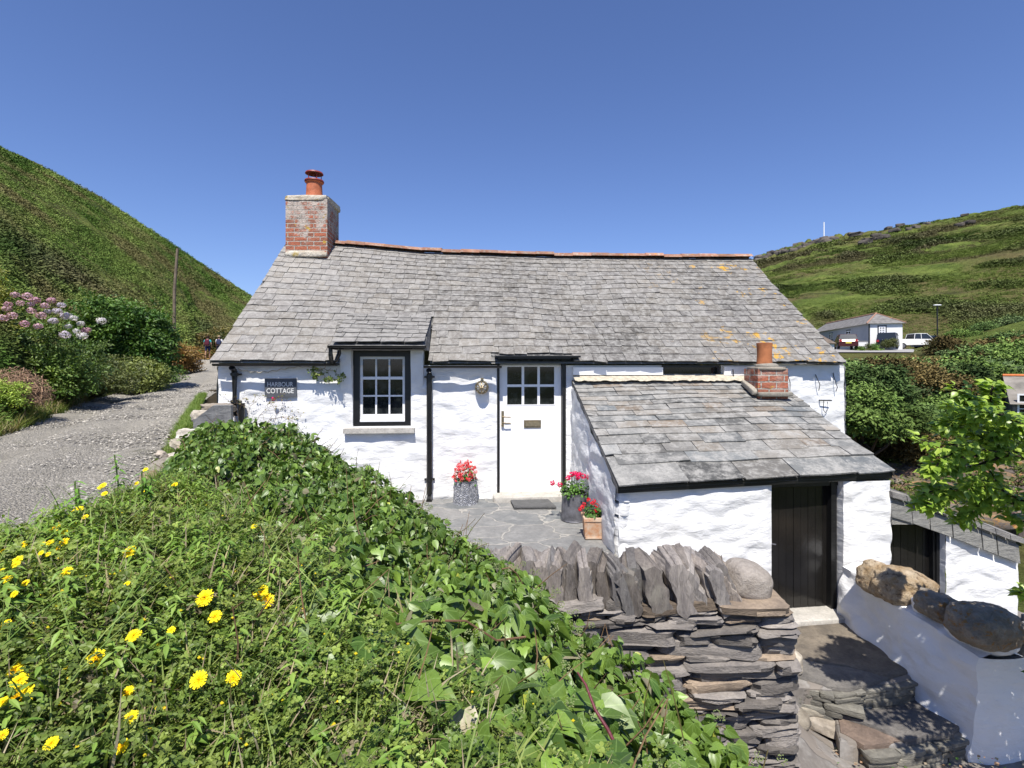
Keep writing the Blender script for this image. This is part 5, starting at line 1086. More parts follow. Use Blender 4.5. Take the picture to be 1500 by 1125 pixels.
def flower_at(px, py, dpx, real=.03):
    Y = F*real/dpx; return P(px, py, Y)
def build_flowers():
    rg = np.random.default_rng(3)
    def proto(seed):
        rg = np.random.default_rng(seed); mb = MB(); Ms = []; Ts = []; Cs = []
        for ring, (n, r0, L, el) in enumerate(((22, .003, .0150, .05), (19, .002, .0125, .20), (14, .0015, .009, .45), (9, .001, .006, .9))):
            for k in range(n):
                a = 2*math.pi*(k+rg.uniform(-.25, .25))/n; e = el+rg.normal(0, .07); tip = np.array([math.cos(a)*math.cos(e), math.sin(a)*math.cos(e), math.sin(e)]); nr = np.array([-math.cos(a)*math.sin(e), -math.sin(a)*math.sin(e), math.cos(e)]); Ms.append(basis(tip[None], nr[None], np.array([L*rg.uniform(.85, 1.1)]))[0]); Ts.append([math.cos(a)*r0, math.sin(a)*r0, ring*.0008]); Cs.append([.95, .78, .02] if ring < 2 else [.92, .62, .01])
        T = (np.array([[-.07, 0, 0], [.07, 0, 0], [.12, .6, .02], [-.12, .6, .02], [.10, 1, -.02], [-.10, 1, -.02]]), [np.array([[0, 1, 2, 3], [3, 2, 4, 5]])], np.zeros((6, 2)), np.ones(6))
        mb.scatter(T, np.array(Ms), np.array(Ts), np.array(Cs)); root = empty('yellow_flower', (0, 0, 0)); mb.build('petals', MAT['petal'], root)
        mb = MB(); mb.lathe([(.0015, -.012), (.0042, -.008), (.0045, -.002), (.003, .001)], (0, 0, 0), 8, (.09, .15, .03)); mb.tube([(0, 0, -.01), (.004, .002, -.06), (.0, .004, -.11), (.006, 0, -.17)], .0011, 5, (.10, .18, .04)); mb.build('stem', MAT['leaf'], root, sharp=60); return root
    pr = [proto(s) for s in range(3)]
    L = [(27, 1023, 44, .05, 'large open yellow flower at the lower left of the bank'), (22, 984, 26, .5, ''), (28, 997, 24, .9, ''), (140, 965, 28, .3, ''), (196, 931, 21, .6, ''), (187, 1014, 19, .9, ''), (192, 1050, 19, .7, ''), (178, 1093, 21, .6, ''), (75, 1089, 20, .8, ''), (4, 1077, 16, .6, ''), (291, 996, 25, .3, ''), (342, 993, 23, .1, ''), (300, 876, 26, .35, ''), (315, 903, 19, .4, ''), (382, 868, 22, .5, ''), (391, 880, 22, .3, ''), (251, 923, 12, .7, ''), (190, 808, 19, .6, ''), (98, 837, 16, .6, ''), (111, 751, 18, .7, ''), (114, 747, 15, .8, ''), (125, 757, 9, .8, ''), (80, 775, 16, .6, ''), (92, 781, 13, .6, ''), (94, 794, 14, .5, ''), (73, 795, 11, .7, ''), (83, 805, 10, .7, ''), (62, 797, 9, .7, ''), (34, 798, 13, .5, ''), (4, 808, 10, .6, ''), (26, 820, 14, .6, ''), (23, 827, 12, .8, ''), (5, 836, 12, .7, ''), (11, 847, 15, .6, ''), (37, 854, 11, .7, ''), (16, 862, 12, .6, ''), (21, 870, 11, .5, ''), (12, 876, 10, .8, ''), (8, 915, 16, .6, ''), (4, 1028, 16, .9, ''), (151, 711, 10, .6, ''), (153, 723, 9, .7, ''), (213, 688, 8, .6, ''), (215, 719, 9, .6, ''), (256, 710, 9, .6, ''), (200, 708, 7, .6, ''), (70, 812, 8, .6, ''), (60, 810, 8, .5, ''), (186, 855, 9, .9, ''), (372, 771, 9, .9, ''), (147, 714, 9, .8, '')]
    LB = {3: 'yellow flower alone between the large corner bloom and the taller stems', 10: 'ragged yellow flower, left one of a pair low in the middle of the herbs', 11: 'yellow flower with curled petals, right one of a low pair near the ivy', 12: 'bright open yellow flower highest above the herb patch near the ivy', 7: 'open yellow flower lowest of all at the picture bottom', 8: 'half open yellow flower at the bottom beside a grass blade'}
    used = [False]*3
    for i, (px, py, d, tilt, lab) in enumerate(L):
        Y = F*.030/d; Y = min(Y, 2.3); X = (px-750)/F*Y; z, _ = bank_pt(np.array([X]), np.array([Y])); pz = (HZ-py)/F*Y
        ys_ = np.arange(.42, 3.2, .01); xx = (px-750)/F*ys_; zz = bank_pt(xx, ys_)[0]; cl = (HZ-py)/F*ys_-zz
        lim = rg.uniform(.05, .085); hit = np.where(cl < lim)[0]
        Y = ys_[hit[0]] if len(hit) else ys_[int(np.argmin(cl))]
        pz = (HZ-py)/F*Y
        sc = min(max(d*Y/(F*.030), .4), 1.7)*.82; k = i % 3
        if not used[k]: o = pr[k]; used[k] = True
        else: o = copy_tree(pr[k])
        o.location = ((px-750)/F*Y, Y, pz); o.rotation_euler = (tilt*.7*1.0 if True else 0, rg.uniform(-.3, .3), rg.uniform(0, 6.3)); o.rotation_mode = 'XYZ'; o.scale = (sc, sc, sc)
        # tilt towards the camera: rotate about X after spin
        o.rotation_euler = (Matrix.Rotation(1.05-tilt*.6, 3, 'X') @ Matrix.Rotation(rg.uniform(0, 6.3), 3, 'Z')).to_euler()
        tag(o, lab or LB.get(i) or 'small yellow wild flower on a thin stem among the green herbs', 'flower', 'yellow wild flowers on the bank')
def build_weeds():
    specs = [((118, 705), 1.9, .24, 'tall leafy weed with long narrow leaves at the road edge of bank', 3), ((172, 665), 2.2, .20, 'thin weed with two budding tips standing above the herbs', 4), ((205, 690), 2.1, .24, 'bushy leafy weed below the stones at the road side', 5), ((300, 800), 1.7, .22, 'bright green leafy willowherb clump beside the ivy', 6), ((345, 780), 1.8, .20, 'pale green narrow leaved plant touching the ivy edge', 7), ((270, 770), 1.75, .18, 'low leafy plant in the middle of the herb patch', 8)]
    for (px, py), Y, h, lab, sd in specs:
        p = P(px, py, Y); rt = empty('leafy_weed', p-np.array([0, 0, h]), lab, 'plant'); mb = MB(); sm = MB()
        for k in range(1 if sd == 4 else 5):
            b = p+np.array([RNG.normal(0, .035), RNG.normal(0, .035), -h]); hh = h*(1 if k == 0 else random.uniform(.6, .95)); ln = RNG.normal(0, .08, 2); Mx = np.array([[1, 0, ln[0]], [0, 1, ln[1]], [0, 0, 1.]])*hh @ rotz(k*1.1); c = random.uniform(.9, 1.2)
            mb.scatter(sprig('lance', sd+k), Mx[None], b[None], np.array([[.12*c, .25*c, .04]])); sm.tube([b, b+Mx @ np.array([0, 0, .98])], .003, 5, (.15, .22, .06))
        mb.build('leaves', MAT['leaf'], rt); sm.build('stem', MAT['leaf'], rt)
    # bramble stem arching over the ivy
    mb = MB(); mb.tube([P(846, 985, 1.20), P(858, 1003, 1.17), P(872, 1040, 1.13), P(890, 1068, 1.10), P(905, 1098, 1.06), P(918, 1150, 1.0), P(930, 1250, .9)], [.002, .003, .0035, .004, .004, .0045, .0045], 7, (1, 1, 1))
    tag(mb.build('bramble_stem', MAT['bramble'], sharp=60), 'arching dark red bramble stem over the ivy', 'stem')
    # hard fern / big leaves low right: handled by ivy

# ================================================================ pots on the patio
def flower_mass(root, c, r, h, ncol, nfl, leafc, fl, nleaf=260, fr=.02, low=0.):
    mb = MB(); n = nleaf; v = rvec(n); v[:, 2] = abs(v[:, 2])*1.1-.15; rr = rnd(n, .35, 1.)[:, None]; T = np.asarray(c)+v*rr*np.array([r, r, h]); M_ = basis(v+rvec(n)*.5, v+np.array([0, 0, .7])+rvec(n)*.4, rnd(n, .022, .045)); mb.scatter(strip_leaf(.95, .15, .1, 2), M_, T, mixc(leafc, np.array(leafc)*1.9, rnd(n))); mb.build('leaves', MAT['leaf'], root)
    mb = MB(); 
    for k in range(nfl):
        v = rvec(1)[0]; v[2] = abs(v[2])+.1; v[1] -= .35; v /= np.linalg.norm(v); cc = np.asarray(c)+v*np.array([r*1.02, r*1.02, h*1.08])*random.uniform(.8, 1.08)+np.array([0, 0, low]); m = 14; w = rvec(m); T = cc+w*fr*.55; M_ = basis(np.cross(w, rvec(m)), w+rvec(m)*.2, rnd(m, fr*.6, fr*.95)); col = np.array(fl[RNG.integers(len(fl))])*random.uniform(.8, 1.15); mb.scatter(strip_leaf(.95, .05, .1, 1), M_, T, np.tile(col, (m, 1)))
    if nfl: mb.build('blooms', MAT['petal'], root)
def build_pots():
    zf = -1.86
    def bucket(px, py, w, h, lab, flare=1.08, sw=True):
        Y = F*1.862/(py-HZ); x = (px-750)/F*Y; z = (HZ-py)/F*Y; rt = empty('planter', (x, Y, z), lab, 'planter'); r = w/2; mb = MB(); n = 40; prof = [(0, 0), (r, 0), (r*1.03, .01), (r*1.0, .02)]
        for t in np.linspace(.03, .95, 22): prof.append((r*lerp(1, .90, t)*(1+(.006 if sw else 0)*math.sin(t*50)), h*t))
        prof += [(r*.93, h*.97), (r*.95, h), (r*.88, h*1.0), (r*.86, h*.85), (0, h*.85)]; mb.lathe(prof, (x, Y, z), n); mb.build('bucket', MAT['galv_swirl' if sw else 'galv'], rt, sharp=50)
        mb = MB(); mb.lathe([(0, h*.9), (r*.87, h*.9)], (x, Y, z), 24); mb.build('soil', MAT['soil'], rt); return rt, np.array([x, Y, z+h])
    rt, c = bucket(682, 737, .34, .32, 'grey patterned metal bucket of red and coral flowers by the wall'); flower_mass(rt, c-[0, 0, .02], .17, .24, 1, 105, (.05, .12, .02), [(.75, .05, .06), (.72, .09, .12), (.78, .16, .16)], 200, .023)
    rt, c = bucket(841, 761, .32, .33, 'dark metal bucket holding a pink geranium near the door', sw=False); flower_mass(rt, c-[0, 0, .02], .21, .23, 1, 0, (.06, .13, .02), [(1, 1, 1)], 330)
    mb = MB()
    for (dx, dz) in ((-.04, .27), (.0, .28), (.05, .27), (.10, .25), (-.27, .17), (-.18, .15), (.17, .24), (.22, .15), (.03, .24), (-.08, .23)):
        cc = c+np.array([dx, -.08, dz-.04]); m = 34; w = rvec(m); mb.scatter(strip_leaf(.95, .05, .1, 1), basis(np.cross(w, rvec(m)), w, rnd(m, .02, .03)), cc+w*.028, np.tile((.75, .02, .13), (m, 1))*rnd(m, .8, 1.2)[:, None]); mb.tube([c+[0, 0, 0], cc], .003, 4, (.1, .3, .05))
    mb.build('flower_heads', MAT['petal'], rt)
    # square terracotta pot
    px, py = 869, 786; Y = F*1.868/(py-HZ); x = (px-750)/F*Y; z = (HZ-py)/F*Y+.005; rt = empty('planter', (x, Y, z), 'small square terracotta pot with a red geranium on the patio', 'planter'); mb = MB(); w0, w1, h = .20, .235, .23
    def sq(w, zz): return [[x+a*w/2, Y+b*w/2, z+zz] for a, b in ((-1, -1), (1, -1), (1, 1), (-1, 1))]
    R_ = [sq(w0*.9, 0), sq(w0, .0), sq(w0, .02), sq(w0*.96, .025), sq(w1*.93, .185), sq(w1, .19), sq(w1*1.02, h-.005), sq(w1, h), sq(w1*.84, h), sq(w1*.82, h-.05), sq(.001, h-.05)]
    G = [r+[r[0]] for r in R_]; mb.grid(G); 
    for s_ in (-1, 1): mb.tube([(x+s_*w0*.49, Y-w0*.49, z+.02), (x+s_*w1*.46, Y-w1*.46, z+.19)], .008, 6)
    mb.build('pot', MAT['pot_clay'], rt, sharp=30); flower_mass(rt, np.array([x, Y, z+h]), .13, .13, 1, 0, (.05, .11, .02), [(1, 1, 1)], 180)
    mb = MB(); c = np.array([x, Y, z+h])
    for (dx, dz) in ((-.13, .10), (-.15, .08), (-.06, .18), (-.02, .14), (.0, .17), (.03, .12), (.11, .14), (.12, .11), (-.11, .13), (.02, .06)):
        cc = c+np.array([dx, -.06, dz]); m = 22; w = rvec(m); mb.scatter(strip_leaf(.95, .05, .1, 1), basis(np.cross(w, rvec(m)), w, rnd(m, .015, .024)), cc+w*.018, np.tile((.78, .03, .05), (m, 1))*rnd(m, .8, 1.2)[:, None]); mb.tube([c, cc], .0025, 4, (.1, .3, .05))
    mb.build('flower_heads', MAT['petal'], rt)
    mb = MB(); p = np.array([P(747, 727, 7.04), P(803, 727, 7.04), P(815, 739, 6.66), P(753, 739, 6.66)]); p[:, 2] = -1.815; q = p.copy(); q[:, 2] = -1.832; q2 = p.copy(); q2[:, 2] -= .025
    cen = p.mean(0); inner = cen+(p-cen)*.95; inner[:, 2] += .004
    mb.add(np.concatenate([p, q2, inner]), [np.array([[0, 1, 5, 4], [1, 2, 6, 5], [2, 3, 7, 6], [3, 0, 4, 7], [0, 1, 9, 8], [1, 2, 10, 9], [2, 3, 11, 10], [3, 0, 8, 11], [8, 9, 10, 11]])]); tag(mb.build('doormat', MAT['mat_rubber']), 'flat dark grey doormat in front of the white door', 'mat')
def mats3():
    def cp(src, name): m = MAT[src].copy(); m.name = name; MAT[name] = m; return m
    M_plain('bramble', (.14, .03, .04), .5, .4, var=.3)
    t = NT('galv_swirl'); v = t.vor(17, 'F1'); r = t.math('SINE', t.math('MULTIPLY', v, 26.)); c = t.mix(t.ramp(r, [(.2, 0), (.8, 1)]), (.24, .25, .28), (.40, .41, .44)); c = t.mix(t.ramp(t.noise(14, 5), [(.5, 0), (.7, .6)]), c, (.5, .5, .5)); t.base(c, .55, .4, .3); t.bump(r, .006); MAT['galv_swirl'] = t.m
    t = NT('slate_cope'); v = t.map((3., 1, .55)); n = t.noise(6, 8, .65, v, .4); n2 = t.noise(30, 6, .7, v); c = t.mix(t.ramp(n, [(.35, 0), (.65, 1)]), (.20, .19, .19), (.35, .33, .31)); c = t.mix(t.ramp(n2, [(.3, .5), (.6, 0)]), c, (.07, .065, .06)); c = t.mix(t.ramp(t.noise(4, 6, .6), [(.58, 0), (.7, .6)]), c, (.40, .40, .36)); c = t.mix(1., c, t.attr(), 'MULTIPLY'); t.base(c, .85, .2); t.bump(t.math('ADD', n, t.math('MULTIPLY', n2, .6)), .016, 1.); MAT['slate_cope'] = t.m

def leaf_bush(name, label, cat, base, size, cols, ntuft=170, tr=.16, seed=0, group=None, stem=True, shell=.35, lumps=7, kind='fine', mat='leaf'):
    """base: ground point, size: (rx, ry, height)"""
    rg = np.random.default_rng(seed+50); rt = empty(name, base, label, cat, group); base = np.asarray(base, float); rx, ry, h = size
    lc = rg.normal(size=(lumps, 3)); lc /= np.linalg.norm(lc, axis=1, keepdims=True); lc[:, 2] = abs(lc[:, 2])*.9; lr = rg.uniform(.45, .65, lumps)
    T = []
    for k in range(int(ntuft*2.2)):
        j = rg.integers(lumps); v = rg.normal(size=3); v /= np.linalg.norm(v); p = lc[j]*.55+v*lr[j]*rg.uniform(shell, 1.)**.5
        p = np.array([p[0]*rx, p[1]*ry, abs(p[2]+.05)*h*.95]); T.append(p)
    T = np.array(T)+base; n = len(T); mb = MB(); k4 = rg.integers(0, 3, n); cl = rg.uniform(0, 1, n)
    C = mixc(cols[0], cols[1], cl)*(.7+1.1*fbm(T*2.2, 2))[:, None]*1.12
    a = rg.uniform(0, 6.28, n); Z = np.zeros((n, 3, 3)); Z[:, 0, 0] = np.cos(a); Z[:, 0, 1] = -np.sin(a); Z[:, 1, 0] = np.sin(a); Z[:, 1, 1] = np.cos(a); Z[:, 2, 2] = 1; Z *= (tr*rg.uniform(.7, 1.3, n))[:, None, None]
    for j in range(3): m = k4 == j; mb.scatter(sprig(kind, j+20), Z[m], T[m], C[m])
    mb.build('leaves', MAT[mat], rt)
    if stem:
        mb = MB()
        for k in range(7):
            q = T[rg.integers(n)]; mb.tube([base+[rg.normal(0, .04), rg.normal(0, .04), -.15], lerp(base, q, .45)+rg.normal(0, .04, 3), q], [.03*h, .02*h, .006*h], 6)
        mb.build('stem', MAT['bark'], rt)
    return rt
def tree_proto(seed, cols):
    rg = np.random.default_rng(seed); rt = empty('scrub_tree', (0, 0, 0)); mb = MB(); tips = []
    mb.tube([(0, 0, -1.), (.1, 0, .6), (.05, .1, 1.5), (0, 0, 2.2)], [.16, .13, .10, .05], 8)
    for k in range(9):
        a = rg.uniform(0, 6.3); r = rg.uniform(.7, 1.7); zz = rg.uniform(1.6, 3.6); e = np.array([math.cos(a)*r, math.sin(a)*r, zz]); mb.tube([(0, 0, rg.uniform(.6, 1.8)), e*np.array([.5, .5, .6]), e], [.08, .05, .015], 6); tips.append(e)
    mb.build('trunk', MAT['bark'], rt); T = []; tc = []
    for e in tips+[np.array([0, 0, 3.4])]:
        R_ = rg.uniform(.5, .95); tc.append(rg.uniform(.45, 1.7))
        for k in range(80): v = rg.normal(size=3); v /= np.linalg.norm(v); T.append(e+v*R_*rg.uniform(.3, 1)**.4*np.array([1, 1, .7]))
    T = np.array(T); n = len(T); C = mixc(cols[0], cols[1], rg.uniform(0, 1, n))*(.6+.8*fbm(T*1.6+seed, 2))[:, None]*np.repeat(tc, 80)[:, None]; mb = MB(); k4 = rg.integers(0, 4, n)
    for j in range(4): m = k4 == j; mb.scatter(sprig('fine', j+20), yawm(int(m.sum()), rnd(int(m.sum()), .22, .40), .5), T[m], C[m])
    mb.build('crown', MAT['leaf_far'], rt); return rt

def build_right_wood():
    pr = [tree_proto(1, ((.045, .08, .018), (.11, .16, .04))), tree_proto(2, ((.035, .065, .02), (.09, .135, .04))), tree_proto(3, ((.05, .08, .03), (.10, .135, .055))), tree_proto(4, ((.075, .06, .024), (.14, .105, .04)))]
    spots = [(1262, 602, 17, 0, 1.0), (1300, 640, 19, 3, .95), (1240, 560, 20, 1, 1.0), (1345, 622, 20, 1, .95), (1385, 610, 21, 0, 1.0), (1418, 622, 21, 2, .9), (1452, 655, 19, 1, .6),
             (1275, 560, 24, 2, 1.05), (1318, 560, 24, 3, 1.05), (1362, 560, 25, 1, 1.1), (1405, 558, 25, 0, 1.1), (1452, 556, 26, 2, 1.0), (1495, 540, 29, 0, 1.0),
             (1255, 538, 31, 1, 1.0), (1300, 534, 32, 0, 1.0), (1343, 534, 32, 2, 1.0), (1388, 532, 33, 3, 1.05), (1432, 518, 33, 1, 1.1), (1478, 510, 34, 0, 1.1),
             (1290, 545, 40, 0, .8), (1345, 536, 41, 1, .8), (1408, 514, 43, 2, .8), (1450, 504, 43, 3, .9), (1492, 496, 44, 1, .9), (1404, 492, 54, 0, .5), (1440, 482, 55, 1, .55), (1485, 474, 56, 2, .6)]
    used = [False]*4
    for i, (px, py, Y, k, s) in enumerate(spots):
        if used[k]: o = copy_tree(pr[k])
        else: o = pr[k]; used[k] = True
        p = P(px, py, Y); s *= Y/22*.9 if Y > 22 else .85
        o.location = (p[0], p[1], p[2]-3.2*s*.9-(0 if Y < 30 else (1.0 if Y < 50 else .5))); o.rotation_euler = (0, 0, i*1.7); o.scale = (s*1.15, s*1.15, s*.95)
        g = p; 
        lab = {0: 'dense mid green scrub tree on the far valley side beyond the cottage', 1: 'dark green scrub tree on the far valley side', 2: 'greyish green scrub tree on the valley side', 3: 'brown and rusty leaved scrub tree on the valley side'}[k]
        sp = {0: 'scrub tree directly behind the cottage right corner, nearest its hooks', 1: 'reddish brown tree with a bare dark trunk above the rock ledge', 12: 'green scrub tree just above the orange ridged stone cottage', 6: 'dark scrub tree behind the bright green shrub at lower right'}.get(i)
        tag(o, sp or lab, 'tree', 'scrub trees on the valley side')
    # bare dark trunk seen under the crowns
    # rock ledge below the trees
    mb = MB(); rg = random.Random(2); dk = []
    for k in range(520):
        px = rg.uniform(1215, 1520); py = rg.uniform(655, 760); Y = lerp(19, 13.5, (py-655)/105); p = P(px, py, Y); rock(mb, p-np.array([0, -.5, .2]), (rg.uniform(.4, 1.2), .9, rg.uniform(.12, .38)), rotz(rg.uniform(-.5, .5)) @ roty(rg.uniform(-.1, .25)), seed=rg.random()*99, amp=.3, n=8, freq=2, sq=.45, C=[(1, 1, 1), (1.25, 1.05, .75), (.6, .6, .62), (1.1, .85, .75), (.75, .8, .6)][rg.randrange(5)])
    for k in range(60):
        px = rg.uniform(1215, 1520); py = rg.uniform(640, 740); Y = lerp(19.5, 13.8, (py-655)/105); mb2 = None; dk.append(P(px, py, Y))
    o = mb.build('rock_outcrop', MAT['outcrop'], sharp=50); tag(o, 'layered brown and orange rock ledge below the trees behind the yard wall', 'rocks')
    o['kind'] = 'structure'
    gb = MB()
    for p in dk:
        for q in range(4): gb.scatter(sprig('fine', 20+q), np.eye(3)[None]*rg.uniform(.12, .35), (p+np.array([rg.uniform(-.3, .3), -.3, rg.uniform(-.1, .2)]))[None], np.array([[.09, .12, .03]])*rg.uniform(.5, 1.6))
    tag(gb.build('ledge_scrub', MAT['leaf_far']), 'small green tufts growing in the cracks of the rock ledge', 'scrub', kind='stuff')

def build_shrub():
    """bright-leaved shrub whose branches reach in from the right above the yard wall"""
    root = empty('garden_shrub', (4.35, 3.4, -3.0), 'bright green leafy shrub reaching in from the right above the yard wall', 'shrub')
    br = [[(1640, 740, 3.5), (1560, 690, 3.5), (1490, 640, 3.5), (1440, 600, 3.5), (1398, 566, 3.5)], [(1490, 640, 3.5), (1430, 610, 3.45), (1385, 592, 3.4)], [(1560, 690, 3.5), (1480, 665, 3.4), (1410, 655, 3.35), (1342, 643, 3.3)], [(1480, 665, 3.4), (1420, 685, 3.4), (1368, 690, 3.4)],
          [(1600, 760, 3.45), (1520, 745, 3.45), (1450, 730, 3.4), (1390, 715, 3.4), (1352, 722, 3.4)], [(1520, 745, 3.45), (1470, 720, 3.4), (1450, 690, 3.4)], [(1450, 730, 3.4), (1420, 750, 3.4), (1400, 762, 3.4)], [(1560, 690, 3.5), (1510, 630, 3.45), (1480, 625, 3.45), (1460, 640, 3.4)], [(1600, 700, 3.6), (1540, 650, 3.6), (1500, 620, 3.6)],
          [(1600, 760, 3.45), (1540, 770, 3.5), (1490, 762, 3.5), (1465, 742, 3.5)], [(1450, 600, 3.6), (1452, 575, 3.6), (1456, 560, 3.6)], [(1640, 880, 3.4), (1560, 872, 3.4), (1492, 868, 3.4)], [(1430, 610, 3.45), (1400, 620, 3.4), (1380, 628, 3.4)], [(1410, 655, 3.35), (1378, 672, 3.3), (1362, 700, 3.3)], [(1390, 715, 3.4), (1370, 740, 3.4), (1345, 735, 3.4)], [(1480, 665, 3.4), (1450, 650, 3.5), (1425, 630, 3.5)], [(1450, 730, 3.4), (1440, 705, 3.3), (1415, 722, 3.3)], [(1510, 630, 3.45), (1470, 608, 3.3), (1420, 600, 3.3)], [(1440, 600, 3.5), (1425, 585, 3.5), (1410, 590, 3.5)]]
    mb = MB(); lf = []; base = np.array([4.35, 3.4, -3.0])
    mb.tube([base, (4.3, 3.4, -2.2), (4.15, 3.45, -1.2), P(1640, 740, 3.5)], [.06, .05, .04, .03], 8); mb.tube([(4.3, 3.4, -2.2), P(1640, 880, 3.4)], [.03, .015], 6)
    mb.tube([(4.15, 3.45, -1.2), P(1600, 760, 3.45)], [.03, .015], 6); mb.tube([P(1640, 740, 3.5), P(1600, 700, 3.6)], [.02, .01], 6)
    for b in br:
        pts = np.array([P(*q) for q in b]); m = len(pts); mb.tube(pts, list(np.linspace(.011, .003, m)), 6)
        t = np.linspace(0, m-1, int(25*m)); 
        for tt in t:
            i = min(int(tt), m-2); p = lerp(pts[i], pts[i+1], tt-i); d = pts[i+1]-pts[i]; d /= np.linalg.norm(d)
            for _ in range(2): 
                o = rvec(1)[0]; o -= d*(o @ d); lf.append((p+o*random.uniform(.005, .06), d*.6+o+np.array([0, 0, .1]), random.random()))
    T = np.array([a for a, _, _ in lf]); D = np.array([b for _, b, _ in lf]); q = np.array([c for *_, c in lf]); n = len(T)
    nr = np.array([[0, -.35, 1.]])+rvec(n)*.6; C = mixc((.15, .26, .03), (.38, .50, .08), q)
    lm = MB(); T_ = strip_leaf(.62, .12, .22, 4); lm.scatter(T_, basis(D, nr, .040+.036*rnd(n)), T, C); lm.build('leaves', MAT['leaf_gloss'], root, smooth=True); mb.build('branches', MAT['bark'], root)
    # overhead boughs out of frame on the right which shade the steps
    m = 700; cl = np.array([[3.35, 3.05, -.95], [3.75, 2.9, -.7], [3.55, 3.3, -1.15], [3.9, 3.2, -1.0], [3.15, 3.1, -1.35]]) 
    mbb = MB()
    for c in ([4.55, 3.0, -.55], [4.1, 2.75, -.35], [4.3, 3.3, -1.0]):
        c = np.array(c); mbb.tube([(4.15, 3.45, -1.2), c], [.03, .01], 6)
    cl = np.array([[4.55, 3.0, -.55], [4.1, 2.9, -.8], [4.3, 3.3, -1.0], [4.7, 3.4, -.7]]); j = RNG.integers(0, 4, m); T = cl[j]+rvec(m)*rnd(m, .1, .35)[:, None]; lm = MB(); lm.scatter(T_, basis(rvec(m), np.array([[0, 0, 1.]])+rvec(m)*.6, .05+.05*rnd(m)), T, mixc((.08, .17, .02), (.18, .28, .04), rnd(m))); lm.build('leaves', MAT['leaf_gloss'], root, smooth=True); mbb.build('branches', MAT['bark'], root)
    # second bush hidden to the right of camera : its shade falls on steps & low wall
    rt = empty('shade_bush', (2.55, 2.35, -3.0), 'leafy bush whose shadow falls over the slate steps', 'shrub')
    # pink flower by the coping
    rt2 = empty('geranium', P(1490, 770, 3.7), 'pink geranium bloom peeping over the coping at the right edge', 'flower')
    mb2 = MB(); c = P(1489, 757, 3.7); w = rvec(60); mb2.scatter(strip_leaf(.95, .05, .1, 1), basis(np.cross(w, rvec(60)), w, rnd(60, .015, .022)), c+w*.028, np.tile((.75, .03, .13), (60, 1))); mb2.build('petals', MAT['petal'], rt2)
    mb2 = MB(); mb2.tube([c, c+np.array([.08, .02, -.05]), c+np.array([.3, .1, -.2])], .004, 5, (.1, .25, .05)); mb2.build('stem', MAT['leaf'], rt2)
    return rt
def build_shade_bush(rt):
    # sits right of the frame: positions chosen so its shadow (sun behind the camera) reaches the steps
    tgt = [((1225, 960), -2.6, .16), ((1255, 985), -2.6, .15), ((1290, 975), -2.6, .14), ((1240, 940), -2.6, .08), ((1300, 1030), -2.8, .20), ((1345, 1050), -2.8, .2), ((1280, 1050), -2.8, .1), ((1350, 990), -2.65, .15), ((1380, 1040), -2.85, .2), ((1400, 1010), -2.7, .2), ((1325, 960), -2.4, .18), ((1360, 930), -2.3, .2), ((1400, 960), -2.3, .22), ((1440, 1040), -2.6, .22), ((1470, 980), -2.3, .24), ((1480, 1080), -2.8, .25), ((1420, 1090), -2.9, .2), ((1380, 1100), -2.95, .2), ((1450, 920), -2.1, .2), ((1385, 885), -2.0, .13), ((1480, 1120), -3., .25), ((1340, 1010), -2.7, .12), ((1410, 925), -2.1, .2), ((1440, 985), -2.4, .2), ((1375, 985), -2.5, .16), ((1330, 1110), -2.98, .10)]
    s = -SUN; mb = MB(); st = MB(); trunk = np.array([2.55, 2.35, -3.0]); T = []; R_ = []
    for (px, py), z, r in tgt:
        p = P(px, py, F*(-z)/(py-HZ) if py > HZ+5 else 5)
        p[1] = min(max(p[1], 3.9), 4.9); p[0] = (px-750)/F*p[1]; p[2] = (HZ-py)/F*p[1]
        # go up towards the sun until out of the camera's view
        k = (2.55-p[1])/(s[1]) if s[1] else 0
        for kk in np.arange(.6, 9, .05):
            q = p+s*kk
            if q[1] < .6: break
            x_, y_ = 750+F*q[0]/q[1], HZ-F*q[2]/q[1]
            if x_-F*(r+.08)/q[1] > 1512 or y_-0 < -1e9: break
        T.append(q); R_.append(r)
    T = np.array(T); n0 = len(T)
    print('shade bush', T.min(0), T.max(0))
    for c, r in zip(T, R_):
        m = int(3000*r*r)+40; w = rvec(m); P_ = c+w*(rnd(m)**.5*r)[:, None]*np.array([1, 1, .8]); mb.scatter(strip_leaf(.6, .12, .2, 2), basis(rvec(m), np.array([[0, 0, 1.]])+rvec(m)*.6, .035+.035*rnd(m)), P_, mixc((.06, .14, .02), (.14, .24, .04), rnd(m))); b0 = trunk+np.array([1.9, .3, 0]); fk = b0+np.array([.05, 0, 1.1+.5*random.random()]); st.tube([b0, fk, lerp(fk, c, .5)+rvec(1)[0]*.12, c], [.035, .022, .009, .003], 6)
    mb.build('leaves', MAT['leaf_gloss'], rt); st.build('branches', MAT['bark'], rt)

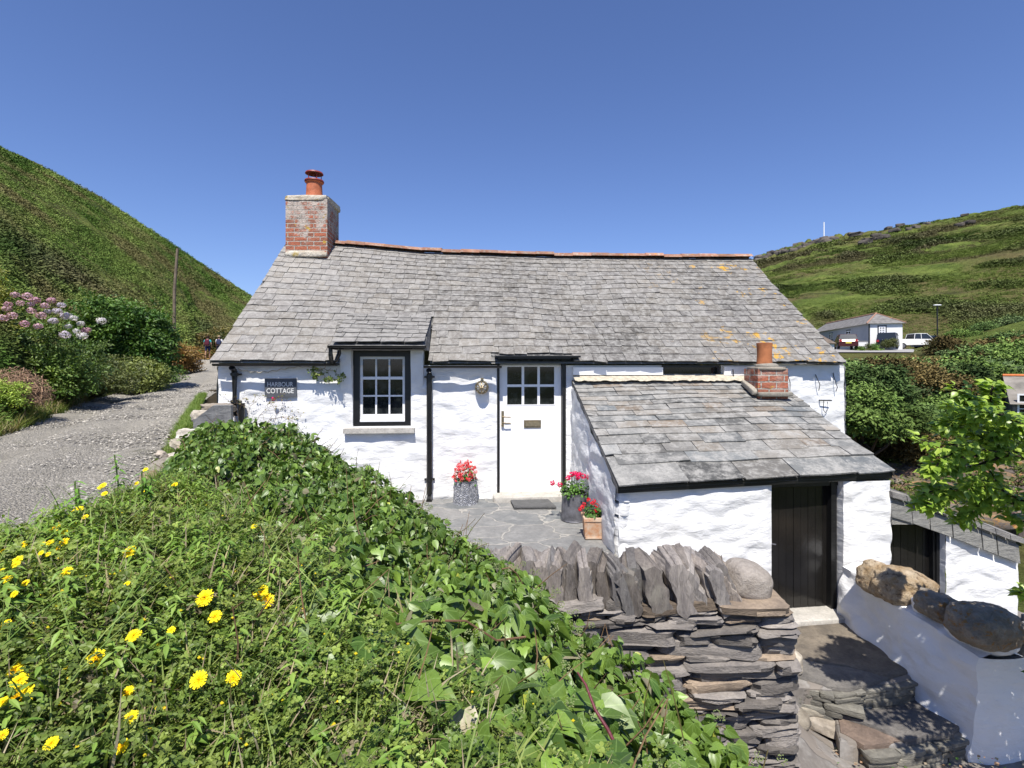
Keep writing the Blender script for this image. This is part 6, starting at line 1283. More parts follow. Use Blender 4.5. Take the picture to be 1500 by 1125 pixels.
def build_left():
    # ---- stones and slate slab on the road side of the cottage
    S = [((320, 594), 6.55, (.50, .3, .16), 'smooth pale stone on the little wall by the downpipe', 'boulder_gray', (1.2, 1.15, 1.05)), ((298, 606), 6.3, (.32, .3, .2), 'white painted stone at the road side near the cottage corner', 'rubble', (1.5, 1.45, 1.35)), ((276, 633), 5.9, (.26, .3, .18), 'bright white lump of quartz stone beside the slate slab', 'rubble', (1.7, 1.7, 1.65)), ((257, 672), 5.2, (.30, .3, .22), 'round whitish stone in the road side bank', 'rubble', (1.6, 1.55, 1.5)), ((278, 665), 5.3, (.2, .3, .36), 'upright orange brown stone beside the ivy', 'rubble', (1.2, .95, .75)), ((240, 690), 4.9, (.42, .34, .30), 'big rough grey stone in the road side bank', 'rubble', (.8, .76, .72)), ((225, 704), 4.7, (.30, .3, .18), 'brownish stone nearest the yellow flowers at the road', 'rubble', (.95, .75, .6)), ((262, 648), 5.6, (.22, .2, .12), 'small flat stone above the round whitish one', 'rubble', (1.2, 1.15, 1.0)), ((238, 664), 5.1, (.16, .16, .1), 'small pale pebble stone at the grass edge', 'rubble', (1.3, 1.2, 1.1))]
    for i, ((px, py), Y, sz, lab, m_, c) in enumerate(S):
        mb = MB(); rock(mb, P(px, py+4, Y), np.array(sz)*.74, rotz(i*.9) @ roty(.1*i), seed=60+i, amp=.3, n=22, freq=2.6, sq=.5, C=np.array(c)*.82); tag(mb.build('stone', MAT[m_], sharp=60), lab, 'stone')
    mb = MB(); rgs = random.Random(8)
    for k in range(70):
        t = rgs.random(); px = lerp(222, 318, t)+rgs.uniform(-10, 6); py = lerp(708, 618, t)+rgs.uniform(-4, 26); Y = lerp(4.65, 6.3, t); s_ = rgs.uniform(.06, .2); kk = rgs.uniform(.55, 1.35); rock(mb, P(px, py, Y), (s_, s_*.9, s_*.6), rotz(rgs.uniform(0, 3)), seed=k, amp=.3, n=8, freq=2, sq=.6, C=(kk, kk*rgs.uniform(.85, 1), kk*rgs.uniform(.7, .95)))
    tag(mb.build('rubble', MAT['rubble'], sharp=50), 'loose rubble filling the road side bank between bigger stones', 'rubble', kind='stuff')
    mb = MB(); V = []
    A = [P(283, 616, 5.95), P(312, 594, 6.2), P(338, 594, 6.35), P(341, 690, 6.35), P(283, 690, 5.95)]; A = np.array(A); B = A+np.array([-.05, .14, 0]); mb.add(np.concatenate([A, B]), [np.array([[0, 1, 2, 3, 4]])[:, ::-1], np.array([[5, 6, 7, 8, 9]]), np.array([[0, 5, 6, 1], [1, 6, 7, 2], [2, 7, 8, 3], [3, 8, 9, 4], [4, 9, 5, 0]])], (1.0, 1.03, 1.05)); tag(mb.build('slate_slab', MAT['slate_stone']), 'upright grey slate slab standing between the road and ivy', 'slab')
    mb = MB(); a, z = PM.hit(353, 595, .12); mb.tube([PM.pt(a-.0, -.50, .1), PM.pt(a, -.9, .1)], .04, 10); mb.build('pipe_end', MAT['black_paint'], bpy.data.objects['cottage'])
    # dead climber on the wall
    rt = empty('dried_climber', PM.pt(PM.hit(365, 600)[0], -1.0, .08), 'bare twiggy climbing plant against the white wall under the name sign', 'plant'); mb = MB(); tips = []
    def grow(p, d, L, r, dep):
        q = p+d*L; a, b = p, q; mid = (a+b)/2+rvec(1)[0]*.015; mb.tube([a, mid, b], [r, r*.85, r*.7], 4, None, False); tips.append(q)
        if dep == 0: return
        for _ in range(random.choice((2, 2, 3))):
            nd = d+rvec(1)[0]*np.array([.8, .25, .6]); nd /= np.linalg.norm(nd); grow(q, nd, L*random.uniform(.6, .85), r*.65, dep-1)
    for px, ang in ((352, -.1), (360, .25), (372, .5), (385, .9), (400, .3)):
        a, z = PM.hit(px, 625, .08); grow(PM.pt(a, z, .10), PM.d*math.sin(ang)+np.array([0, -.05, 1])*math.cos(ang), .17, .004, 4)
    mb.build('twigs', MAT['twig'], rt); mb = MB(); T = np.array(tips); T = T[RNG.random(len(T)) < .45]; n = len(T); mb.scatter(strip_leaf(.7, .1, .1, 1), basis(rvec(n), rvec(n)+[0, -1, .3], rnd(n, .015, .035)), T, mixc((.14, .17, .05), (.35, .27, .14), rnd(n))); mb.build('leaves', MAT['leaf'], rt)
    mb = MB(); c = PM.pt(*PM.hit(401, 584, .1), .12); w = rvec(20); mb.scatter(strip_leaf(.95, .05, .1, 1), basis(np.cross(w, rvec(20)), w, rnd(20, .02, .03)), c+w*.015, np.tile((.7, .02, .2), (20, 1))); mb.build('bloom', MAT['petal'], rt)
    # sprig hanging from eave by window
    rt = empty('eave_creeper', PM.pt(PM.hit(480, 540)[0], .0, .1), 'thin creeper hanging from the gutter beside the window', 'plant'); mb = MB(); lm = MB(); tips = []
    for px, py in ((478, 536), (485, 540), (470, 538), (494, 540)):
        a, z = PM.hit(px, py, .12); grow(PM.pt(a, z, .14), PM.d*random.uniform(-.7, .7)+np.array([0, 0, -.6]), .08, .003, 3)
    T = np.array(tips); T = np.concatenate([T, T+rvec(len(T))*.02]); n = len(T); lm.scatter(strip_leaf(.7, .1, .1, 2), basis(rvec(n), rvec(n)+[0, -1, .3], rnd(n, .02, .045)), T, mixc((.07, .14, .02), (.22, .25, .06), rnd(n))); mb.build('twigs', MAT['twig'], rt); lm.build('leaves', MAT['leaf'], rt)
    # ---- verge grass (right of road), bank cover (left of road)
    gr = MB(); n = 7500; Y = 3.6+rnd(n)**1.3*9; a = rnd(n); X = roadR(Y)+.05+a*(.62*np.clip((9-Y)/4, .25, 1)); Z = road_z(Y)+.05+.03*a; T = np.stack([X, Y, Z], 1); ok = (Y < 6.2) | (X < -4.35-(Y-6.9)*.35); T = T[ok]; n = len(T)
    for v in range(4): m = RNG.integers(0, 4, n) == v; k = int(m.sum()); C = mixc((.09, .17, .03), (.22, .28, .07), rnd(k)); gr.scatter(sprig('grass', v), yawm(k, rnd(k, .07, .17)), T[m], C)
    n = 12000; Y = 4.2+rnd(n)**1.4*24; a = rnd(n)**1.3; X = roadL(Y)-.05-a*1.5*(1+Y*.03)+rnd(n, -.1, .35); 
    pxs = 750+F*X/Y; t_ = np.clip((Y-edgeY(pxs))/40, 0, 1)
    Z = road_z(Y)+.75*(1-np.exp(-np.clip(roadL(Y)-X, 0, 9)/.9)); T = np.stack([X, Y, Z], 1)
    for v in range(4): m = RNG.integers(0, 4, n) == v; k = int(m.sum()); C = mixc((.08, .14, .025), (.22, .25, .07), rnd(k)); dr = rnd(k) < .2; C[dr] = (.30, .25, .13); gr.scatter(sprig('grass', v), yawm(k, rnd(k, .14, .34)*(1+T[m][:, 1]*.01)), T[m], C)
    tag(gr.build('verge_grass', MAT['grass']), 'rough green and straw coloured grass edging the track', 'grass', kind='stuff')
    # bracken & scrub on the left hillside, streaked along the slope
    mb = MB(); n = 42000; A = rnd(n, -120, 372); t = rnd(n)**1.15*.985+.004; p = left_pt(A, t); d = p[:, 1]
    al = p[:, 0]*-.5+p[:, 1]*.86; ac = p[:, 0]*.86+p[:, 1]*.5; sc_ = 1/np.clip(d*.02, .35, 2.2); s1 = fbm(np.stack([al*.05*sc_, ac*.30*sc_, p[:, 2]*.2*sc_], 1), 4); s2 = fbm(np.stack([al*.11, ac*.16, p[:, 2]*.2], 1)+31, 4); s3 = fbm(np.stack([al*.03, ac*.09, p[:, 2]*.1], 1)+77, 3)
    C = mixc((.06, .115, .02), (.18, .24, .06), np.clip((s1-.33)*3.0+RNG.normal(0, .15, n), 0, 1)); b = np.clip((s2-.47)*7, 0, 1)[:, None]*.8; C = C*(1-b)+np.array([[.165, .14, .065]])*b; b = np.clip((s3-.56)*8, 0, 1)[:, None]*.75; C = C*(1-b)+np.array([[.055, .055, .035]])*b
    r_ = np.clip((A-225)/60, 0, 1)*np.clip(1-(t-.03)/.25, 0, 1)*(rnd(n) < .75); C = C*(1-.8*r_[:, None])+np.array([[.24, .13, .045]])*.8*r_[:, None]; C *= rnd(n, .75, 1.3)[:, None]
    big = np.clip((s3-.5)*6, 0, 1)
    for j in range(4): m = RNG.integers(0, 4, n) == j; k = int(m.sum()); mb.scatter(sprig('fine', j+20), yawm(k, rnd(k, .4, 1.0)*(.08+d[m]*.0058)*(1+.8*big[m]), .5)*np.array([1, 1, .8])[None, :, None], p[m], C[m])
    tag(mb.build('bracken', MAT['leaf_far']), 'green and rusty bracken and low scrub covering the left hillside', 'bracken', kind='stuff')
    mb = MB(); n = 42000; A = rnd(n, 1095, 1520); t = .40+rnd(n)*.595; p = right_pt(A, t); d = p[:, 1]; ok = d > 63; p = p[ok]; d = d[ok]; A = A[ok]; n = len(p)
    al = p[:, 0]*.9+p[:, 1]*.1; q = np.stack([(al*.9+p[:, 2]*1.2)*.035, (p[:, 2]*2.2-al*.75)*.07, p[:, 1]*.02], 1); s1 = fbm(q, 4); s2 = fbm(q*1.7+31, 4); s3 = fbm(q*np.array([2.4, 1.9, 2.])+77, 4)
    C = mixc((.06, .095, .02), (.17, .22, .05), np.clip((s1-.3)*2.3+RNG.normal(0, .12, n), 0, 1)); b = np.clip((s2-.48)*7, 0, 1)[:, None]*.8; C = C*(1-b)+np.array([[.14, .115, .065]])*b; b = np.clip((s3-.52)*5, 0, 1)[:, None]*.6; C = C*(1-b)+np.array([[.075, .078, .045]])*b; C *= rnd(n, .7, 1.3)[:, None]; big = np.clip((s3-.52)*8, 0, 1)
    for j in range(4): m = RNG.integers(0, 4, n) == j; k = int(m.sum()); mb.scatter(sprig('fine', j+20), yawm(k, rnd(k, .5, 1.1)*d[m]*.0072*(.6+.9*big[m]), .5)*np.array([1, 1, .6])[None, :, None], p[m]+big[m][:, None]*np.array([[0, 0, .5]]), C[m])
    tag(mb.build('gorse_scrub', MAT['leaf_far']), 'dark gorse and heather patches on the right hillside', 'scrub', kind='stuff')
    rgr = random.Random(12); mb = MB()
    for k in range(90):
        px = 1112+rgr.random()**1.3*110 if k < 70 else rgr.uniform(1200, 1420); t = rgr.uniform(.955, 1.) if k < 70 else rgr.uniform(.9, 1.); p = right_pt(px, t); s_ = rgr.uniform(1.2, 3.4) if k < 70 else rgr.uniform(1.2, 3.); rock(mb, p+np.array([0, 0, .5]), (s_*1.4, s_, s_*.6), rotz(rgr.uniform(0, 3)), seed=k, amp=.3, n=8, freq=2, sq=.4, C=(rgr.uniform(.3, .65),)*3)
    struct(mb.build('crest_rocks', MAT['far_stone'], sharp=40))
    # ---- shrubs along the road
    def at(px, py, Y, dz=0): p = P(px, py, Y); return p-np.array([0, 0, dz])
    rt = leaf_bush('hydrangea_bush', 'big hydrangea bush with pink and lilac flower heads on the left bank', 'bush', at(62, 560, 10.5), (1.55, .9, 1.45), ((.05, .09, .02), (.11, .16, .04)), 260, .15, 1)
    head = None; rgg = random.Random(4)
    H = [(22, 432), (40, 434), (10, 452), (30, 444), (52, 440), (18, 462), (46, 455), (66, 448), (75, 440), (60, 462), (84, 456), (5, 466), (90, 447), (97, 463), (78, 470), (108, 466), (100, 478), (118, 474), (112, 485), (126, 484), (95, 490), (36, 474), (56, 478), (12, 446), (148, 470), (120, 492), (45, 446), (70, 456)]
    for i, (px, py) in enumerate(H):
        c = P(px, py, 9.45+rgg.uniform(-.1, .3))
        if head is None:
            mb = MB(); m = 90; w = rvec(m); mb.scatter(strip_leaf(.95, .05, .1, 1), basis(np.cross(w, rvec(m)), w+rvec(m)*.25, rnd(m, .04, .055)), w*np.array([.1, .1, .07]), np.ones((m, 3))); 
            heads = []
            for col in ((.52, .34, .40), (.50, .44, .54), (.58, .55, .58), (.48, .28, .35)):
                o = mb.build('flower_head', MAT['petal'], rt); ca = o.data.color_attributes['col']; nn = len(o.data.vertices); ca.data.foreach_set('color', np.tile(np.array([*col, 1.], np.float32), nn)); heads.append(o)
            head = True; protos = heads; used = [False]*4
        k = (0 if px < 70 else (1 if px < 100 else 2)) if rgg.random() < .75 else 3
        if not used[k]: o = protos[k]; used[k] = True
        else: o = protos[k].copy(); COL.objects.link(o)
        s_ = rgg.uniform(.55, .85); o.location = c; o.scale = (s_, s_, s_); o.rotation_euler = (0, 0, rgg.uniform(0, 6)); o.matrix_parent_inverse = Matrix.Translation(-rt.location)
    for k in range(4):
        if not used[k]: bpy.data.objects.remove(protos[k])
    leaf_bush('fern_bush', 'large dark green leafy bush spilling over the track on the left', 'bush', at(208, 560, 15.5), (1.35, 1.3, 2.3), ((.025, .07, .012), (.085, .15, .03)), 300, .24, 2)
    leaf_bush('fern_bush', 'dark glossy shrub behind the hydrangea flowers', 'bush', at(160, 520, 14.8), (1.3, 1.2, 1.7), ((.03, .075, .014), (.09, .155, .03)), 220, .22, 3)
    leaf_bush('low_shrub', 'low olive green shrub between the track and the hydrangea', 'bush', at(135, 572, 12.2), (1.35, .8, 1.0), ((.06, .08, .025), (.12, .13, .05)), 240, .13, 5)
    leaf_bush('low_shrub', 'yellowish green grassy clump bulging over the edge of track', 'bush', at(205, 572, 14.3), (.85, .8, .9), ((.09, .12, .03), (.17, .19, .06)), 120, .16, 6)
    leaf_bush('low_shrub', 'small green shrub just under the hydrangea at the picture edge', 'bush', at(55, 575, 10.2), (1.0, .6, .85), ((.05, .10, .02), (.13, .18, .045)), 150, .14, 7)
    leaf_bush('fern_bush', 'bright green fern clump at the track side below the dark bush', 'bush', at(238, 565, 18.5), (.9, .9, .9), ((.07, .13, .025), (.14, .21, .05)), 110, .18, 8)
    leaf_bush('rusty_bush', 'orange brown bracken bush right of the dark bush, under the pole', 'bush', at(256, 543, 22.5), (1.0, 1.4, 1.4), ((.17, .08, .025), (.22, .15, .05)), 170, .22, 9)
    leaf_bush('rusty_bush', 'green and rust coloured bushes closing the track beside the walkers', 'bush', at(276, 524, 44), (1.6, 1.6, 1.9), ((.10, .10, .03), (.26, .14, .05)), 150, .35, 10)
    leaf_bush('rusty_bush', 'dark bush beyond the walkers against the cottage roof', 'bush', at(322, 520, 44), (2.6, 1.6, 2.6), ((.06, .07, .02), (.17, .13, .05)), 170, .38, 12)
    leaf_bush('yellow_shrub', 'tall yellow leaved shrub at the far left edge', 'bush', at(-22, 520, 9.9), (.5, .5, 1.9), ((.14, .15, .03), (.26, .26, .05)), 120, .12, 13)
    leaf_bush('fern_clump', 'pale fern clump in front of the heap of dead twigs', 'bush', at(10, 595, 7.9), (.35, .3, .40), ((.14, .2, .03), (.25, .32, .06)), 50, .08, 14)
    # heap of dead twigs
    rt = empty('dead_twig_heap', P(25, 592, 8.3), 'heap of dead grey brown twigs on the bank at the left edge', 'twigs'); mb = MB()
    for k in range(1500):
        w = rvec(1)[0]; w[2] = abs(w[2]); rr = random.uniform(.5, 1.05); c = P(22, 590, 8.3)+w*np.array([.5, .42, .54])*rr; d = (np.cross(w, rvec(1)[0])+w*random.uniform(-.3, .5))*random.uniform(.05, .16)+np.array([0, 0, -.03]); kk = random.uniform(.8, 2.6); mb.tube([c-d, c+rvec(1)[0]*.02, c+d], .0035, 3, (kk, kk*.93, kk*.85), False)
    mb.build('twigs', MAT['twig'], rt)
    # ---- poles
    p = left_find(255, 485); p = P(255, 487, p[1]); print('pole', p)
    mb = MB(); h = 123/F*p[1]; mb.tube([p-[0, 0, .6], p+[.02, 0, h*.5], p+np.array([.3/45*p[1], 0, h])], [.14/46*p[1]]*1+[.13/46*p[1], .11/46*p[1]], 10); o = mb.build('telegraph_pole', MAT['wood_pole'], sharp=40); tag(o, 'weathered wooden pole standing on the left hillside above the track', 'pole')
    p = right_find(1207, 351.5); p = P(1207, 352, 212.); mb = MB(); mb.tube([p-[0, 0, 3.], p+[0, 0, 7.4]], [.24, .2], 8); tag(mb.build('flagpole', MAT['white_paint']), 'thin white mast standing on the skyline of the right hill', 'pole')
    mb = MB(); p = P(1373, 447, 60.); mb.tube([p-[0, 0, 4.2], p+[0, 0, -.1]], .07, 8); rt = empty('street_lamp', p-[0, 0, 4.2], 'dark post with a flat white lamp head above the parked cars', 'street lamp'); mb.build('post', MAT['black_paint'], rt); mb = MB(); rock(mb, p, (.85, .4, .14), seed=3, amp=.02, n=8, sq=.6); mb.build('lamp_head', MAT['white_paint'], rt, smooth=True)

# ================================================================ distant buildings, cars, walkers
def hip_house():
    a = P(1272, 519, 56); b = P(1322, 517, 55.2); c = P(1200, 517, 70); z0 = 1.0; ze = 4.52; zr = 5.75
    rt = empty('white_house', (a[0], a[1], z0), 'long low white house with slate roof and terracotta ridge beside the car park', 'house')
    A = np.array([a[0], a[1]]); B = np.array([b[0], b[1]]); Cc = A+(np.array([c[0], c[1]])-A)*1.15; D = B+(Cc-A); mb = MB()
    for p, q in ((A, B), (Cc, A), (B, D), (D, Cc)): mb.add([(p[0], p[1], z0-1), (q[0], q[1], z0-1), (q[0], q[1], ze), (p[0], p[1], ze)], [np.array([[0, 1, 2, 3]])], (.55, .56, .58) if p is Cc else (1, 1, 1))  # long side wall tinted darker blue-grey, its shade put into the colour
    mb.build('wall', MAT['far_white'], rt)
    m0 = (A+B)/2; ax = (Cc-A)/np.linalg.norm(Cc-A); e = .25; sd = (B-A)/np.linalg.norm(B-A); P1 = m0+ax*2.0; P2 = (Cc+D)/2
    A_, B_, C_, D_ = A-ax*e-sd*e, B-ax*e+sd*e, Cc-sd*e, D+sd*e; v = lambda q, z: (q[0], q[1], z); mb = MB()
    mb.add([v(A_, ze-.05), v(B_, ze-.05), v(C_, ze-.05), v(D_, ze-.05), v(P1, zr), v(P2, zr)], [np.array([[0, 4, 5, 2], [1, 3, 5, 4]]), np.array([[0, 1, 4]])]); roof = mb.build('roof', MAT['far_slate'], rt)
    mb = MB(); mb.tube([v(P1, zr+.03), v(P2, zr+.03)], .09, 6); mb.tube([v(P1, zr+.03), v(A_, ze)], .07, 6); mb.tube([v(P1, zr+.03), v(B_, ze)], .05, 6); mb.build('ridge_tiles', MAT['ridge_clay'], roof)
    pl = Plane(A, B, (0, -1)); W = lambda px, py: pl.hit(px, py)
    def win(pl, x0, x1, y0, y1, nx, nz):
        fr = MB(); a0, z1 = pl.hit(x0, y0); a1, z0_ = pl.hit(x1, y1); pl.box(fr, a0-.1, a0, z0_-.1, z1+.1, 0, .05); pl.box(fr, a1, a1+.1, z0_-.1, z1+.1, 0, .05); pl.box(fr, a0, a1, z1, z1+.1, 0, .05); pl.box(fr, a0-.15, a1+.15, z0_-.15, z0_, 0, .1); w = fr.build('window', MAT['black_paint'], rt)
        sa = MB(); bars(pl, sa, a0, a1, z0_, z1, nx, nz, .07, .12, .0, .04); sa.build('frame', MAT['white_paint'], w); gl = MB(); pl.box(gl, a0, a1, z0_, z1, -.02, .012); gl.build('glass', MAT['glass'], w)
    win(pl, 1287, 1297, 478, 490, 3, 3)
    pl2 = Plane(A, Cc, (-1, -.6)); win(pl2, 1240, 1246, 485, 496, 2, 3); win(pl2, 1215, 1220, 489, 497, 2, 3)
    mb = MB(); mb.tube([v(A-sd*-.05-ax*.08, ze), v(A-sd*-.05-ax*.08, z0)], .07, 6); mb.build('downpipe', MAT['black_paint'], rt)
    # garden wall in front
    gp = Plane(P(1246, 520, 57)[:2], P(1273, 520, 56)[:2], (0, -1)); rt2 = empty('white_garden_wall', gp.pt(0, 1.), 'low white wall joined to the front of the far white house', 'wall'); mb = MB(); gp.box(mb, 0, gp.len, .8, (HZ-500)/F*56, -.3, 0); mb.build('wall', MAT['far_white'], rt2); mb = MB()
    gp.box(mb, -.05, gp.len, (HZ-500)/F*56, (HZ-500)/F*56+.06, -.34, .04, (.6, .6, .6)); mb.build('coping', MAT['concrete'], rt2)
    # brown roofed shed
    p = P(1190, 515, 46); q = P(1222, 515, 46); rt3 = empty('small_shed', (q[0], q[1], .8), 'small outbuilding with a brown slate roof behind the cottage verge', 'shed'); mb = MB(); x0, x1, y0, y1 = p[0]-1, q[0], 46, 48.5; mb.box(((x0+x1)/2, 47.25, 1.1), (x1-x0, 2.5, 1.6)); mb.add([(x1, 46, 1.9), (x1, 48.5, 1.9), (x1-.7, 47.25, 3.0)], [np.array([[0, 1, 2]])]); mb.build('wall', MAT['far_white'], rt3)
    mb = MB(); z1 = (HZ-484)/F*47.2; mb.add([(x0, 45.8, 1.93), (x1+.1, 45.8, 1.93), (x1-1.1, 47.25, z1), (x0, 47.25, z1), (x0, 48.7, 1.93), (x1+.1, 48.7, 1.93)], [np.array([[0, 1, 2, 3], [3, 2, 5, 4]]), np.array([[1, 5, 2]])], (.75, .62, .52)); mb.build('roof', MAT['far_slate'], rt3)
    for i, (px, py, s, c) in enumerate(((1256, 516, .8, 0), (1268, 514, .9, 1), (1281, 515, .9, 0), (1303, 503, .8, 1))):
        leaf_bush('garden_plant', ['bright green clump beside the dark red car', 'dark bush against the white garden wall far off', 'yellow green clump below the far house corner', 'wispy pale bush on the far house end wall'][i], 'bush', P(px, py+4, 52.5), (.9*s, .6, 1.1*s), (((.06, .12, .02), (.14, .22, .04)), ((.05, .06, .02), (.10, .11, .04)))[c], 60, .25, 30+i, stem=False)
def stone_cottage():
    Y = 21.; zr = (HZ-553)/F*Y; ze = zr-.95; rt = empty('stone_cottage', P(1495, 640, Y), 'rough stone cottage with orange ridge tiles cut by the right edge', 'cottage'); x0 = (1467-750)/F*Y; xr = (1485-750)/F*Y
    # gable faces left-front, ridge runs to the right
    mb = MB(); g0 = np.array([x0, Y+1.2]); g1 = np.array([xr-.0, Y-.0+.0]); 
    f0 = np.array([19.5, 20.2]); b0 = np.array([22.1, 23.5]); L = 6.; d = np.array([.786, -.618]); mid = (f0+b0)/2
    zb = -4.6
    mb.add([(f0[0], f0[1], zb), (b0[0], b0[1], zb), (b0[0], b0[1], ze), (mid[0], mid[1], zr), (f0[0], f0[1], ze)], [np.array([[0, 1, 2, 3, 4]])])
    f1 = f0+d*L; b1 = b0+d*L; mb.add([(f0[0], f0[1], zb), (f1[0], f1[1], zb), (f1[0], f1[1], ze), (f0[0], f0[1], ze)], [np.array([[0, 1, 2, 3]])]); mb.add([(b0[0], b0[1], zb), (b1[0], b1[1], zb), (b1[0], b1[1], ze), (b0[0], b0[1], ze)], [np.array([[0, 1, 2, 3]])])
    mb.build('wall', MAT['far_stone'], rt)
    m1 = mid+d*L; e = (f0-b0)/np.linalg.norm(f0-b0)*.2; mb = MB(); v = lambda q, z: (q[0], q[1], z)
    mb.add([v(f0+e-d*.1, ze-.06), v(f1+e, ze-.06), v(m1, zr+.05), v(mid-d*.1, zr+.05), v(b0-e-d*.1, ze-.06), v(b1-e, ze-.06)], [np.array([[0, 1, 2, 3], [3, 2, 5, 4]])], (1.2, 1.15, 1.05)); roof = mb.build('roof', MAT['far_slate'], rt)
    mb = MB(); mb.tube([v(mid-d*.1, zr+.07), v(m1, zr+.07)], .07, 6); mb.build('ridge_tiles', MAT['ridge_clay2'], roof)
    pl = Plane(f0, f1, (0, -1)); a0 = .12; fr = MB(); zc = (HZ-592)/F*20.3; bars(pl, fr, a0, a0+.85, zc-.48, zc+.42, 3, 3, .03, .06, .0, .06); w = fr.build('window', MAT['white_paint'], rt); gl = MB(); pl.box(gl, a0, a0+.85, zc-.45, zc+.4, -.02, .015); gl.build('glass', MAT['glass'], w)
    mb = MB(); mb.box((16.6, 17.5, -5.2), (3.2, 2.5, 2.2), rotz(.3), (.45, .42, .42)); 
    o = mb.build('stone_outbuilding', MAT['far_stone']); tag(o, 'dark stone outbuilding wall behind the bright shrub at the right edge', 'building')

def car(loc, rot, kind, col, label):
    rt = empty('parked_car', loc, label, 'car', 'cars in the far car park'); x, y, z0 = loc; M_ = rotz(rot)
    prof = {'hatch': dict(L=3.9, W=1.7, body=[(-1.95, .3), (-1.97, .75), (-1.85, .98), (.75, .98), (1.75, .82), (1.95, .6), (1.95, .3)], cab=[(-1.8, .98), (-1.55, 1.48), (-.1, 1.5), (.85, .98)]),
            'pick': dict(L=5., W=1.8, body=[(-2.5, .45), (-2.5, 1.1), (-.2, 1.12), (1.3, 1.1), (2.35, .98), (2.5, .7), (2.5, .45)], cab=[(-.4, 1.1), (-.25, 1.72), (.95, 1.72), (1.6, 1.08)]),
            'suv': dict(L=4.3, W=1.8, body=[(-2.1, .38), (-2.15, .95), (-2.0, 1.08), (.8, 1.06), (1.95, .95), (2.15, .7), (2.15, .38)], cab=[(-2.0, 1.08), (-1.75, 1.68), (.1, 1.7), (.95, 1.06)])}[kind]
    tr = lambda p: (np.asarray(p, float) @ M_.T)+np.asarray(loc); W = prof['W']/2; mb = MB()
    def extr(mb, pr, w0, w1, C, zt):
        n = len(pr); V = []
        for s_ in (-1, 1):
            for (px, pz) in pr: V.append((px, s_*lerp(w0, w1, (pz-pr[0][1])/(zt-pr[0][1]+1e-6)), pz))
        F_ = [np.array([[i, (i+1) % n, (i+1) % n+n, i+n] for i in range(n)]), np.arange(n)[None, ::-1], (np.arange(n)+n)[None]]; mb.add(tr(V), F_, C)
    extr(mb, prof['body'], W, W*.96, col, 1.0); cab = prof['cab']; extr(mb, [(cab[1][0]-.02, cab[1][1]-.03), (cab[1][0]+.05, cab[1][1]+.03), (cab[2][0]-.05, cab[2][1]+.03), (cab[2][0]+.02, cab[2][1]-.03)], W*.80, W*.78, col, 2.)
    for s_ in (-1, 1):
        for xx in (cab[0][0]*.97, lerp(cab[1][0], cab[2][0], .5), cab[3][0]*.97):
            tx = {0: cab[1][0], 1: xx, 2: cab[2][0]}[(cab[0][0]*.97, lerp(cab[1][0], cab[2][0], .5), cab[3][0]*.97).index(xx)]; mb.tube([tr((xx, s_*W*.93, cab[0][1]-.02)), tr((tx, s_*W*.80, cab[1][1]))], .035, 6, col)
    b = mb.build('body', MAT['carpaint'], rt); bm = b.modifiers.new('bevel', 'BEVEL'); bm.width = .04; bm.segments = 2; bm.limit_method = 'ANGLE'
    g = MB(); extr(g, cab, W*.93, W*.79, (1, 1, 1), cab[1][1]); g.build('windows', MAT['car_glass'], rt)
    for xx in (-prof['L']*.31, prof['L']*.33):
        for s_ in (-1, 1):
            w = MB(); Mw = M_ @ rotx(math.pi/2); w.lathe([(.0, -.1), (.33, -.1), (.34, 0), (.33, .1), (.22, .11), (0, .1)], tr((xx, s_*(W-.08), .34)), 18, M=Mw); wh = w.build('wheel', MAT['rubber'], rt); w = MB(); w.lathe([(.0, -.125), (.2, -.115)], tr((xx, s_*(W-.08), .34)), 12, (1.2, 1.2, 1.2), Mw); w.lathe([(.2, .115), (0, .125)], tr((xx, s_*(W-.08), .34)), 12, (1.2, 1.2, 1.2), Mw); w.build('rim', MAT['galv'], wh)
    for s_ in (-1, 1):
        m = MB(); m.box(tr((-prof['L']/2-.0, s_*W*.8, .85)), (.06, .22, .22), M_, (.35, .02, .02)); m.build('tail_light', MAT['carpaint'], rt); m = MB(); m.box(tr((prof['L']/2-.06, s_*W*.72, .72)), (.1, .32, .15), M_, (.8, .8, .8)); m.build('headlight', MAT['carpaint'], rt)
    m = MB(); m.box(tr((-prof['L']/2-.04, 0, .62)), (.03, .5, .12), M_, (.75, .62, .12)); m.build('number_plate', MAT['carpaint'], rt); return rt
def build_cars():
    def L(px, Y): z = interp(Y, [50, 53, 66], [1.15, 1.55, 2.02])+.06; return ((px-750)/F*Y, Y, z)
    car(L(1238, 54.), R(66), 'hatch', (.06, .012, .015), 'dark red hatchback parked nearest the end of cottage roof')
    car(L(1302, 55.5), R(48), 'suv', (.012, .015, .03), 'dark blue black car parked in front of the white pickup')
    car(L(1338, 58.5), R(-8), 'pick', (.78, .78, .76), 'white pickup truck parked at the edge of the scrub')
    car(L(1366, 61.), R(5), 'hatch', (.02, .05, .14), 'blue car parked behind the white pickup')

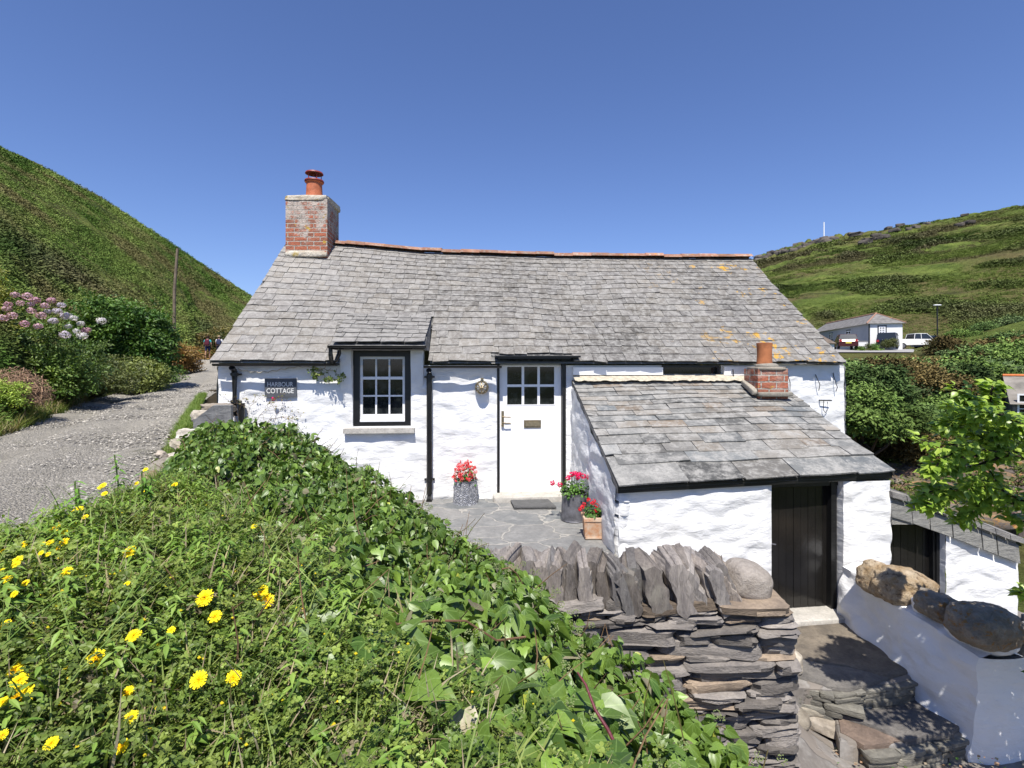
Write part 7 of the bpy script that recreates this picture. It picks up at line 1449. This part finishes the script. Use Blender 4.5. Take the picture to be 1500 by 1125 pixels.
def person(loc, h, rot, shirt, shorts, label, pack, step=.16, hat=None):
    s = h/1.75; rt = empty('person', loc, label, 'person'); M_ = rotz(rot); tr = lambda p: (np.asarray(p, float)*s) @ M_.T+np.asarray(loc)
    def skin(name, verts, edges, rad, mat, col):
        me = bpy.data.meshes.new(name); me.from_pydata([tr(v) for v in verts], edges, []); o = bpy.data.objects.new(name, me); COL.objects.link(o); m = o.modifiers.new('skin', 'SKIN'); m.use_smooth_shade = True
        for i, r in enumerate(rad): me.skin_vertices[0].data[i].radius = (r*s, r*s*.85 if not isinstance(r, tuple) else r[1]*s)
        me.skin_vertices[0].data[0].use_root = True; sb = o.modifiers.new('sub', 'SUBSURF'); sb.levels = 1; sb.render_levels = 1
        mm = MAT[mat].copy(); mm.name = name+'_material'; nt = mm.node_tree
        for nd in nt.nodes:
            if nd.type == 'BSDF_PRINCIPLED':
                for lk in list(nt.links):
                    if lk.to_socket == nd.inputs['Base Color']: nt.links.remove(lk)
                nd.inputs['Base Color'].default_value = (*col, 1)
        me.materials.append(mm); o.parent = rt; o.matrix_parent_inverse = Matrix.Translation(-rt.location); return o
    V = [(0, 0, .95), (0, 0, 1.15), (0, 0, 1.38), (0, -.01, 1.50), (0, -.02, 1.62), (0, -.02, 1.72), (-.09, 0, .90), (-.11, -step*.6, .50), (-.11, -step, .08), (-.11, -step-.13, .03), (.09, 0, .90), (.11, step*.5, .50), (.11, step*1.2, .10), (.11, step*1.2-.13, .04), (-.19, 0, 1.40), (-.25, .03, 1.14), (-.24, -.10, .92), (-.24, -.13, .84), (.19, 0, 1.40), (.25, -.03, 1.14), (.24, -.14, .93), (.24, -.17, .85)]
    E = [(0, 1), (1, 2), (2, 3), (3, 4), (4, 5), (0, 6), (6, 7), (7, 8), (8, 9), (0, 10), (10, 11), (11, 12), (12, 13), (2, 14), (14, 15), (15, 16), (16, 17), (2, 18), (18, 19), (19, 20), (20, 21)]
    Rr = [.13, .12, .13, .055, .085, .06, .085, .06, .04, .035, .085, .06, .04, .035, .05, .042, .034, .03, .05, .042, .034, .03]
    skin('body', V, E, Rr, 'skin', (.42, .24, .17))
    skin('shirt', [(0, 0, .93), (0, 0, 1.15), (0, 0, 1.40), (-.18, 0, 1.41), (-.24, .02, 1.22), (.18, 0, 1.41), (.24, -.02, 1.22)], [(0, 1), (1, 2), (2, 3), (3, 4), (2, 5), (5, 6)], [.17, .15, .15, .075, .065, .075, .065], 'cloth', shirt)
    skin('shorts', [(0, 0, .95), (-.09, 0, .88), (-.11, -step*.5, .56), (.09, 0, .88), (.11, step*.4, .56)], [(0, 1), (1, 2), (0, 3), (3, 4)], [.15, .11, .09, .11, .09], 'cloth', shorts)
    mb = MB(); c = tr((0, .0, 1.66)); rock(mb, tr((0, .01, 1.675)), (.2*s, .22*s, .17*s), seed=2, amp=.05, n=10, sq=.9, C=hat or (.05, .03, .02)); mb.build('hair', MAT['cloth'], rt, smooth=True)
    mb = MB(); rock(mb, tr((0, .2, 1.24)), (.32*s, .2*s, .46*s), M_, seed=5, amp=.05, n=12, sq=.5, C=pack); mb.build('backpack', MAT['cloth'], rt, smooth=True)
def build_people():
    Y = 39.; z = float(road_z(np.array(Y)))+.05; x = (304-750)/F*Y
    person((x, Y, z), 1.75, .35+math.pi*0, (.05, .38, .42), (.03, .04, .10), 'walker seen from behind in a turquoise top and dark shorts on the track', (.12, .03, .05), .14)
    Y = 41.; person(((321-750)/F*Y, Y, z+.15), 1.72, .35, (.75, .75, .78), (.03, .03, .06), 'walker in a white top with a dark backpack beside the roof edge', (.05, .06, .12), .14, (.4, .3, .2))
# person faces -y by default so rotate by pi to walk away
_p = person
def person(loc, h, rot, *a, **k): return _p(loc, h, rot+math.pi, *a, **k)

# ================================================================ light & camera
EL, AZ = R(60), R(-2.5)   # sun behind the camera, slightly left
SUN = -np.array([math.cos(EL)*math.sin(AZ), -math.cos(EL)*math.cos(AZ), math.sin(EL)])   # direction light travels
def setup():
    w = bpy.data.worlds.new('World'); SC.world = w; w.use_nodes = True; nt = w.node_tree; bg = nt.nodes['Background']; sk = nt.nodes.new('ShaderNodeTexSky'); sk.sky_type = 'NISHITA'; sk.sun_disc = False; sk.sun_elevation = EL; sk.sun_rotation = math.pi-AZ; sk.altitude = 20; sk.air_density = SKY[0]; sk.dust_density = SKY[1]; sk.ozone_density = SKY[2]
    tn = nt.nodes.new('ShaderNodeMix'); tn.data_type = 'RGBA'; tn.blend_type = 'MULTIPLY'; tn.inputs[0].default_value = 1; tn.inputs[7].default_value = (.70, .775, 1.06, 1); nt.links.new(sk.outputs[0], tn.inputs[6]); nt.links.new(tn.outputs[2], bg.inputs[0]); bg.inputs[1].default_value = SKY[3]
    l = bpy.data.lights.new('sun', 'SUN'); l.energy = 4.6; l.angle = R(.5); l.color = (1, .95, .87); o = bpy.data.objects.new('sun', l); COL.objects.link(o); o.rotation_euler = Vector(SUN).to_track_quat('-Z', 'Y').to_euler()
    c = bpy.data.cameras.new('camera'); c.lens = F/1500*36; c.sensor_width = 36; c.shift_y = (HZ-562.5)/1500; c.clip_start = .05; c.clip_end = 3000; o = bpy.data.objects.new('camera', c); COL.objects.link(o); o.rotation_euler = (R(90), 0, 0); SC.camera = o
    SC.view_settings.view_transform = 'Standard'; SC.view_settings.look = 'None'; SC.view_settings.gamma = 1; SC.view_settings.exposure = .62
    SC.cycles.max_bounces = 6; SC.cycles.transparent_max_bounces = 4
SKY = (1.0, .5, 2.2, .094)
more_mats(); mats3()
MAT['ridge_clay2'] = M_plain('ridge_clay2', (.60, .19, .07), .85, .2, var=.2)
m = MAT['ivy_leaf']
def _gl():
    t = NT('leaf_gloss'); c = t.attr(); t.base(c, .36, .45); tr = t.n('ShaderNodeBsdfTranslucent'); g = t.mix(1., c, (1.35, 1.4, .45), 'MULTIPLY'); t.l(g, tr.inputs[0]); mx = t.n('ShaderNodeMixShader'); mx.inputs[0].default_value = .3; t.l(t.b.outputs[0], mx.inputs[1]); t.l(tr.outputs[0], mx.inputs[2]); t.l(mx.outputs[0], t.out.inputs[0]); MAT['leaf_gloss'] = t.m
_gl()
import time
T0_ = time.time()
build_terrain(); print('terrain', time.time()-T0_)
build_cottage(); build_sign_lamp(); build_outhouse(); print('houses', time.time()-T0_)
build_patio(); build_low_wall(); build_stone_wall(); print('walls', time.time()-T0_)
build_bank(); build_flowers(); build_weeds(); build_pots(); print('bank', time.time()-T0_)
rt_ = build_shrub(); build_shade_bush(rt_); build_right_wood(); build_left(); hip_house(); stone_cottage(); build_cars(); build_people(); print('rest', time.time()-T0_)
setup()
